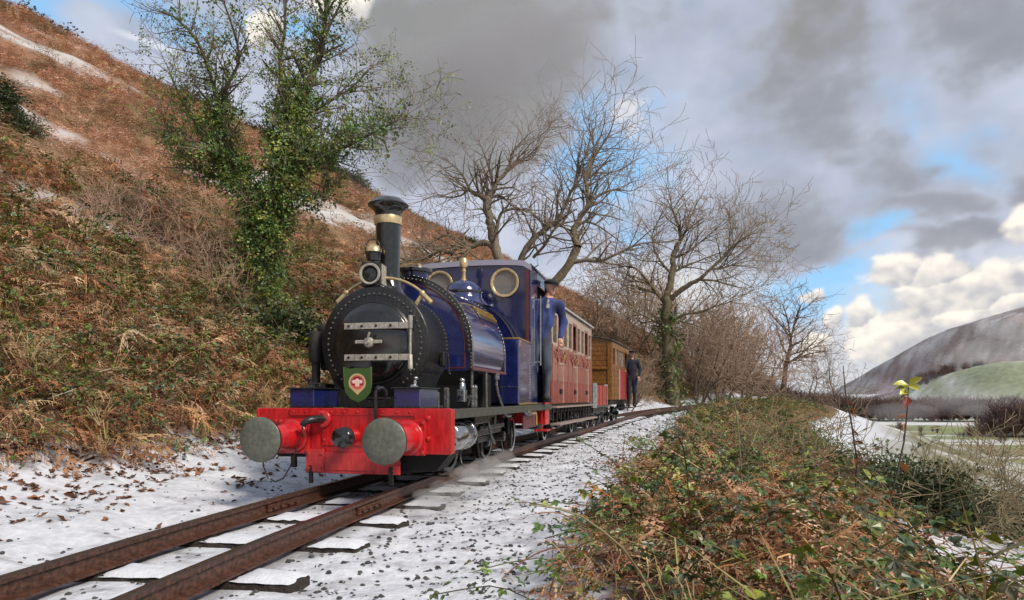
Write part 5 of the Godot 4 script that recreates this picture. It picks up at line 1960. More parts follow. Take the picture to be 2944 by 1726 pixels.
func make_people() -> void:
	var skin := Color(0.50, 0.28, 0.20)
	# driver leaning out of the cab
	var loco := get_node("steam_locomotive") as Node3D
	var at := loco.transform * Vector3(0.80, 0.715, -4.62)
	var t := thing("person", "person in blue overall jacket and black cap leaning out of the locomotive cab", "person", at, -0.22 + 0.35)
	var blue := Color(0.030, 0.045, 0.155)
	var jeans := Color(0.045, 0.055, 0.075)
	var boot := Color(0.02, 0.018, 0.016)
	var neck := Vector3(0.13, 1.56, 0.03)
	var hipc := Vector3(0.0, 0.97, 0.0)
	var lsh := Vector3(-0.06, 1.47, 0.02)
	var rsh := Vector3(0.30, 1.45, 0.03)
	var bones := [
		[Vector3(0.0, 0.98, 0.0), Vector3(0.06, 1.22, 0.01), 0.135, 0.145, blue, Vector3(1, 1, 1.25)], [Vector3(0.06, 1.22, 0.01), Vector3(0.115, 1.44, 0.02), 0.15, 0.13, blue, Vector3(0.95, 1, 1.25)],
		[lsh, rsh, 0.075, 0.075, blue], [Vector3(0.115, 1.46, 0.02), neck + Vector3(0.01, 0.04, 0.01), 0.06, 0.055, skin],
		[rsh, Vector3(0.37, 1.20, 0.0), 0.068, 0.056, blue], [Vector3(0.37, 1.20, 0.0), Vector3(0.30, 0.965, 0.10), 0.055, 0.042, blue],
		[lsh, Vector3(-0.17, 1.22, 0.06), 0.068, 0.056, blue], [Vector3(-0.17, 1.22, 0.06), Vector3(-0.14, 1.03, 0.22), 0.055, 0.042, blue],
		[Vector3(0.105, 1.49, 0.085), Vector3(0.10, 1.40, 0.115), 0.036, 0.022, Color(0.34, 0.33, 0.33)],
		[Vector3(-0.09, 0.93, 0.0), Vector3(-0.10, 0.50, 0.03), 0.098, 0.066, jeans], [Vector3(-0.10, 0.50, 0.03), Vector3(-0.10, 0.09, -0.01), 0.064, 0.048, jeans],
		[Vector3(0.09, 0.93, 0.0), Vector3(0.11, 0.50, 0.03), 0.098, 0.066, jeans], [Vector3(0.11, 0.50, 0.03), Vector3(0.11, 0.09, -0.01), 0.064, 0.048, jeans],
		[Vector3(-0.10, 0.05, -0.03), Vector3(-0.11, 0.04, 0.14), 0.05, 0.042, boot], [Vector3(0.11, 0.05, -0.03), Vector3(0.12, 0.04, 0.14), 0.05, 0.042, boot],
	]
	var b := figure_mesh(bones, 0.016, 0.05)
	var ht := Transform3D(Basis.from_euler(Vector3(0.12, 0.45, -0.10)), Vector3(0.165, 1.705, 0.05))
	join(b, figure_mesh(head_bones(ht, skin, Color(0.03, 0.02, 0.015)), 0.0075, 0.02))
	join(b, figure_mesh(hand_bones(Transform3D(Basis.from_euler(Vector3(-0.3, 0.3, 0)), Vector3(0.295, 0.955, 0.105)), -1.0, skin), 0.0065, 0.008))
	join(b, figure_mesh(hand_bones(Transform3D(Basis.from_euler(Vector3(-0.9, -0.3, 0)), Vector3(-0.14, 1.025, 0.225)), 1.0, skin), 0.0065, 0.008))
	obj("body", b, M.cloth, t)
	obj("cap", cap_mesh(ht, true), M.cloth, t)
	# guard standing on the step of the van
	var van := get_node("brake_van") as Node3D
	at = van.transform * Vector3(0.94, 0.44, -1.36)
	t = thing("person", "person in dark navy uniform and peaked cap standing on the brown van's step", "person", at, van.rotation.y + 0.2)
	var navy := Color(0.012, 0.014, 0.03)
	bones = [
		[Vector3(0, 0.95, 0), Vector3(0, 1.2, 0), 0.135, 0.15, navy, Vector3(1, 1, 1.25)], [Vector3(0, 1.2, 0), Vector3(0, 1.42, 0), 0.155, 0.13, navy, Vector3(0.95, 1, 1.25)], [Vector3(-0.18, 1.45, 0), Vector3(0.18, 1.45, 0), 0.075, 0.075, navy],
		[Vector3(0, 1.46, 0), Vector3(0, 1.58, 0.01), 0.06, 0.055, skin],
		[Vector3(0.18, 1.45, 0), Vector3(0.27, 1.2, 0.02), 0.068, 0.056, navy], [Vector3(0.27, 1.2, 0.02), Vector3(0.22, 0.99, 0.12), 0.055, 0.042, navy],
		[Vector3(-0.18, 1.45, 0), Vector3(-0.26, 1.22, 0.05), 0.068, 0.056, navy], [Vector3(-0.26, 1.22, 0.05), Vector3(-0.24, 1.15, 0.27), 0.055, 0.042, navy],
		[Vector3(-0.09, 0.92, 0), Vector3(-0.10, 0.50, 0.02), 0.098, 0.068, navy], [Vector3(-0.10, 0.50, 0.02), Vector3(-0.10, 0.08, -0.01), 0.066, 0.05, navy],
		[Vector3(0.09, 0.92, 0), Vector3(0.09, 0.50, 0.02), 0.098, 0.068, navy], [Vector3(0.09, 0.50, 0.02), Vector3(0.09, 0.08, -0.01), 0.066, 0.05, navy],
		[Vector3(-0.10, 0.045, -0.03), Vector3(-0.11, 0.04, 0.14), 0.048, 0.042, boot], [Vector3(0.09, 0.045, -0.03), Vector3(0.10, 0.04, 0.14), 0.048, 0.042, boot],
	]
	b = figure_mesh(bones, 0.018, 0.05)
	ht = Transform3D(Basis.from_euler(Vector3(0.05, 0.3, 0)), Vector3(0.0, 1.70, 0.02))
	join(b, figure_mesh(head_bones(ht, skin, Color(0.06, 0.05, 0.04)), 0.009, 0.02))
	join(b, figure_mesh(hand_bones(Transform3D(Basis.from_euler(Vector3(-0.3, 0.2, 0)), Vector3(0.22, 0.98, 0.125)), -1.0, skin), 0.007, 0.008))
	join(b, figure_mesh(hand_bones(Transform3D(Basis.from_euler(Vector3(-1.3, 0, 0)), Vector3(-0.24, 1.15, 0.28)), 1.0, skin), 0.007, 0.008))
	obj("body", b, M.cloth, t)
	obj("cap", cap_mesh(ht, false), M.cloth, t)

const IVY_TREE := [
		[0.200, 0.110, 0.30, [Vector2(-0.14, -0.68), Vector2(-0.12, -0.01), Vector2(0.05, 0.66), Vector2(0.25, 1.32), Vector2(0.46, 1.99), Vector2(0.59, 2.49)]],
		[0.110, 0.040, 0.80, [Vector2(0.59, 2.49), Vector2(0.71, 3.16), Vector2(0.88, 3.99), Vector2(1.09, 4.74), Vector2(1.17, 5.32), Vector2(1.21, 6.16)]],
		[0.070, 0.020, 0.90, [Vector2(0.67, 2.91), Vector2(0.46, 3.66), Vector2(0.38, 4.41), Vector2(0.46, 5.16), Vector2(0.38, 5.99)]],
		[0.100, 0.050, 0.60, [Vector2(0.05, 0.82), Vector2(-0.25, 1.41), Vector2(-0.54, 2.07), Vector2(-0.75, 2.57)]],
		[0.060, 0.020, 1.00, [Vector2(-0.75, 2.57), Vector2(-0.91, 3.16), Vector2(-1.12, 3.99), Vector2(-1.29, 4.66), Vector2(-1.58, 5.16), Vector2(-1.95, 5.49)]],
		[0.045, 0.015, 1.00, [Vector2(-0.91, 3.16), Vector2(-0.70, 3.82), Vector2(-0.37, 4.41), Vector2(-0.45, 5.16), Vector2(-0.70, 5.82)]],
		[0.050, 0.015, 1.00, [Vector2(-0.45, 1.82), Vector2(-1.04, 2.16), Vector2(-1.62, 2.41), Vector2(-2.04, 2.91), Vector2(-2.37, 3.41)]],
		[0.040, 0.012, 1.00, [Vector2(-0.70, 2.32), Vector2(-1.20, 2.91), Vector2(-1.70, 3.66), Vector2(-2.04, 4.32)]],
		[0.050, 0.012, 1.00, [Vector2(0.56, 2.16), Vector2(1.21, 2.32), Vector2(1.80, 2.57), Vector2(2.38, 2.70), Vector2(2.92, 2.91)]],
		[0.045, 0.012, 1.00, [Vector2(0.63, 2.41), Vector2(1.30, 2.91), Vector2(1.96, 3.24), Vector2(2.63, 3.49)]],
		[0.045, 0.012, 1.00, [Vector2(0.75, 3.24), Vector2(1.30, 3.74), Vector2(1.71, 4.16), Vector2(2.05, 4.57)]],
		[0.040, 0.012, 1.00, [Vector2(1.00, 4.41), Vector2(1.30, 4.99), Vector2(1.63, 5.57), Vector2(1.88, 6.07)]],
		[0.040, 0.012, 1.00, [Vector2(0.13, 0.99), Vector2(0.80, 1.49), Vector2(1.21, 1.74), Vector2(1.63, 2.07)]],
		[0.035, 0.012, 1.00, [Vector2(0.46, 2.07), Vector2(0.13, 2.82), Vector2(-0.04, 3.66), Vector2(0.05, 4.49), Vector2(-0.20, 5.32)]],
	]
const GNARLED_TREE := [
		[0.220, 0.160, 0.50, [Vector2(0.22, -4.47), Vector2(0.18, -2.70), Vector2(0.07, -0.93), Vector2(0.02, 0.28), Vector2(-0.16, 1.00), Vector2(-0.32, 1.73), Vector2(-0.43, 2.29), Vector2(-0.51, 2.90)]],
		[0.130, 0.070, 0.70, [Vector2(-0.51, 2.90), Vector2(-0.83, 3.06), Vector2(-1.23, 3.24)]],
		[0.050, 0.015, 1.00, [Vector2(-1.23, 3.24), Vector2(-1.51, 3.02), Vector2(-1.91, 2.94), Vector2(-2.56, 3.02), Vector2(-3.04, 2.78)]],
		[0.060, 0.015, 1.00, [Vector2(-1.19, 3.24), Vector2(-1.43, 3.74), Vector2(-1.91, 4.23), Vector2(-2.56, 4.55)]],
		[0.140, 0.070, 0.60, [Vector2(-0.51, 2.90), Vector2(-0.26, 3.26), Vector2(-0.13, 3.58), Vector2(0.22, 3.94)]],
		[0.060, 0.020, 1.00, [Vector2(-0.22, 3.34), Vector2(-0.42, 4.06), Vector2(-0.63, 4.63), Vector2(-0.80, 4.99)]],
		[0.070, 0.020, 1.00, [Vector2(0.22, 3.94), Vector2(0.38, 4.31), Vector2(0.66, 4.59), Vector2(1.23, 4.71), Vector2(1.53, 5.23)]],
		[0.045, 0.012, 1.00, [Vector2(0.38, 4.31), Vector2(0.50, 4.79), Vector2(0.86, 5.19), Vector2(1.23, 5.51)]],
		[0.050, 0.012, 1.00, [Vector2(-0.13, 3.50), Vector2(0.18, 3.42), Vector2(0.58, 3.62)]],
		[0.060, 0.020, 0.80, [Vector2(-0.51, 2.86), Vector2(0.02, 3.02), Vector2(0.50, 2.53), Vector2(0.76, 2.41)]],
		[0.075, 0.040, 0.60, [Vector2(-0.13, 1.17), Vector2(-0.09, 1.73), Vector2(0.06, 2.25), Vector2(0.38, 2.41), Vector2(0.73, 2.39)]],
		[0.120, 0.050, 0.70, [Vector2(-0.22, 0.92), Vector2(-0.63, 1.17), Vector2(-1.11, 1.00), Vector2(-1.51, 1.17), Vector2(-1.91, 0.76), Vector2(-2.32, 0.88), Vector2(-2.88, 0.60), Vector2(-3.69, 0.52)]],
		[0.070, 0.030, 0.80, [Vector2(-1.11, 1.00), Vector2(-1.43, 0.60), Vector2(-2.00, 0.52), Vector2(-2.56, 0.28)]],
		[0.050, 0.020, 0.80, [Vector2(-1.51, 1.17), Vector2(-1.91, 1.41), Vector2(-2.32, 1.33), Vector2(-2.72, 1.00)]],
		[0.050, 0.014, 1.00, [Vector2(-0.42, 2.21), Vector2(-0.71, 2.45), Vector2(-1.11, 2.41)]],
	]
const LEANING_TREE := [
		[0.220, 0.160, 0.40, [Vector2(-0.58, -4.90), Vector2(-0.54, -2.73), Vector2(-0.41, -1.26), Vector2(-0.23, -0.47), Vector2(0.03, 0.05), Vector2(0.51, 0.64), Vector2(0.79, 1.26)]],
		[0.160, 0.100, 0.50, [Vector2(0.79, 1.26), Vector2(0.65, 1.87), Vector2(0.88, 2.39), Vector2(1.24, 2.96)]],
		[0.100, 0.040, 0.60, [Vector2(1.24, 2.96), Vector2(1.20, 3.52), Vector2(1.11, 4.22), Vector2(1.33, 4.74), Vector2(1.51, 5.35)]],
		[0.060, 0.015, 0.90, [Vector2(1.33, 4.65), Vector2(1.68, 5.17), Vector2(2.03, 5.70), Vector2(2.20, 6.22)]],
		[0.060, 0.015, 1.00, [Vector2(1.14, 3.96), Vector2(1.59, 4.31), Vector2(2.20, 4.39), Vector2(2.81, 4.65)]],
		[0.060, 0.015, 1.00, [Vector2(1.24, 3.00), Vector2(1.68, 3.44), Vector2(2.37, 3.78), Vector2(3.07, 3.78), Vector2(3.59, 4.04)]],
		[0.100, 0.030, 0.60, [Vector2(0.46, 0.64), Vector2(1.07, 0.73), Vector2(1.68, 0.67), Vector2(2.37, 0.93), Vector2(3.07, 1.22), Vector2(3.68, 1.31)]],
		[0.060, 0.015, 0.90, [Vector2(0.72, 2.22), Vector2(1.33, 2.22), Vector2(1.94, 1.79), Vector2(2.55, 1.26)]],
		[0.160, 0.100, 0.50, [Vector2(-0.67, -4.04), Vector2(-1.19, -1.26), Vector2(-1.58, 0.31), Vector2(-1.28, 1.26), Vector2(-0.88, 1.79), Vector2(-0.41, 2.15)]],
		[0.100, 0.050, 0.60, [Vector2(-0.41, 2.15), Vector2(0.11, 2.65), Vector2(0.42, 3.35), Vector2(0.81, 4.13)]],
		[0.050, 0.015, 0.80, [Vector2(0.81, 4.13), Vector2(0.94, 4.83), Vector2(0.72, 5.52), Vector2(0.55, 6.04)]],
		[0.050, 0.015, 0.90, [Vector2(0.11, 2.65), Vector2(0.03, 3.44), Vector2(0.29, 4.13), Vector2(0.11, 4.83)]],
		[0.070, 0.020, 0.80, [Vector2(-0.93, 1.00), Vector2(-0.49, 1.44), Vector2(-0.15, 1.96), Vector2(0.38, 2.48), Vector2(0.59, 3.26), Vector2(0.85, 3.78)]],
		[0.050, 0.012, 1.00, [Vector2(-0.41, 2.15), Vector2(-0.75, 2.57), Vector2(-1.28, 2.92), Vector2(-1.88, 2.57)]],
		[0.050, 0.012, 1.00, [Vector2(0.94, 4.65), Vector2(1.24, 5.35), Vector2(1.42, 6.04), Vector2(1.33, 6.56)]],
	]
const BIG_OAK := [
		[0.420, 0.300, 0.30, [Vector2(0.08, -1.27), Vector2(0.03, -0.14), Vector2(-0.07, 1.18), Vector2(-0.18, 2.68), Vector2(-0.26, 4.10), Vector2(-0.26, 5.51)]],
		[0.240, 0.140, 0.50, [Vector2(-0.26, 5.51), Vector2(-0.02, 6.45), Vector2(0.17, 7.20), Vector2(0.26, 8.14), Vector2(0.50, 8.90), Vector2(0.80, 9.37)]],
		[0.120, 0.040, 0.80, [Vector2(0.80, 9.37), Vector2(0.68, 10.03), Vector2(0.36, 10.69), Vector2(0.17, 11.25)]],
		[0.090, 0.030, 0.80, [Vector2(0.80, 9.37), Vector2(1.16, 10.12), Vector2(1.44, 10.87)]],
		[0.200, 0.080, 0.60, [Vector2(-0.21, 5.32), Vector2(0.40, 5.88), Vector2(1.06, 6.36), Vector2(1.63, 6.64), Vector2(2.19, 7.20), Vector2(2.94, 7.91)]],
		[0.080, 0.020, 0.80, [Vector2(2.94, 7.91), Vector2(3.51, 8.52), Vector2(4.07, 8.99), Vector2(4.83, 9.27)]],
		[0.080, 0.020, 0.90, [Vector2(2.19, 7.20), Vector2(2.94, 7.30), Vector2(3.79, 7.58), Vector2(4.83, 7.86)]],
		[0.100, 0.030, 0.80, [Vector2(0.31, 8.14), Vector2(1.16, 8.52), Vector2(2.00, 9.18), Vector2(2.76, 9.84)]],
		[0.090, 0.030, 0.80, [Vector2(0.17, 7.20), Vector2(1.06, 7.67), Vector2(2.00, 8.05), Vector2(3.13, 8.52)]],
		[0.140, 0.050, 0.70, [Vector2(-0.26, 5.23), Vector2(-0.82, 5.98), Vector2(-1.29, 6.64), Vector2(-2.04, 7.48), Vector2(-2.70, 7.67)]],
		[0.080, 0.020, 0.90, [Vector2(-0.82, 5.98), Vector2(-1.67, 6.26), Vector2(-2.52, 6.54)]],
		[0.090, 0.030, 0.90, [Vector2(0.17, 7.11), Vector2(-0.44, 7.67), Vector2(-1.01, 8.52), Vector2(-1.20, 9.46), Vector2(-0.92, 10.21)]],
		[0.100, 0.030, 0.90, [Vector2(-0.18, 4.00), Vector2(0.68, 4.47), Vector2(1.63, 4.66), Vector2(2.57, 4.94)]],
		[0.100, 0.030, 0.90, [Vector2(-0.21, 3.63), Vector2(-1.01, 4.19), Vector2(-1.76, 4.57), Vector2(-2.42, 4.94)]],
		[0.080, 0.020, 0.90, [Vector2(1.63, 6.59), Vector2(2.57, 6.54), Vector2(3.51, 6.26), Vector2(4.45, 6.07)]],
	]

# ------------------------------------------------------------------ trees
# grows side shoots from a point; thick wood goes to bm, fine twigs to tw; leafy spots are collected
func shoot(bm: MB, tw: MB, p: Vector3, d: Vector3, length: float, r: float, lvl: int, o: Dictionary, rg: RandomNumberGenerator, spots: Array) -> void:
	var n := maxi(2, int(length / o.step))
	n = mini(n, 6)
	var st := length / n
	var q := p
	var dd := d
	var col: Color = o.twig_col if r < 0.022 else o.bark_col
	for i in n:
		dd = (dd + Vector3(rg.randf_range(-1, 1), rg.randf_range(-1, 1), rg.randf_range(-1, 1)) * o.gnarl + Vector3(0, o.lift, 0)).normalized()
		var e := q + dd * st
		var ra := lerpf(r, r * 0.45, float(i) / n)
		var rb := lerpf(r, r * 0.45, float(i + 1) / n)
		var cc := col.lerp(o.moss_col, o.moss * clampf(0.3 + rg.randf() * 0.7, 0.0, 1.0) * clampf(ra * 25.0, 0.0, 1.0))
		if ra > 0.02:
			bm.stick(q, e, ra, rb, 5 if ra > 0.04 else 4, cc)
		else:
			tw.stick(q, e, maxf(ra, o.thin), maxf(rb, o.thin), 3, cc)
		if o.has("leaf") and lvl >= o.leaf and rg.randf() < o.leaf_chance:
			spots.append(e)
		if lvl < o.levels and (i > 0 or lvl > 0):
			for c in o.kids:
				if rg.randf() < o.chance:
					var side := dd.cross(Vector3(rg.randf_range(-1, 1), rg.randf_range(-1, 1), rg.randf_range(-1, 1))).normalized()
					var nd: Vector3 = (dd * rg.randf_range(0.45, 1.0) + side * rg.randf_range(0.5, 1.0)).normalized()
					shoot(bm, tw, e, nd, length * rg.randf_range(0.45, 0.75), rb * rg.randf_range(0.5, 0.7), lvl + 1, o, rg, spots)
		q = e

const OPT := {"step": 0.35, "gnarl": 0.28, "lift": 0.05, "levels": 3, "kids": 2, "chance": 0.6, "thin": 0.006, "moss": 0.0, "moss_col": Color(0.10, 0.10, 0.02), "bark_col": Color(0.2, 0.16, 0.12), "twig_col": Color(0.2, 0.15, 0.12)}

# limbs: [radius at foot, radius at tip, how freely it twigs, outline in metres]; the limbs also swing to and fro in depth
func limb_tree(t: Node3D, limbs: Array, o: Dictionary, seed_: int, first_len: float, trunk_name := "trunk", crown_name := "crown") -> Array:
	var rg := RandomNumberGenerator.new()
	rg.seed = seed_
	var bm := MB.new()
	var tw := MB.new()
	var spots := []
	var limbspots := []
	var zs := {}
	for li in limbs.size():
		var l: Array = limbs[li]
		var pts: Array = l[3]
		var path := []
		var key := Vector2(snappedf(pts[0].x, 0.3), snappedf(pts[0].y, 0.3))
		var z := 0.0
		var best := 0.8
		for kk in zs:
			if kk.distance_to(pts[0]) < best:
				best = kk.distance_to(pts[0])
				z = zs[kk]
		var drift: float = rg.randf_range(-0.45, 0.45) * l[2]
		for i in pts.size():
			if i > 0:
				z += (drift + rg.randf_range(-0.25, 0.25) * l[2]) * pts[i].distance_to(pts[i - 1])
			path.append(Vector3(pts[i].x, pts[i].y, z))
			zs[pts[i]] = z
		# subdivide with a little crookedness
		var fine := []
		for i in path.size() - 1:
			var k := 4
			for j in k:
				var f := float(j) / k
				var p0: Vector3 = path[maxi(i - 1, 0)]
				var p3: Vector3 = path[mini(i + 2, path.size() - 1)]
				fine.append((path[i] as Vector3).cubic_interpolate(path[i + 1], p0, p3, f) + Vector3(rg.randf_range(-1, 1), rg.randf_range(-1, 1), rg.randf_range(-1, 1)) * 0.35 * l[1] * float(j > 0))
		fine.append(path[-1])
		var rr := []
		for i in fine.size():
			var f := float(i) / (fine.size() - 1)
			rr.append(lerpf(l[0], l[1], pow(f, 0.8)) * (1.0 + rg.randf_range(-0.08, 0.12)) + (0.25 * l[0] * pow(1.0 - f, 8.0) if li == 0 else 0.0))
		bm.col = o.bark_col.lerp(o.moss_col, o.moss * (0.4 + 0.6 * rg.randf()))
		bm.tube(fine, rr, 9 if l[0] > 0.1 else 6, false)
		for i in fine.size():
			limbspots.append([fine[i], rr[i]])
			if i == 0 or (l[0] > 0.19 and i < fine.size() - 3):
				continue
			var dir: Vector3 = ((fine[mini(i + 1, fine.size() - 1)] as Vector3) - fine[i - 1]).normalized()
			for c in 2:
				if rg.randf() < 0.62 * l[2]:
					var side := dir.cross(Vector3(rg.randf_range(-1, 1), rg.randf_range(-1, 1), rg.randf_range(-1, 1))).normalized()
					var nd := (dir * rg.randf_range(0.3, 0.9) + side + Vector3(0, 0.25, 0)).normalized()
					shoot(bm, tw, fine[i], nd, first_len * rg.randf_range(0.5, 1.1), minf(rr[i] * 0.6, 0.05), 1, o, rg, spots)
		var tip: Vector3 = (fine[-1] - fine[-2]).normalized()
		for c in 3:
			shoot(bm, tw, fine[-1], (tip + Vector3(rg.randf_range(-1, 1), rg.randf_range(-1, 1), rg.randf_range(-1, 1)) * 0.5).normalized(), first_len * rg.randf_range(0.7, 1.2), minf(rr[-1] * 0.8, 0.04), 1, o, rg, spots)
	obj(trunk_name, bm, M.bark, t)
	obj(crown_name, tw, M.twig, t)
	return [spots, limbspots]

# a tree or big shrub grown without a traced outline
func wild_tree(called: String, label: String, category: String, at: Vector3, height: float, stems: int, o: Dictionary, seed_: int, group := "") -> Node3D:
	var t := thing(called, label, category, at, 0.0, group)
	var rg := RandomNumberGenerator.new()
	rg.seed = seed_
	var bm := MB.new()
	var tw := MB.new()
	for k in stems:
		var a := TAU * (k + rg.randf()) / stems
		var lean: float = o.lean
		var d := Vector3(cos(a) * lean, 1, sin(a) * lean).normalized()
		var p := Vector3(cos(a), 0, sin(a)) * 0.12 * float(stems > 1)
		var r: float = height * o.girth
		var n := 7
		var dd := d
		for i in n:
			dd = (dd + Vector3(rg.randf_range(-1, 1), 0.15, rg.randf_range(-1, 1)) * o.gnarl * 0.7).normalized()
			var e := p + dd * height * 0.62 / n
			var ra := r * lerpf(1.0, 0.35, float(i) / n)
			var rb := r * lerpf(1.0, 0.35, float(i + 1) / n)
			bm.stick(p, e, ra, rb, 7, o.bark_col.lerp(o.moss_col, o.moss * rg.randf()))
			if i >= o.clear:
				for c in 3:
					if rg.randf() < 0.75:
						var side := dd.cross(Vector3(rg.randf_range(-1, 1), rg.randf_range(-1, 1), rg.randf_range(-1, 1))).normalized()
						shoot(bm, tw, e, (dd * 0.6 + side).normalized(), height * rg.randf_range(0.22, 0.40) * lerpf(1.15, 0.7, float(i) / n), rb * 0.5, 1, o, rg, [])
			p = e
		for c in 4:
			shoot(bm, tw, p, (dd + Vector3(rg.randf_range(-1, 1), rg.randf_range(-0.3, 1), rg.randf_range(-1, 1)) * 0.7).normalized(), height * 0.32, r * 0.3, 1, o, rg, [])
	obj("trunk", bm, M.bark, t)
	obj("crown", tw, M.twig, t)
	return t

func with(extra: Dictionary) -> Dictionary:
	var o := OPT.duplicate()
	o.merge(extra, true)
	return o

func stand(x: float, z: float, down := 0.15) -> Vector3:
	return Vector3(x, land(x, z) - growth(beside(x, z).x, x, z) * 0.3 - down, z)

# ------------------------------------------------------------------ small plants, each kind a mesh set out many times
func rv(rg: RandomNumberGenerator, s := 1.0) -> Vector3:
	return Vector3(rg.randf_range(-s, s), rg.randf_range(-s, s), rg.randf_range(-s, s))

func bracken_mesh(seed_: int, fronds: int, pairs: int, reach: float, lobes := 3) -> ArrayMesh:
	var rg := RandomNumberGenerator.new()
	rg.seed = seed_
	var b := MB.new()
	for f in fronds:
		var a := rg.randf() * TAU
		var d := Vector3(cos(a) * rg.randf_range(0.3, 1.0), rg.randf_range(0.4, 1.1), sin(a) * rg.randf_range(0.3, 1.0)).normalized()
		var p := Vector3(rg.randf_range(-0.1, 0.1), 0, rg.randf_range(-0.1, 0.1)) * reach
		var l := reach * rg.randf_range(0.65, 1.15)
		var st := l / pairs
		var base := Color(1, 1, 1) * rg.randf_range(0.65, 1.15)
		for i in pairs:
			d = (d + Vector3(0, -0.13, 0) + rv(rg, 0.10)).normalized()
			var e := p + d * st
			var w := d.cross(Vector3.UP).normalized() * 0.0035
			b.raw4(p - w, p + w, e + w, e - w, base * Color(1.1, 1.0, 0.8))
			if i > 0:
				var pl := l * 0.27 * sin(PI * clampf(0.2 + 0.78 * i / pairs, 0.0, 1.0)) * rg.randf_range(0.6, 1.2)
				for s in [-1.0, 1.0]:
					if rg.randf() < 0.14:
						continue
					var side: Vector3 = (d.cross(Vector3.UP).normalized() * s + d * 0.45 + rv(rg, 0.4) + Vector3(0, -0.45 * rg.randf(), 0)).normalized()
					var up: Vector3 = (side.cross(d).normalized() * rg.randf_range(0.1, 0.8) + d).normalized()
					var q := e
					var sd := side
					var cc := base * rg.randf_range(0.7, 1.25)
					var sl := pl / lobes
					for k in lobes:                              # narrow, drooping, toothed
						sd = (sd + Vector3(0, -0.18, 0) + rv(rg, 0.12)).normalized()
						var m: Vector3 = q + sd * sl
						var wd: Vector3 = up * pl * 0.105 * (1.0 - 0.75 * k / lobes)
						b.raw(q, q + sd * sl * 0.75 + wd, m, cc)
						b.raw(q, m, q + sd * sl * 0.7 - wd, cc * 0.9)
						q = m
			p = e
	return b.mesh()

func leaflet(b: MB, p: Vector3, d: Vector3, nrm: Vector3, l: float, w: float, cc: Color) -> void:
	var s := d.cross(nrm).normalized() * w
	var fold := nrm * w * 0.45
	var m1 := p + d * l * 0.35
	var m2 := p + d * l * 0.7 - nrm * l * 0.06
	var tip := p + d * l - nrm * l * 0.16
	b.raw4(p, m1 + s + fold, m2 + s * 0.75 + fold * 0.6, m2, cc)
	b.raw(m2, m2 + s * 0.75 + fold * 0.6, tip, cc)
	b.raw4(p, m2, m2 - s * 0.75 + fold * 0.6, m1 - s + fold, cc * 0.93)
	b.raw(m2, tip, m2 - s * 0.75 + fold * 0.6, cc * 0.93)

func bramble_mesh(seed_: int, leaves: int, size: float, cane: Color) -> ArrayMesh:
	var rg := RandomNumberGenerator.new()
	rg.seed = seed_
	var b := MB.new()
	var d := Vector3(rg.randf_range(-0.6, 0.6), 1.0, rg.randf_range(-0.6, 0.6)).normalized()
	var p := Vector3.ZERO
	var out := Vector3(1, 0, 0).rotated(Vector3.UP, rg.randf() * TAU)
	for i in leaves:
		d = (d + out * 0.28 + Vector3(0, -0.14, 0) + rv(rg, 0.15)).normalized()
		var e := p + d * 0.085
		b.stick(p, e, 0.0035, 0.003, 3, cane)
		b.n.clear()
		for c in 2:
			var side := (d.cross(Vector3.UP).normalized() * (1.0 if c == 0 else -1.0) + rv(rg, 0.55) + Vector3(0, 0.25, 0)).normalized()
			if rg.randf() < 0.2:
				continue
			var q := e + side * 0.05
			var tone := Color(1, 1, 1) * rg.randf_range(0.55, 1.25)
			tone.a = 1.0
			if rg.randf() < 0.14:
				tone *= Color(1.9, 1.5, 0.5)
			elif rg.randf() < 0.12:
				tone *= Color(2.2, 0.55, 0.7)
			var nrm := (Vector3.UP + rv(rg, 0.55)).normalized()
			var sd := (side - nrm * side.dot(nrm)).normalized()
			leaflet(b, q, sd, nrm, size, size * 0.36, tone)
			leaflet(b, q, sd.rotated(nrm, 1.15), nrm, size * 0.8, size * 0.3, tone)
			leaflet(b, q, sd.rotated(nrm, -1.15), nrm, size * 0.8, size * 0.3, tone * 0.95)
		p = e
	return b.mesh()

func grass_mesh(seed_: int, blades: int, h: float) -> ArrayMesh:
	var rg := RandomNumberGenerator.new()
	rg.seed = seed_
	var b := MB.new()
	for i in blades:
		var a := rg.randf() * TAU
		var d := Vector3(cos(a) * rg.randf_range(0.1, 0.8), 1, sin(a) * rg.randf_range(0.1, 0.8)).normalized()
		var p := Vector3(cos(a), 0, sin(a)) * rg.randf() * 0.06
		var w := Vector3(-sin(a), 0, cos(a)) * 0.0035
		var l := h * rg.randf_range(0.5, 1.1)
		var cc := Color(1, 1, 1) * rg.randf_range(0.6, 1.2)
		var m := p + d * l * 0.55
		var tip := p + (d + Vector3(cos(a) * 0.5, -0.4 * rg.randf(), sin(a) * 0.5)).normalized() * l
		b.raw4(p - w, p + w, m + w * 0.8, m - w * 0.8, cc)
		b.raw(m - w * 0.8, m + w * 0.8, tip, cc)
	return b.mesh()

func twig_mesh(seed_: int, l: float) -> ArrayMesh:
	var rg := RandomNumberGenerator.new()
	rg.seed = seed_
	var b := MB.new()
	var p := Vector3.ZERO
	var d := Vector3(rg.randf_range(-0.7, 0.7), 1, rg.randf_range(-0.7, 0.7)).normalized()
	for i in 5:
		d = (d + rv(rg, 0.22) + Vector3(0, -0.07, 0)).normalized()
		var e := p + d * l / 5.0
		b.stick(p, e, 0.0045 - i * 0.0006, 0.0039 - i * 0.0006, 3, Color(1, 1, 1))
		for c in 2:
			var f := e + (d + rv(rg, 0.9)).normalized() * l * rg.randf_range(0.12, 0.3)
			b.stick(e, f, 0.0022, 0.0016, 3, Color(0.9, 0.9, 0.9))
		p = e
	b.n.clear()
	return b.mesh()

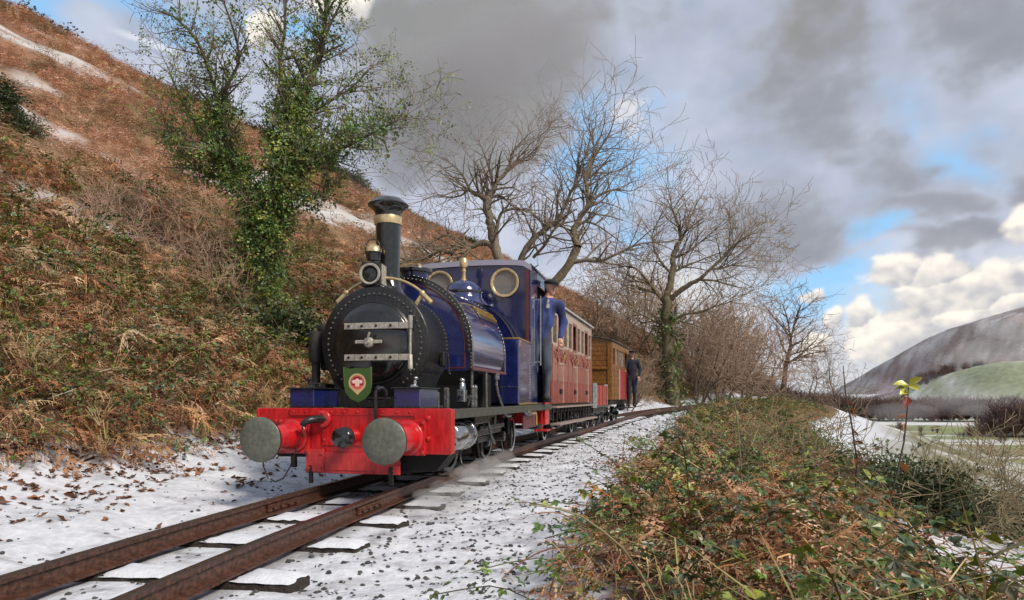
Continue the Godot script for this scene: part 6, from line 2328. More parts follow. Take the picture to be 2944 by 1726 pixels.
func leaf_litter_mesh(seed_: int) -> ArrayMesh:
	var rg := RandomNumberGenerator.new()
	rg.seed = seed_
	var b := MB.new()
	for k in 3:
		var d := Vector3(1, 0, 0).rotated(Vector3.UP, rg.randf() * TAU)
		var s := d.cross(Vector3.UP)
		var p := rv(rg, 0.05) * Vector3(1, 0, 1) + Vector3(0, 0.006, 0)
		var up := Vector3(0, 0.022, 0) * rg.randf_range(0.4, 1.4)
		var l := rg.randf_range(0.04, 0.085)
		var cc := Color(1, 1, 1) * rg.randf_range(0.6, 1.2)
		b.raw4(p - d * l, p + s * l * 0.45 + up, p + d * l * 0.9 + up * 0.6, p, cc)
		b.raw4(p - d * l, p, p + d * l * 0.9 + up * 0.6, p - s * l * 0.5 + up * 1.2, cc * 0.85)
	return b.mesh()

func pebble_mesh(seed_: int) -> ArrayMesh:
	var rg := RandomNumberGenerator.new()
	rg.seed = seed_
	var b := MB.new()
	b.ball(Vector3.ZERO, Vector3(1, 0.7, 0.85), 6, 4)
	for i in b.v.size():
		b.v[i] *= 1.0 + 0.25 * sin(b.v[i].x * 5.0 + seed_) * cos(b.v[i].z * 4.0 + seed_ * 2.0)
	b.n.clear()
	return b.mesh()

func tint(c: Color, rg: RandomNumberGenerator, v := 0.25) -> Color:
	var k := rg.randf_range(1.0 - v, 1.0 + v)
	return Color(c.r * k * rg.randf_range(0.92, 1.08), c.g * k, c.b * k * rg.randf_range(0.85, 1.1))

func pose(p: Vector3, rg: RandomNumberGenerator, tilt: float, sc: float) -> Transform3D:
	var bs := Basis(Vector3.UP, rg.randf() * TAU)
	bs = Basis(Vector3(1, 0, 0), rg.randf_range(-tilt, tilt)) * Basis(Vector3(0, 0, 1), rg.randf_range(-tilt, tilt)) * bs
	return Transform3D(bs.scaled(Vector3.ONE * sc), p)

const RUST := [Color(0.46, 0.235, 0.125), Color(0.52, 0.315, 0.19), Color(0.38, 0.165, 0.085), Color(0.56, 0.40, 0.26), Color(0.27, 0.12, 0.065), Color(0.46, 0.33, 0.19)]
const GREENS := [Color(0.10, 0.165, 0.045), Color(0.145, 0.22, 0.06), Color(0.08, 0.135, 0.055), Color(0.21, 0.25, 0.06), Color(0.12, 0.165, 0.085)]

func make_undergrowth() -> void:
	var rg := RandomNumberGenerator.new()
	rg.seed = 4242
	var fr := [bracken_mesh(1, 2, 12, 0.50), bracken_mesh(2, 2, 13, 0.56), bracken_mesh(3, 3, 11, 0.44), bracken_mesh(4, 1, 14, 0.62), bracken_mesh(5, 1, 24, 0.85, 4), bracken_mesh(6, 2, 22, 0.75, 4)]
	var br := [bramble_mesh(11, 7, 0.046, Color(0.7, 0.45, 0.35)), bramble_mesh(12, 8, 0.040, Color(0.9, 0.6, 0.4)), bramble_mesh(13, 6, 0.050, Color(0.6, 0.5, 0.4)), bramble_mesh(14, 8, 0.036, Color(0.8, 0.4, 0.4))]
	var gr := [grass_mesh(21, 16, 0.34), grass_mesh(22, 20, 0.26), grass_mesh(23, 10, 0.5)]
	var tg := [twig_mesh(31, 0.75), twig_mesh(32, 0.55), twig_mesh(33, 1.0)]
	# [places, tints] for every kind and variant, near left, near right
	var regions := [
		["on the bank left of the train", -4.8, 46.0, -12.5, -2.1, 66000, 20000],
		["along the right of the track", -5.5, 44.0, 1.3, 6.4, 46000, 16000],
	]
	for reg in regions:
		var bins := {}
		for k in ["bracken", "bramble", "grass", "twig"]:
			for v in 6:
				bins[[k, v]] = [[], []]
		for i in reg[5]:
			var s := lerpf(reg[1], reg[2], pow(rg.randf(), 1.5))
			var u := rg.randf_range(reg[3], reg[4])
			var h := heading(s)
			var c := rail_at(s)
			var x := c.x + cos(h) * u
			var z := c.z + sin(h) * u
			if z > 0.5 or (z > -2.4 and absf(x) < 1.2 and u < 2.6):
				continue
			var g := growth(u, x, z)
			if g < 0.05 or rg.randf() > g * 3.0:
				continue
			var far := clampf(-z / 22.0, 0.0, 1.0)
			var y := land(x, z) - 0.05
			var hh := rg.randf()
			var q := n_mid.get_noise_2d(x * 3.0 + 11.0, z * 3.0) + 0.6 * n_mid.get_noise_2d(x * 8.0, z * 8.0 + 50.0)
			var pick := rg.randf() * 1.15 - 0.1 + q * 0.7 + (0.56 if u > 0.0 else 0.29 + 0.32 * smoothstep(5.0, 7.5, -u))
			var p := Vector3(x, y + g * 0.52 * hh, z)
			if pick > 0.66:
				var v := rg.randi() % (6 if u < 0.0 and rg.randf() < 0.4 else 4)
				if v > 3:
					p.y += g * 0.15
				bins[["bracken", v]][0].append(pose(p, rg, 0.7, rg.randf_range(0.55, 1.0) * (1.0 + far * 0.5)))
				bins[["bracken", v]][1].append(tint(RUST[rg.randi() % 6], rg, 0.3))
			elif pick > 0.30:
				var v := rg.randi() % 4
				bins[["bramble", v]][0].append(pose(p, rg, 0.5, rg.randf_range(0.7, 1.15) * (1.0 + far * 0.5)))
				bins[["bramble", v]][1].append(tint(GREENS[rg.randi() % 5], rg, 0.35))
			elif pick > 0.02:
				var v := rg.randi() % 3
				bins[["grass", v]][0].append(pose(p + Vector3(0, g * 0.1, 0), rg, 0.6, rg.randf_range(0.7, 1.4)))
				bins[["grass", v]][1].append(tint([Color(0.48, 0.36, 0.18), Color(0.36, 0.33, 0.12), Color(0.56, 0.43, 0.25)][rg.randi() % 3], rg))
			else:
				var v := rg.randi() % 3
				bins[["twig", v]][0].append(pose(p, rg, 0.9, rg.randf_range(0.5, 1.1)))
				bins[["twig", v]][1].append(tint([Color(0.22, 0.13, 0.085), Color(0.38, 0.26, 0.16), Color(0.24, 0.09, 0.07), Color(0.44, 0.32, 0.20)][rg.randi() % 4], rg))
		for kind in ["bracken", "bramble", "grass", "twig"]:
			var set_: Array = {"bracken": fr, "bramble": br, "grass": gr, "twig": tg}[kind]
			var what: String = {"bracken": "dead rust brown bracken fronds", "bramble": "green bramble leaves on arching stems", "grass": "tufts of dry tan grass", "twig": "bare thin brown stems"}[kind]
			var pl := []
			var ti := []
			for v in set_.size():
				pl.append(bins[[kind, v]][0])
				ti.append(bins[[kind, v]][1])
			mass(kind if kind != "twig" else "bare_stems", {"bracken": "fronds", "bramble": "sprays", "grass": "tufts", "twig": "stems"}[kind], set_, M.dead if kind in ["bracken", "grass"] else M.leaf if kind == "bramble" else M.twig, pl, ti, what + " " + reg[0], {"bracken": "bracken", "bramble": "brambles", "grass": "grass", "twig": "undergrowth"}[kind])
	# single stray plants and litter on the snow, left of the line
	var places := [[], [], []]
	var tints := [[], [], []]
	for i in 9000:
		var s := lerpf(-5.0, 9.0, rg.randf())
		var u := -lerpf(0.8, 4.2, pow(rg.randf(), 0.55))
		var h := heading(s)
		var c := rail_at(s)
		var x := c.x + cos(h) * u
		var z := c.z + sin(h) * u
		var q := n_mid.get_noise_2d(x * 5.0, z * 5.0) + 0.5 * n_mid.get_noise_2d(x * 14.0, z * 14.0)
		if z > -0.6 or rg.randf() > smoothstep(0.9, 3.2, -u + q * 1.4):
			continue
		var v := rg.randi() % 3
		places[v].append(pose(Vector3(x, land(x, z) + 0.004, z), rg, 0.5, rg.randf_range(0.22, 0.75)))
		tints[v].append(tint(RUST[[0, 2, 4, 4, 2][rg.randi() % 5]], rg, 0.4) * 0.75)
	mass("leaf_litter", "leaves", [leaf_litter_mesh(51), leaf_litter_mesh(52), leaf_litter_mesh(53)], M.dead, places, tints, "curled brown dead leaves strewn over the snow left of the track", "leaves")
	places = [[], [], []]
	tints = [[], [], []]
	for i in 7000:
		var s := lerpf(-4.6, 14.0, rg.randf())
		var u := rg.randf_range(-0.75, 2.9) if i % 4 else rg.randf_range(-4.0, -0.75)
		var h := heading(s)
		var c := rail_at(s)
		var x := c.x + cos(h) * u
		var z := c.z + sin(h) * u
		if z > -1.2 or absf(absf(u) - 0.365) < 0.08 or (absf(u) < 0.76 and rg.randf() < 0.6):
			continue
		var v := rg.randi() % 3
		places[v].append(pose(Vector3(x, land(x, z) + 0.002, z), rg, 0.3, rg.randf_range(0.08, 0.26)))
		tints[v].append(tint(Color(0.07, 0.06, 0.055), rg, 0.6))
	mass("dark_debris", "flecks", [leaf_litter_mesh(56), leaf_litter_mesh(57), leaf_litter_mesh(58)], M.stone, places, tints, "dark flecks of slate and leaf on the trampled snow", "debris")
	places = [[], [], [], []]
	tints = [[], [], [], []]
	for i in 3800:                                           # knots of collapsed bracken lying on the snow
		var s := lerpf(-4.6, 12.0, rg.randf())
		var u := -lerpf(1.5, 3.6, sqrt(rg.randf()))
		if i % 5 == 0:
			u = lerpf(1.0, 2.6, sqrt(rg.randf()))
		var h := heading(s)
		var c := rail_at(s)
		var x := c.x + cos(h) * u
		var z := c.z + sin(h) * u
		var q := n_mid.get_noise_2d(x * 4.0 + 31.0, z * 4.0) + 0.5 * n_mid.get_noise_2d(x * 12.0, z * 12.0)
		if z > -1.5 or q < 0.32 - 0.25 * smoothstep(2.0, 3.2, absf(u)) - (0.15 if u > 0 else 0.0):
			continue
		var v := rg.randi() % 4
		var tr := pose(Vector3(x, land(x, z) - 0.02, z), rg, 0.3, rg.randf_range(0.2, 0.5))
		tr.basis = Basis.from_scale(Vector3(1, 0.45, 1)) * tr.basis
		places[v].append(tr)
		tints[v].append(tint(RUST[[0, 2, 4, 2][rg.randi() % 4]], rg, 0.35) * 0.8)
	mass("fallen_bracken", "fronds", fr.slice(0, 4), M.dead, places, tints, "flattened dead bracken poking through the trackside snow", "bracken")
	# ballast stones showing through the snow
	places = [[], [], []]
	tints = [[], [], []]
	for i in 20000:
		var s := lerpf(-5.6, 22.0, pow(rg.randf(), 1.3))
		var u := rg.randf_range(-1.4, 2.9)
		var h := heading(s)
		var c := rail_at(s)
		var x := c.x + cos(h) * u
		var z := c.z + sin(h) * u
		if z > -1.2:
			continue
		var q := n_mid.get_noise_2d(x * 7.0 + 5.0, z * 7.0)
		var pr := 0.30 if u > 0.7 else 0.18 if u > -0.7 else 0.08
		var rail_near := minf(absf(u - 0.365), absf(u + 0.365))
		if rail_near < 0.07:
			continue
		if rail_near < 0.16:
			pr = 0.7
		if rg.randf() > pr + q * 0.35:
			continue
		var v := rg.randi() % 3
		var sc := rg.randf_range(0.008, 0.021)
		places[v].append(pose(Vector3(x, land(x, z) + sc * rg.randf_range(-0.35, 0.2), z), rg, 0.6, sc))
		tints[v].append(tint(Color(0.055, 0.055, 0.058), rg, 0.5))
	mass("ballast", "stones", [pebble_mesh(61), pebble_mesh(62), pebble_mesh(63)], M.stone, places, tints, "dark ballast stones showing through the thin snow", "stones")

func make_hillside() -> void:
	var rg := RandomNumberGenerator.new()
	rg.seed = 99
	var cl := [bracken_mesh(71, 13, 7, 0.8, 2), bracken_mesh(72, 15, 7, 0.7, 2), bracken_mesh(73, 12, 8, 0.9, 2)]
	var places := [[], [], []]
	var tints := [[], [], []]
	for i in 60000:
		var a := lerpf(2.0, 190.0, pow(rg.randf(), 1.35))
		var d := lerpf(6.0, 96.0, pow(rg.randf(), 1.15))
		var h := 0.353
		var x := -2.0 + a * sin(h) - d * cos(h)
		var z := -a * cos(h) - d * sin(h)
		if -z < 3.0 or x / -z < -0.86 or x / -z > 0.35:
			continue
		var b := beside(x, z)
		if b.x > -6.5 or (b.x > -9.5 and rg.randf() < 0.5):
			continue
		if rg.randf() < maxf(hill_snow(x, z, -b.x), hill_snow(x - 0.5, z - 0.9, -b.x)) * 0.985:
			continue
		var q := n_mid.get_noise_2d(x * 1.1 + 70.0, z * 1.1)
		if q < -0.45:
			continue
		var v := rg.randi() % 3
		var far := -z
		places[v].append(pose(Vector3(x, land(x, z) - 0.15, z), rg, 0.45, rg.randf_range(0.55, 1.0) * (0.75 + far / 60.0)))
		var c: Color = [Color(0.60, 0.335, 0.22), Color(0.66, 0.40, 0.28), Color(0.53, 0.285, 0.19), Color(0.66, 0.44, 0.34)][rg.randi() % 4]
		if q < -0.18 or rg.randf() < 0.08:
			c = Color(0.20, 0.16, 0.07).lerp(Color(0.30, 0.20, 0.10), rg.randf())
		tints[v].append(tint(c, rg, 0.25))
	mass("hill_bracken", "clumps", cl, M.dead, places, tints, "rust brown bracken covering the steep hillside", "bracken")

# a rounded evergreen bush: stems with leafy sprays right through it
func leafy_bush(called: String, label: String, at: Vector3, size: Vector3, count: int, mesh: Mesh, cols: Array, seed_: int, scale_: float, category := "bush") -> void:
	var t := thing(called, label, category, at)
	var rg := RandomNumberGenerator.new()
	rg.seed = seed_
	var st := MB.new()
	for i in 14:
		var d := Vector3(rg.randf_range(-1, 1) * size.x * 0.7, size.y * rg.randf_range(0.6, 0.95), rg.randf_range(-1, 1) * size.z * 0.7)
		st.stick(rv(rg, 0.1) * Vector3(1, 0, 1), d * 0.5 + rv(rg, 0.1), 0.02, 0.014, 4, Color(0.07, 0.05, 0.035))
		st.stick(d * 0.5, d, 0.014, 0.006, 4, Color(0.07, 0.05, 0.035))
	obj("stem", st, M.bark, t)
	var places := []
	var tints := []
	for i in count:
		var d := rv(rg).normalized() * pow(rg.randf(), 0.4)
		var p := Vector3(d.x * size.x, maxf(0.02, d.y * 0.5 + 0.5) * size.y, d.z * size.z)
		p *= 0.72 + 0.42 * n_mid.get_noise_3d(p.x * 12.0 + seed_, p.y * 12.0, p.z * 12.0) + 0.2
		places.append(pose(p, rg, 0.9, rg.randf_range(0.7, 1.2) * scale_))
		tints.append(tint(cols[rg.randi() % cols.size()], rg, 0.4))
	scatter("foliage", mesh, M.leaf, places, tints, t)

func make_plants() -> void:
	# the ivy-clad tree on the bank
	var at := stand(-5.12, -14.0)
	var t := thing("ivy_clad_tree", "tall leafy ivy clad tree leaning over the bank left of the locomotive", "tree", at)
	at.y = 3.25
	t.position = at
	var got := limb_tree(t, IVY_TREE, with({"levels": 3, "step": 0.3, "gnarl": 0.24, "lift": 0.06, "chance": 0.52, "thin": 0.004, "leaf": 2, "leaf_chance": 0.36, "bark_col": Color(0.18, 0.14, 0.11), "twig_col": Color(0.2, 0.15, 0.12)}), 7, 0.8)
	var rg := RandomNumberGenerator.new()
	rg.seed = 321
	var spray := bramble_mesh(81, 5, 0.034, Color(0.6, 0.6, 0.5))
	var places := []
	var tints := []
	for s in got[0]:
		var p: Vector3 = s
		if p.y > 5.2 + 1.2 * n_mid.get_noise_1d(p.x * 20.0) and rg.randf() < 0.6:
			continue
		places.append(pose(p, rg, 1.2, rg.randf_range(0.7, 1.3)))
		tints.append(tint([Color(0.25, 0.36, 0.08), Color(0.18, 0.28, 0.09), Color(0.36, 0.42, 0.10), Color(0.24, 0.29, 0.13)][rg.randi() % 4], rg, 0.35))
	scatter("foliage", spray, M.leaf, places, tints, t)
	places = []
	tints = []
	for s in got[1]:
		var r: float = s[1]
		var p: Vector3 = s[0]
		var n := int(r * 400.0) + 1
		if p.y > 3.6:
			n = int(n * 0.35)
		for k in n:
			var o := rv(rg).normalized() * (r + rg.randf_range(0.0, 0.22 + r * 0.6)) * Vector3(1, 0.9, 1)
			places.append(pose(p + o + Vector3(0, rg.randf_range(-0.15, 0.15), 0), rg, 1.4, rg.randf_range(0.7, 1.2)))
			tints.append(tint([Color(0.14, 0.25, 0.06), Color(0.21, 0.33, 0.07), Color(0.11, 0.20, 0.065), Color(0.34, 0.38, 0.09)][rg.randi() % 4], rg, 0.35))
	scatter("ivy", bramble_mesh(82, 5, 0.046, Color(0.5, 0.5, 0.4)), M.leaf, places, tints, t)
	# bare, gnarled trees behind the cab
	var o2 := with({"levels": 3, "step": 0.45, "gnarl": 0.36, "lift": 0.03, "chance": 0.40, "thin": 0.008, "moss": 0.55, "moss_col": Color(0.26, 0.18, 0.06), "bark_col": Color(0.36, 0.31, 0.26), "twig_col": Color(0.27, 0.22, 0.19)})
	t = thing("gnarled_tree", "bare gnarled pale trunked tree with mossy low limbs behind the locomotive cab", "tree", Vector3(-0.49, 5.73, -26.0))
	limb_tree(t, GNARLED_TREE, o2, 17, 1.5)
	t = thing("leaning_tree", "bare crooked tree leaning right and spreading above the passenger coach roof", "tree", Vector3(1.80, 5.5, -28.0))
	limb_tree(t, LEANING_TREE, o2, 23, 1.7)
	# great oak beyond the van
	t = thing("bare_oak", "large bare spreading oak with ivied trunk beyond the brown van", "tree", stand(9.85, -42.0))
	t.position.y = 1.4
	got = limb_tree(t, BIG_OAK, with({"levels": 4, "step": 0.7, "gnarl": 0.26, "lift": 0.05, "chance": 0.53, "thin": 0.011, "moss": 0.5, "moss_col": Color(0.22, 0.20, 0.06), "bark_col": Color(0.24, 0.19, 0.14), "twig_col": Color(0.29, 0.22, 0.16)}), 31, 2.4)
	places = []
	tints = []
	for s in got[1]:
		var p: Vector3 = s[0]
		if p.y < 4.6 and s[1] > 0.1:
			for k in 11:
				places.append(pose(p + rv(rg).normalized() * (s[1] + rg.randf_range(0.0, 0.25)), rg, 1.4, rg.randf_range(1.5, 2.4)))
				tints.append(tint(GREENS[rg.randi() % 5], rg, 0.35))
	scatter("ivy", bramble_mesh(83, 4, 0.06, Color(0.5, 0.5, 0.4)), M.leaf, places, tints, t)
	# thicket between the oak and the open valley
	var ob := with({"levels": 3, "step": 0.6, "gnarl": 0.25, "lift": 0.10, "chance": 0.62, "thin": 0.013, "lean": 0.45, "girth": 0.012, "clear": 1, "twig_col": Color(0.36, 0.25, 0.18), "bark_col": Color(0.26, 0.19, 0.13), "moss": 0.3})
	var protos := []
	var spots := [[5.6, -33.0, 3.0, 0], [12.4, -45.5, 6.6, 1], [14.4, -48.0, 7.4, 2], [15.9, -51.0, 7.2, 0], [17.6, -53.0, 6.8, 1], [19.4, -55.0, 6.0, 2], [13.6, -51.0, 7.6, 0], [16.4, -56.0, 6.8, 1], [20.4, -59.0, 4.6, 2], [6.4, -44.0, 6.0, 0], [11.4, -53.0, 7.6, 1], [18.0, -61.0, 6.4, 2], [8.2, -48.0, 7.0, 0]]
	var where := ["behind the guard on the brown van", "right of the oak trunk", "midway in the brown thicket right of the oak", "in the thicket above the vanishing track", "in the thicket near its right end", "low at the right end of the thicket", "tall in the back row right of the oak", "tall at the back above the track bend", "lowest beside the lone field tree", "left of the oak above the van roof", "tallest behind the oak's right limbs", "at the back near the white field", "behind the oak's left limbs"]
	for i in spots.size():
		var sp: Array = spots[i]
		var p := stand(sp[0], sp[1], 0.3)
		var lb: String = "bare brown twiggy shrub tree " + where[i]
		if i < 3:
			protos.append(wild_tree("thicket_tree", lb, "shrub", p, 6.0, 4, ob, 200 + i, "bare shrub trees of the thicket"))
			protos[i].scale = Vector3.ONE * sp[2] / 6.0
		else:
			var c: Node3D = protos[sp[3]].duplicate()
			c.name = numbered("thicket_tree")
			add_child(c)
			c.position = p
			c.rotation.y = i * 1.7
			c.scale = Vector3.ONE * sp[2] / 6.0
			c.set_meta("label", lb)
	# lone trees at the right end
	var ol := with({"levels": 4, "step": 0.6, "gnarl": 0.24, "lift": 0.06, "chance": 0.56, "thin": 0.014, "lean": 0.1, "girth": 0.032, "clear": 2, "twig_col": Color(0.28, 0.21, 0.16), "bark_col": Color(0.26, 0.18, 0.13), "moss": 0.4})
	wild_tree("field_tree", "lone bare tree before the white snowfield where the track disappears", "tree", Vector3(24.6, 0.55, -62.0), 9.4, 1, ol, 301, "lone bare trees at the bend")
	ol.girth = 0.016
	wild_tree("field_tree", "slender bare tree right of the lone tree, over the hedge", "tree", Vector3(30.4, -2.4, -64.0), 7.6, 1, ol, 302, "lone bare trees at the bend")
	wild_tree("field_tree", "thin wispy bare sapling between the two bare trees at the bend", "tree", Vector3(25.6, -0.9, -59.0), 5.4, 2, ol, 303, "lone bare trees at the bend")
	# bare scrub on the bank below the ivy tree
	var os := with({"levels": 3, "step": 0.25, "gnarl": 0.3, "lift": 0.04, "chance": 0.55, "thin": 0.004, "lean": 0.8, "girth": 0.009, "clear": 0, "twig_col": Color(0.36, 0.24, 0.17), "bark_col": Color(0.26, 0.17, 0.12)})
	var lab := ["bare brown scrub bush on the bank left of the ivy clad tree", "low bare twiggy bush on the bank between snow streak and ivy tree", "bare scrub bush right of the ivy tree before the chimney", "bare dark scrub at the foot of the ivy clad tree", "wispy bare bush at the right end of the snow streak"]
	var sc := [[-6.6, -13.8, 2.3], [-7.6, -12.6, 1.4], [-3.6, -14.6, 1.8], [-5.8, -12.6, 1.4], [-8.6, -15.6, 1.5]]
	for i in sc.size():
		wild_tree("scrub_bush", lab[i], "bush", stand(sc[i][0], sc[i][1], 0.2), sc[i][2], 6, os, 400 + i, "bare scrub on the bank")
	# dark evergreen bushes
	var small := bramble_mesh(91, 5, 0.05, Color(0.6, 0.5, 0.4))
	var dk := [Color(0.07, 0.10, 0.04), Color(0.10, 0.125, 0.045), Color(0.06, 0.08, 0.04)]
	leafy_bush("gorse_bush", "dark green gorse bush high on the hillside at the left edge", stand(-15.3, -20.2, 0.3), Vector3(0.7, 1.25, 0.6), 650, small, dk, 501, 1.2)
	leafy_bush("gorse_bush", "lower dark gorse bush beside the big one at left edge", stand(-14.4, -20.0, 0.3), Vector3(0.6, 0.6, 0.5), 400, small, dk, 502, 1.2)
	leafy_bush("dark_bush", "dark evergreen bush beside the foot of the ivy clad tree", stand(-4.3, -12.8, 0.2), Vector3(0.7, 1.1, 0.6), 420, small, dk, 503, 1.5)
	leafy_bush("evergreen_bush", "dark green bush behind the leafy saplings at the right", stand(4.7, -8.6, 0.5), Vector3(1.25, 1.1, 0.9), 2200, small, [Color(0.09, 0.125, 0.05), Color(0.14, 0.16, 0.06), Color(0.075, 0.105, 0.055)], 504, 0.8)
	leafy_bush("evergreen_bush", "wide dark bush reaching the right edge below the fields", stand(6.9, -9.6, 0.7), Vector3(1.9, 1.1, 1.1), 3000, small, [Color(0.10, 0.13, 0.05), Color(0.16, 0.17, 0.065), Color(0.08, 0.11, 0.055)], 505, 0.8)
	var ow := with({"levels": 3, "step": 0.25, "gnarl": 0.2, "lift": 0.02, "chance": 0.5, "thin": 0.004, "lean": 1.0, "girth": 0.009, "clear": 0, "twig_col": Color(0.30, 0.24, 0.14), "bark_col": Color(0.24, 0.18, 0.11)})
	wild_tree("bare_bush", "tangle of bare olive brown stems rising through the dark bush at right", "bush", stand(5.3, -8.2, 0.2), 1.75, 7, ow, 451, "bare bushes at the edge of the slope")
	wild_tree("bare_bush", "bare stems leaning over the snow at the right edge", "bush", stand(6.2, -7.6, 0.1), 1.6, 6, ow, 452, "bare bushes at the edge of the slope")
	wild_tree("bare_bush", "low bare stems left of the dark bush near the saplings", "bush", stand(3.5, -8.8, 0.1), 1.3, 6, ow, 453, "bare bushes at the edge of the slope")
	for i in 12:                                             # small bushes along the skyline of the hill
		var d := rg.randf_range(60.0, 92.0)
		var a := 40.0 + i * 11.0 + rg.randf_range(-4, 4)
		var x := -2.0 + a * sin(0.353) - d * cos(0.353)
		var z := -a * cos(0.353) - d * sin(0.353)
		var lbs := ["highest", "second highest", "third highest", "fourth highest", "fifth highest", "sixth highest", "seventh", "eighth", "ninth", "third lowest", "second lowest", "lowest"]
		leafy_bush("hill_bush", "small dark bush on the bracken hill, %s down the slope of the skyline" % lbs[i], stand(x, z, 0.4), Vector3(1.6, 1.8, 1.6) * rg.randf_range(0.8, 1.5), 160, small, [Color(0.07, 0.07, 0.025), Color(0.05, 0.06, 0.02)], 600 + i, 5.0)
	# saplings with a few leaves left, right foreground
	sapling("sapling", "thin upright sapling with brown leaves in the brambles at right", Vector3(2.28, -0.10, -4.6), [Vector3(0, -0.3, 0), Vector3(0.03, 0.2, 0.0), Vector3(0.035, 0.45, 0.02), Vector3(0.0, 0.72, 0.01), Vector3(-0.035, 0.92, 0.0), Vector3(-0.05, 1.10, 0.0)], [[0.42, 0.10, 1], [0.46, 0.11, 1], [0.50, 0.09, 0], [0.56, 0.10, 1], [0.66, 0.09, 0], [0.68, 0.08, 1], [0.74, 0.09, 0]], false)
	sapling("sapling", "sapling tipped with yellow green leaves above the dark bush", Vector3(2.50, -0.12, -4.4), [Vector3(-0.14, -0.3, 0), Vector3(-0.1, 0.1, 0.0), Vector3(-0.03, 0.42, 0.02), Vector3(0.02, 0.62, 0.01), Vector3(0.045, 0.80, 0.0), Vector3(0.055, 0.98, 0.0)], [[0.47, 0.14, 1], [0.45, 0.12, 1], [0.33, 0.12, 1], [0.74, 0.10, 1], [0.78, 0.11, 1], [0.92, 0.13, 0], [0.94, 0.12, 1], [0.96, 0.13, 3], [1.0, 0.15, 3], [1.0, 0.14, 3], [0.97, 0.13, 2], [1.0, 0.13, 3], [0.99, 0.14, 3]], true)
	# long canes arching over the brambles and the snow slope
	var cn := MB.new()
	for i in 420:
		var s := rg.randf_range(-4.6, 10.0)
		var left := i % 3 == 0
		var u := -rg.randf_range(2.8, 6.0) if left else rg.randf_range(2.0, 6.2)
		if i % 7 == 3:
			u = rg.randf_range(4.8, 7.4)
		var c := rail_at(s)
		var h := heading(s)
		var x := c.x + cos(h) * u
		var z := c.z + sin(h) * u
		if z > -2.2:
			continue
		var p := Vector3(x, land(x, z) + growth(u, x, z) * 0.3, z)
		var d := Vector3(rg.randf_range(-1, 1), rg.randf_range(0.5, 1.0), rg.randf_range(-1, 1)).normalized()
		var pts := []
		var l := rg.randf_range(0.8, 1.7) if left else rg.randf_range(0.5, 1.1)
		if not left:
			d = (d * Vector3(1, 0.7, 1)).normalized()
		for k in 9:
			pts.append(p)
			d = (d + Vector3(0, -0.17, 0) + rv(rg, 0.07)).normalized()
			p += d * l / 9.0
		cn.col = [Color(0.30, 0.15, 0.09), Color(0.36, 0.25, 0.15), Color(0.20, 0.09, 0.06), Color(0.25, 0.21, 0.12)][rg.randi() % 4]
		cn.tube(pts, [0.0055, 0.0055, 0.005, 0.005, 0.0045, 0.004, 0.0035, 0.003, 0.002], 5, false)
	var co := obj("bramble_cane", cn, M.twig)
	tag(co, "long thin bramble canes arching over the undergrowth", "brambles", "", "stuff")

func sapling(called: String, label: String, at: Vector3, path: Array, leaves: Array, fresh: bool) -> void:
	var t := thing(called, label, "sapling", at, 0.0, "leafy saplings in the brambles")
	var b := MB.new()
	b.col = Color(0.07, 0.055, 0.045)
	b.tube(path, [0.008, 0.007, 0.0065, 0.006, 0.005, 0.003], 6)
	b.n.clear()
	obj("stem", b, M.twig, t)
	var rg := RandomNumberGenerator.new()
	rg.seed = 77 + int(fresh)
	for l in leaves:
		var f: float = l[0] * (path.size() - 1)
		var i := mini(int(f), path.size() - 2)
		var p: Vector3 = path[i].lerp(path[i + 1], f - i)
		var k := MB.new()
		var d := Vector3(rg.randf_range(-1, 1), rg.randf_range(-0.4, 0.5) if l[2] > 1 else rg.randf_range(-0.8, 0.1), rg.randf_range(-0.7, 0.7)).normalized()
		var nrm := (Vector3.UP + rv(rg, 0.7)).normalized()
		nrm = (nrm - d * nrm.dot(d)).normalized()
		var cc: Color = [Color(0.2, 0.045, 0.03), Color(0.42, 0.16, 0.06), Color(0.36, 0.33, 0.05), Color(0.45, 0.44, 0.07)][l[2]]
		leaflet(k, p, d, nrm, l[1] * 0.68, l[1] * 0.22, cc)
		obj("leaf", k, M.leaf, t)

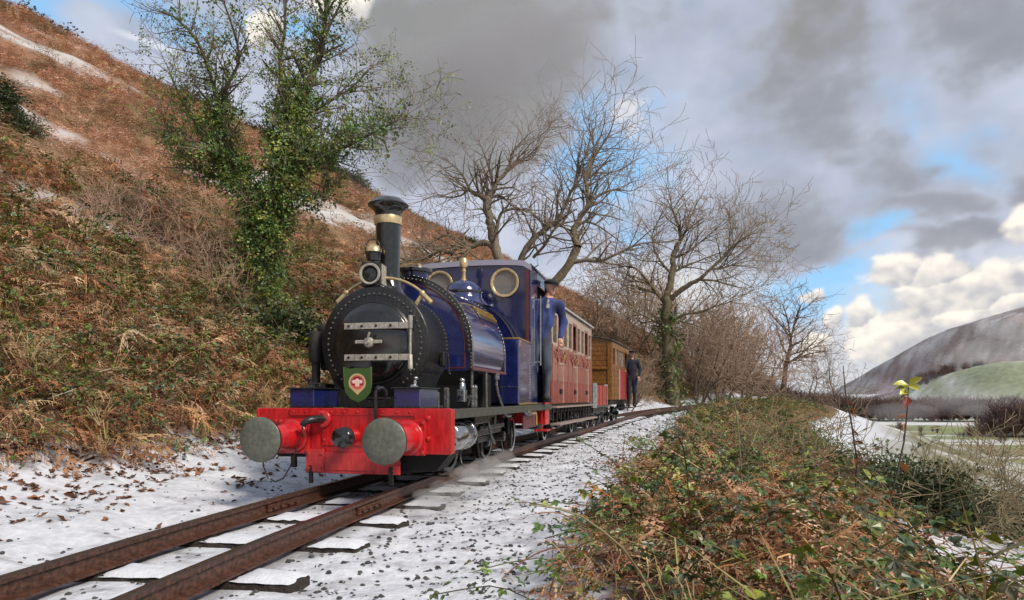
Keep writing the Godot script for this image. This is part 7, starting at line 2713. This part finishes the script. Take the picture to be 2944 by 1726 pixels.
# ------------------------------------------------------------------ far hedges and trees in the valley
func make_valley_trees() -> void:
	var rg := RandomNumberGenerator.new()
	rg.seed = 808
	var o := with({"levels": 2, "step": 2.0, "gnarl": 0.25, "lift": 0.1, "chance": 0.6, "kids": 2, "thin": 0.09, "lean": 0.4, "girth": 0.02, "clear": 1, "twig_col": Color(0.9, 0.9, 0.9), "bark_col": Color(0.8, 0.8, 0.8)})
	var bm := MB.new()
	var tw := MB.new()
	for k in 3:
		var a := k * 2.1
		for c in 9:
			shoot(tw, tw, Vector3(0, 1.0 + c * 0.5, 0), Vector3(cos(a + c * 1.3) * 0.8, 1.0, sin(a + c * 1.3) * 0.8).normalized(), 4.0 - c * 0.12, 0.15, 1, o, rg, [])
	tw.n.clear()
	var mesh := tw.mesh()
	var places := []
	var tints := []
	for i in 1100:
		var x := rg.randf_range(120.0, 330.0)
		var z := -rg.randf_range(350.0, 375.0)
		var sc := rg.randf_range(1.0, 1.7)
		if i % 4 == 0:
			x = rg.randf_range(150.0, 330.0)
			z = -rg.randf_range(410.0, 450.0)
		elif i % 5 == 1:
			x = rg.randf_range(146.0, 230.0)
			z = -rg.randf_range(212.0, 228.0)
			sc = rg.randf_range(0.9, 1.7) * smoothstep(140.0, 165.0, x)
		elif i % 5 == 2:
			x = rg.randf_range(330.0, 470.0)
			z = -rg.randf_range(545.0, 575.0)
			sc = rg.randf_range(0.6, 1.2)
		elif i % 5 == 3 and i % 2:                              # hedges up the green spur
			var line := (i / 10) % 4
			x = 322.0 + line * 26.0 + rg.randf_range(0.0, 1.0) * (18.0 if line % 2 else 60.0)
			z = -430.0 - line * 17.0 - (x - 322.0) * 0.12 - rg.randf() * 1.5
			sc = rg.randf_range(0.14, 0.34)
		elif i % 5 == 3:
			x = rg.randf_range(60.0, 160.0)
			z = -rg.randf_range(190.0, 320.0)
			sc = rg.randf_range(0.25, 0.6)
		var y := far_height(x, z)
		places.append(pose(Vector3(x, y - 0.5, z), rg, 0.15, sc))
		tints.append(tint([Color(0.15, 0.09, 0.085), Color(0.18, 0.12, 0.11), Color(0.12, 0.085, 0.075)][rg.randi() % 3], rg, 0.25))
	mass("valley_trees", "trees", [mesh], M.twig, [places], [tints], "belt of bare purple brown trees along the valley floor", "trees")

# ------------------------------------------------------------------ smoke and steam
func vapour(called: String, label: String, category: String) -> Node3D:
	var t := Node3D.new()
	t.name = called
	add_child(t)
	tag(t, label, category, "", "stuff")
	return t

func puff(t: Node3D, at: Vector3, size: Vector3, density: float, col: Color) -> void:
	var f := FogVolume.new()
	f.name = "puff_%03d" % t.get_child_count()
	f.shape = RenderingServer.FOG_VOLUME_SHAPE_ELLIPSOID
	f.size = size
	f.position = at
	var m := FogMaterial.new()
	m.density = density
	m.albedo = col
	f.material = m
	f.set_meta("kind", "stuff")
	t.add_child(f)

func _ready() -> void:
	rng.seed = 1
	for n in [[n_big, 0.012, 3, 101], [n_mid, 0.16, 3, 102], [n_fine, 0.12, 2, 103]]:
		n[0].noise_type = FastNoiseLite.TYPE_SIMPLEX_SMOOTH
		n[0].frequency = n[1]
		n[0].fractal_octaves = n[2]
		n[0].seed = n[3]
	# camera: standing low beside the line, lens shifted up as the picture is framed
	var cam := Camera3D.new()
	cam.name = "camera"
	cam.projection = Camera3D.PROJECTION_FRUSTUM
	cam.near = 0.05
	cam.far = 4000.0
	cam.size = 0.05 * 600.0 / 683.0
	cam.frustum_offset = Vector2(0, 0.05 * 98.0 / 683.0)
	cam.position = Vector3(0, 0.78, 0)
	add_child(cam)
	cam.current = true
	# sky
	var env := Environment.new()
	env.background_mode = Environment.BG_SKY
	var sky := Sky.new()
	sky.sky_material = make_sky()
	env.sky = sky
	env.tonemap_mode = Environment.TONE_MAPPER_LINEAR
	env.tonemap_exposure = 2.6
	env.sdfgi_enabled = true
	env.ssao_enabled = true
	env.ssil_enabled = true
	env.volumetric_fog_enabled = true
	env.volumetric_fog_density = 0.0
	var we := WorldEnvironment.new()
	we.name = "world"
	we.environment = env
	add_child(we)
	# winter sun behind thin cloud, from behind on the right
	var sun := DirectionalLight3D.new()
	sun.name = "sun"
	sun.light_energy = 0.5
	sun.light_color = Color(1.0, 0.95, 0.88)
	sun.light_angular_distance = 16.0
	sun.shadow_enabled = true
	sun.rotation = Vector3(deg_to_rad(-42.0), deg_to_rad(48.0), 0)
	add_child(sun)
	#SKYTEST
	make_materials()
	lay_track()
	make_ground()
	make_far()
	make_track()
	make_loco()
	make_coach()
	make_wagon()
	make_van()
	make_people()
	make_undergrowth()
	make_hillside()
	make_plants()
	make_valley_trees()
	make_vapour()

func make_vapour() -> void:
	var rg := RandomNumberGenerator.new()
	rg.seed = 12
	# exhaust drifting back through the treetops
	var t := vapour("smoke", "thin grey engine smoke drifting through the bare treetops", "smoke")
	for i in 16:
		var f := i / 15.0
		var p := Vector3(-2.6, 6.6, -14.5).lerp(Vector3(1.4, 11.0, -19.0), f) + rv(rg, 0.8)
		puff(t, p, Vector3(rg.randf_range(2.0, 3.6) + f, rg.randf_range(1.5, 2.6) + f, 3.0), rg.randf_range(0.05, 0.11), Color(0.86, 0.86, 0.88))
	# steam from the cylinder drain at the rail
	t = vapour("steam", "white wisps of steam from the cylinder curling over the right rail", "steam")
	for i in 18:
		var f := i / 17.0
		var p := Vector3(-0.66, -0.05, -5.25).lerp(Vector3(-0.10, 0.14, -6.6), f) + rv(rg, 0.07)
		puff(t, p, Vector3(rg.randf_range(0.14, 0.34), rg.randf_range(0.06, 0.13) + f * 0.12, 0.3), rg.randf_range(0.6, 1.8), Color(1, 1, 1))
	# mist lying in the valley and on the mountain
	t = vapour("mist", "pale mist drifting over the valley floor and the mountain foot", "mist")
	for i in 9:
		var x := rg.randf_range(140.0, 200.0)
		puff(t, Vector3(x, -7.0 + rg.randf_range(0.0, 9.0), -235.0 - rg.randf() * 40.0), Vector3(rg.randf_range(14.0, 34.0), rg.randf_range(5.0, 11.0), 26.0), rg.randf_range(0.003, 0.008), Color(1, 1, 1))
	for i in 8:
		var x := rg.randf_range(285.0, 390.0)
		puff(t, Vector3(x, 14.0 + (x - 285.0) * 0.5 + rg.randf_range(-10.0, 22.0), -470.0), Vector3(rg.randf_range(24.0, 60.0), rg.randf_range(9.0, 22.0), 40.0), rg.randf_range(0.002, 0.006), Color(1, 1, 1))
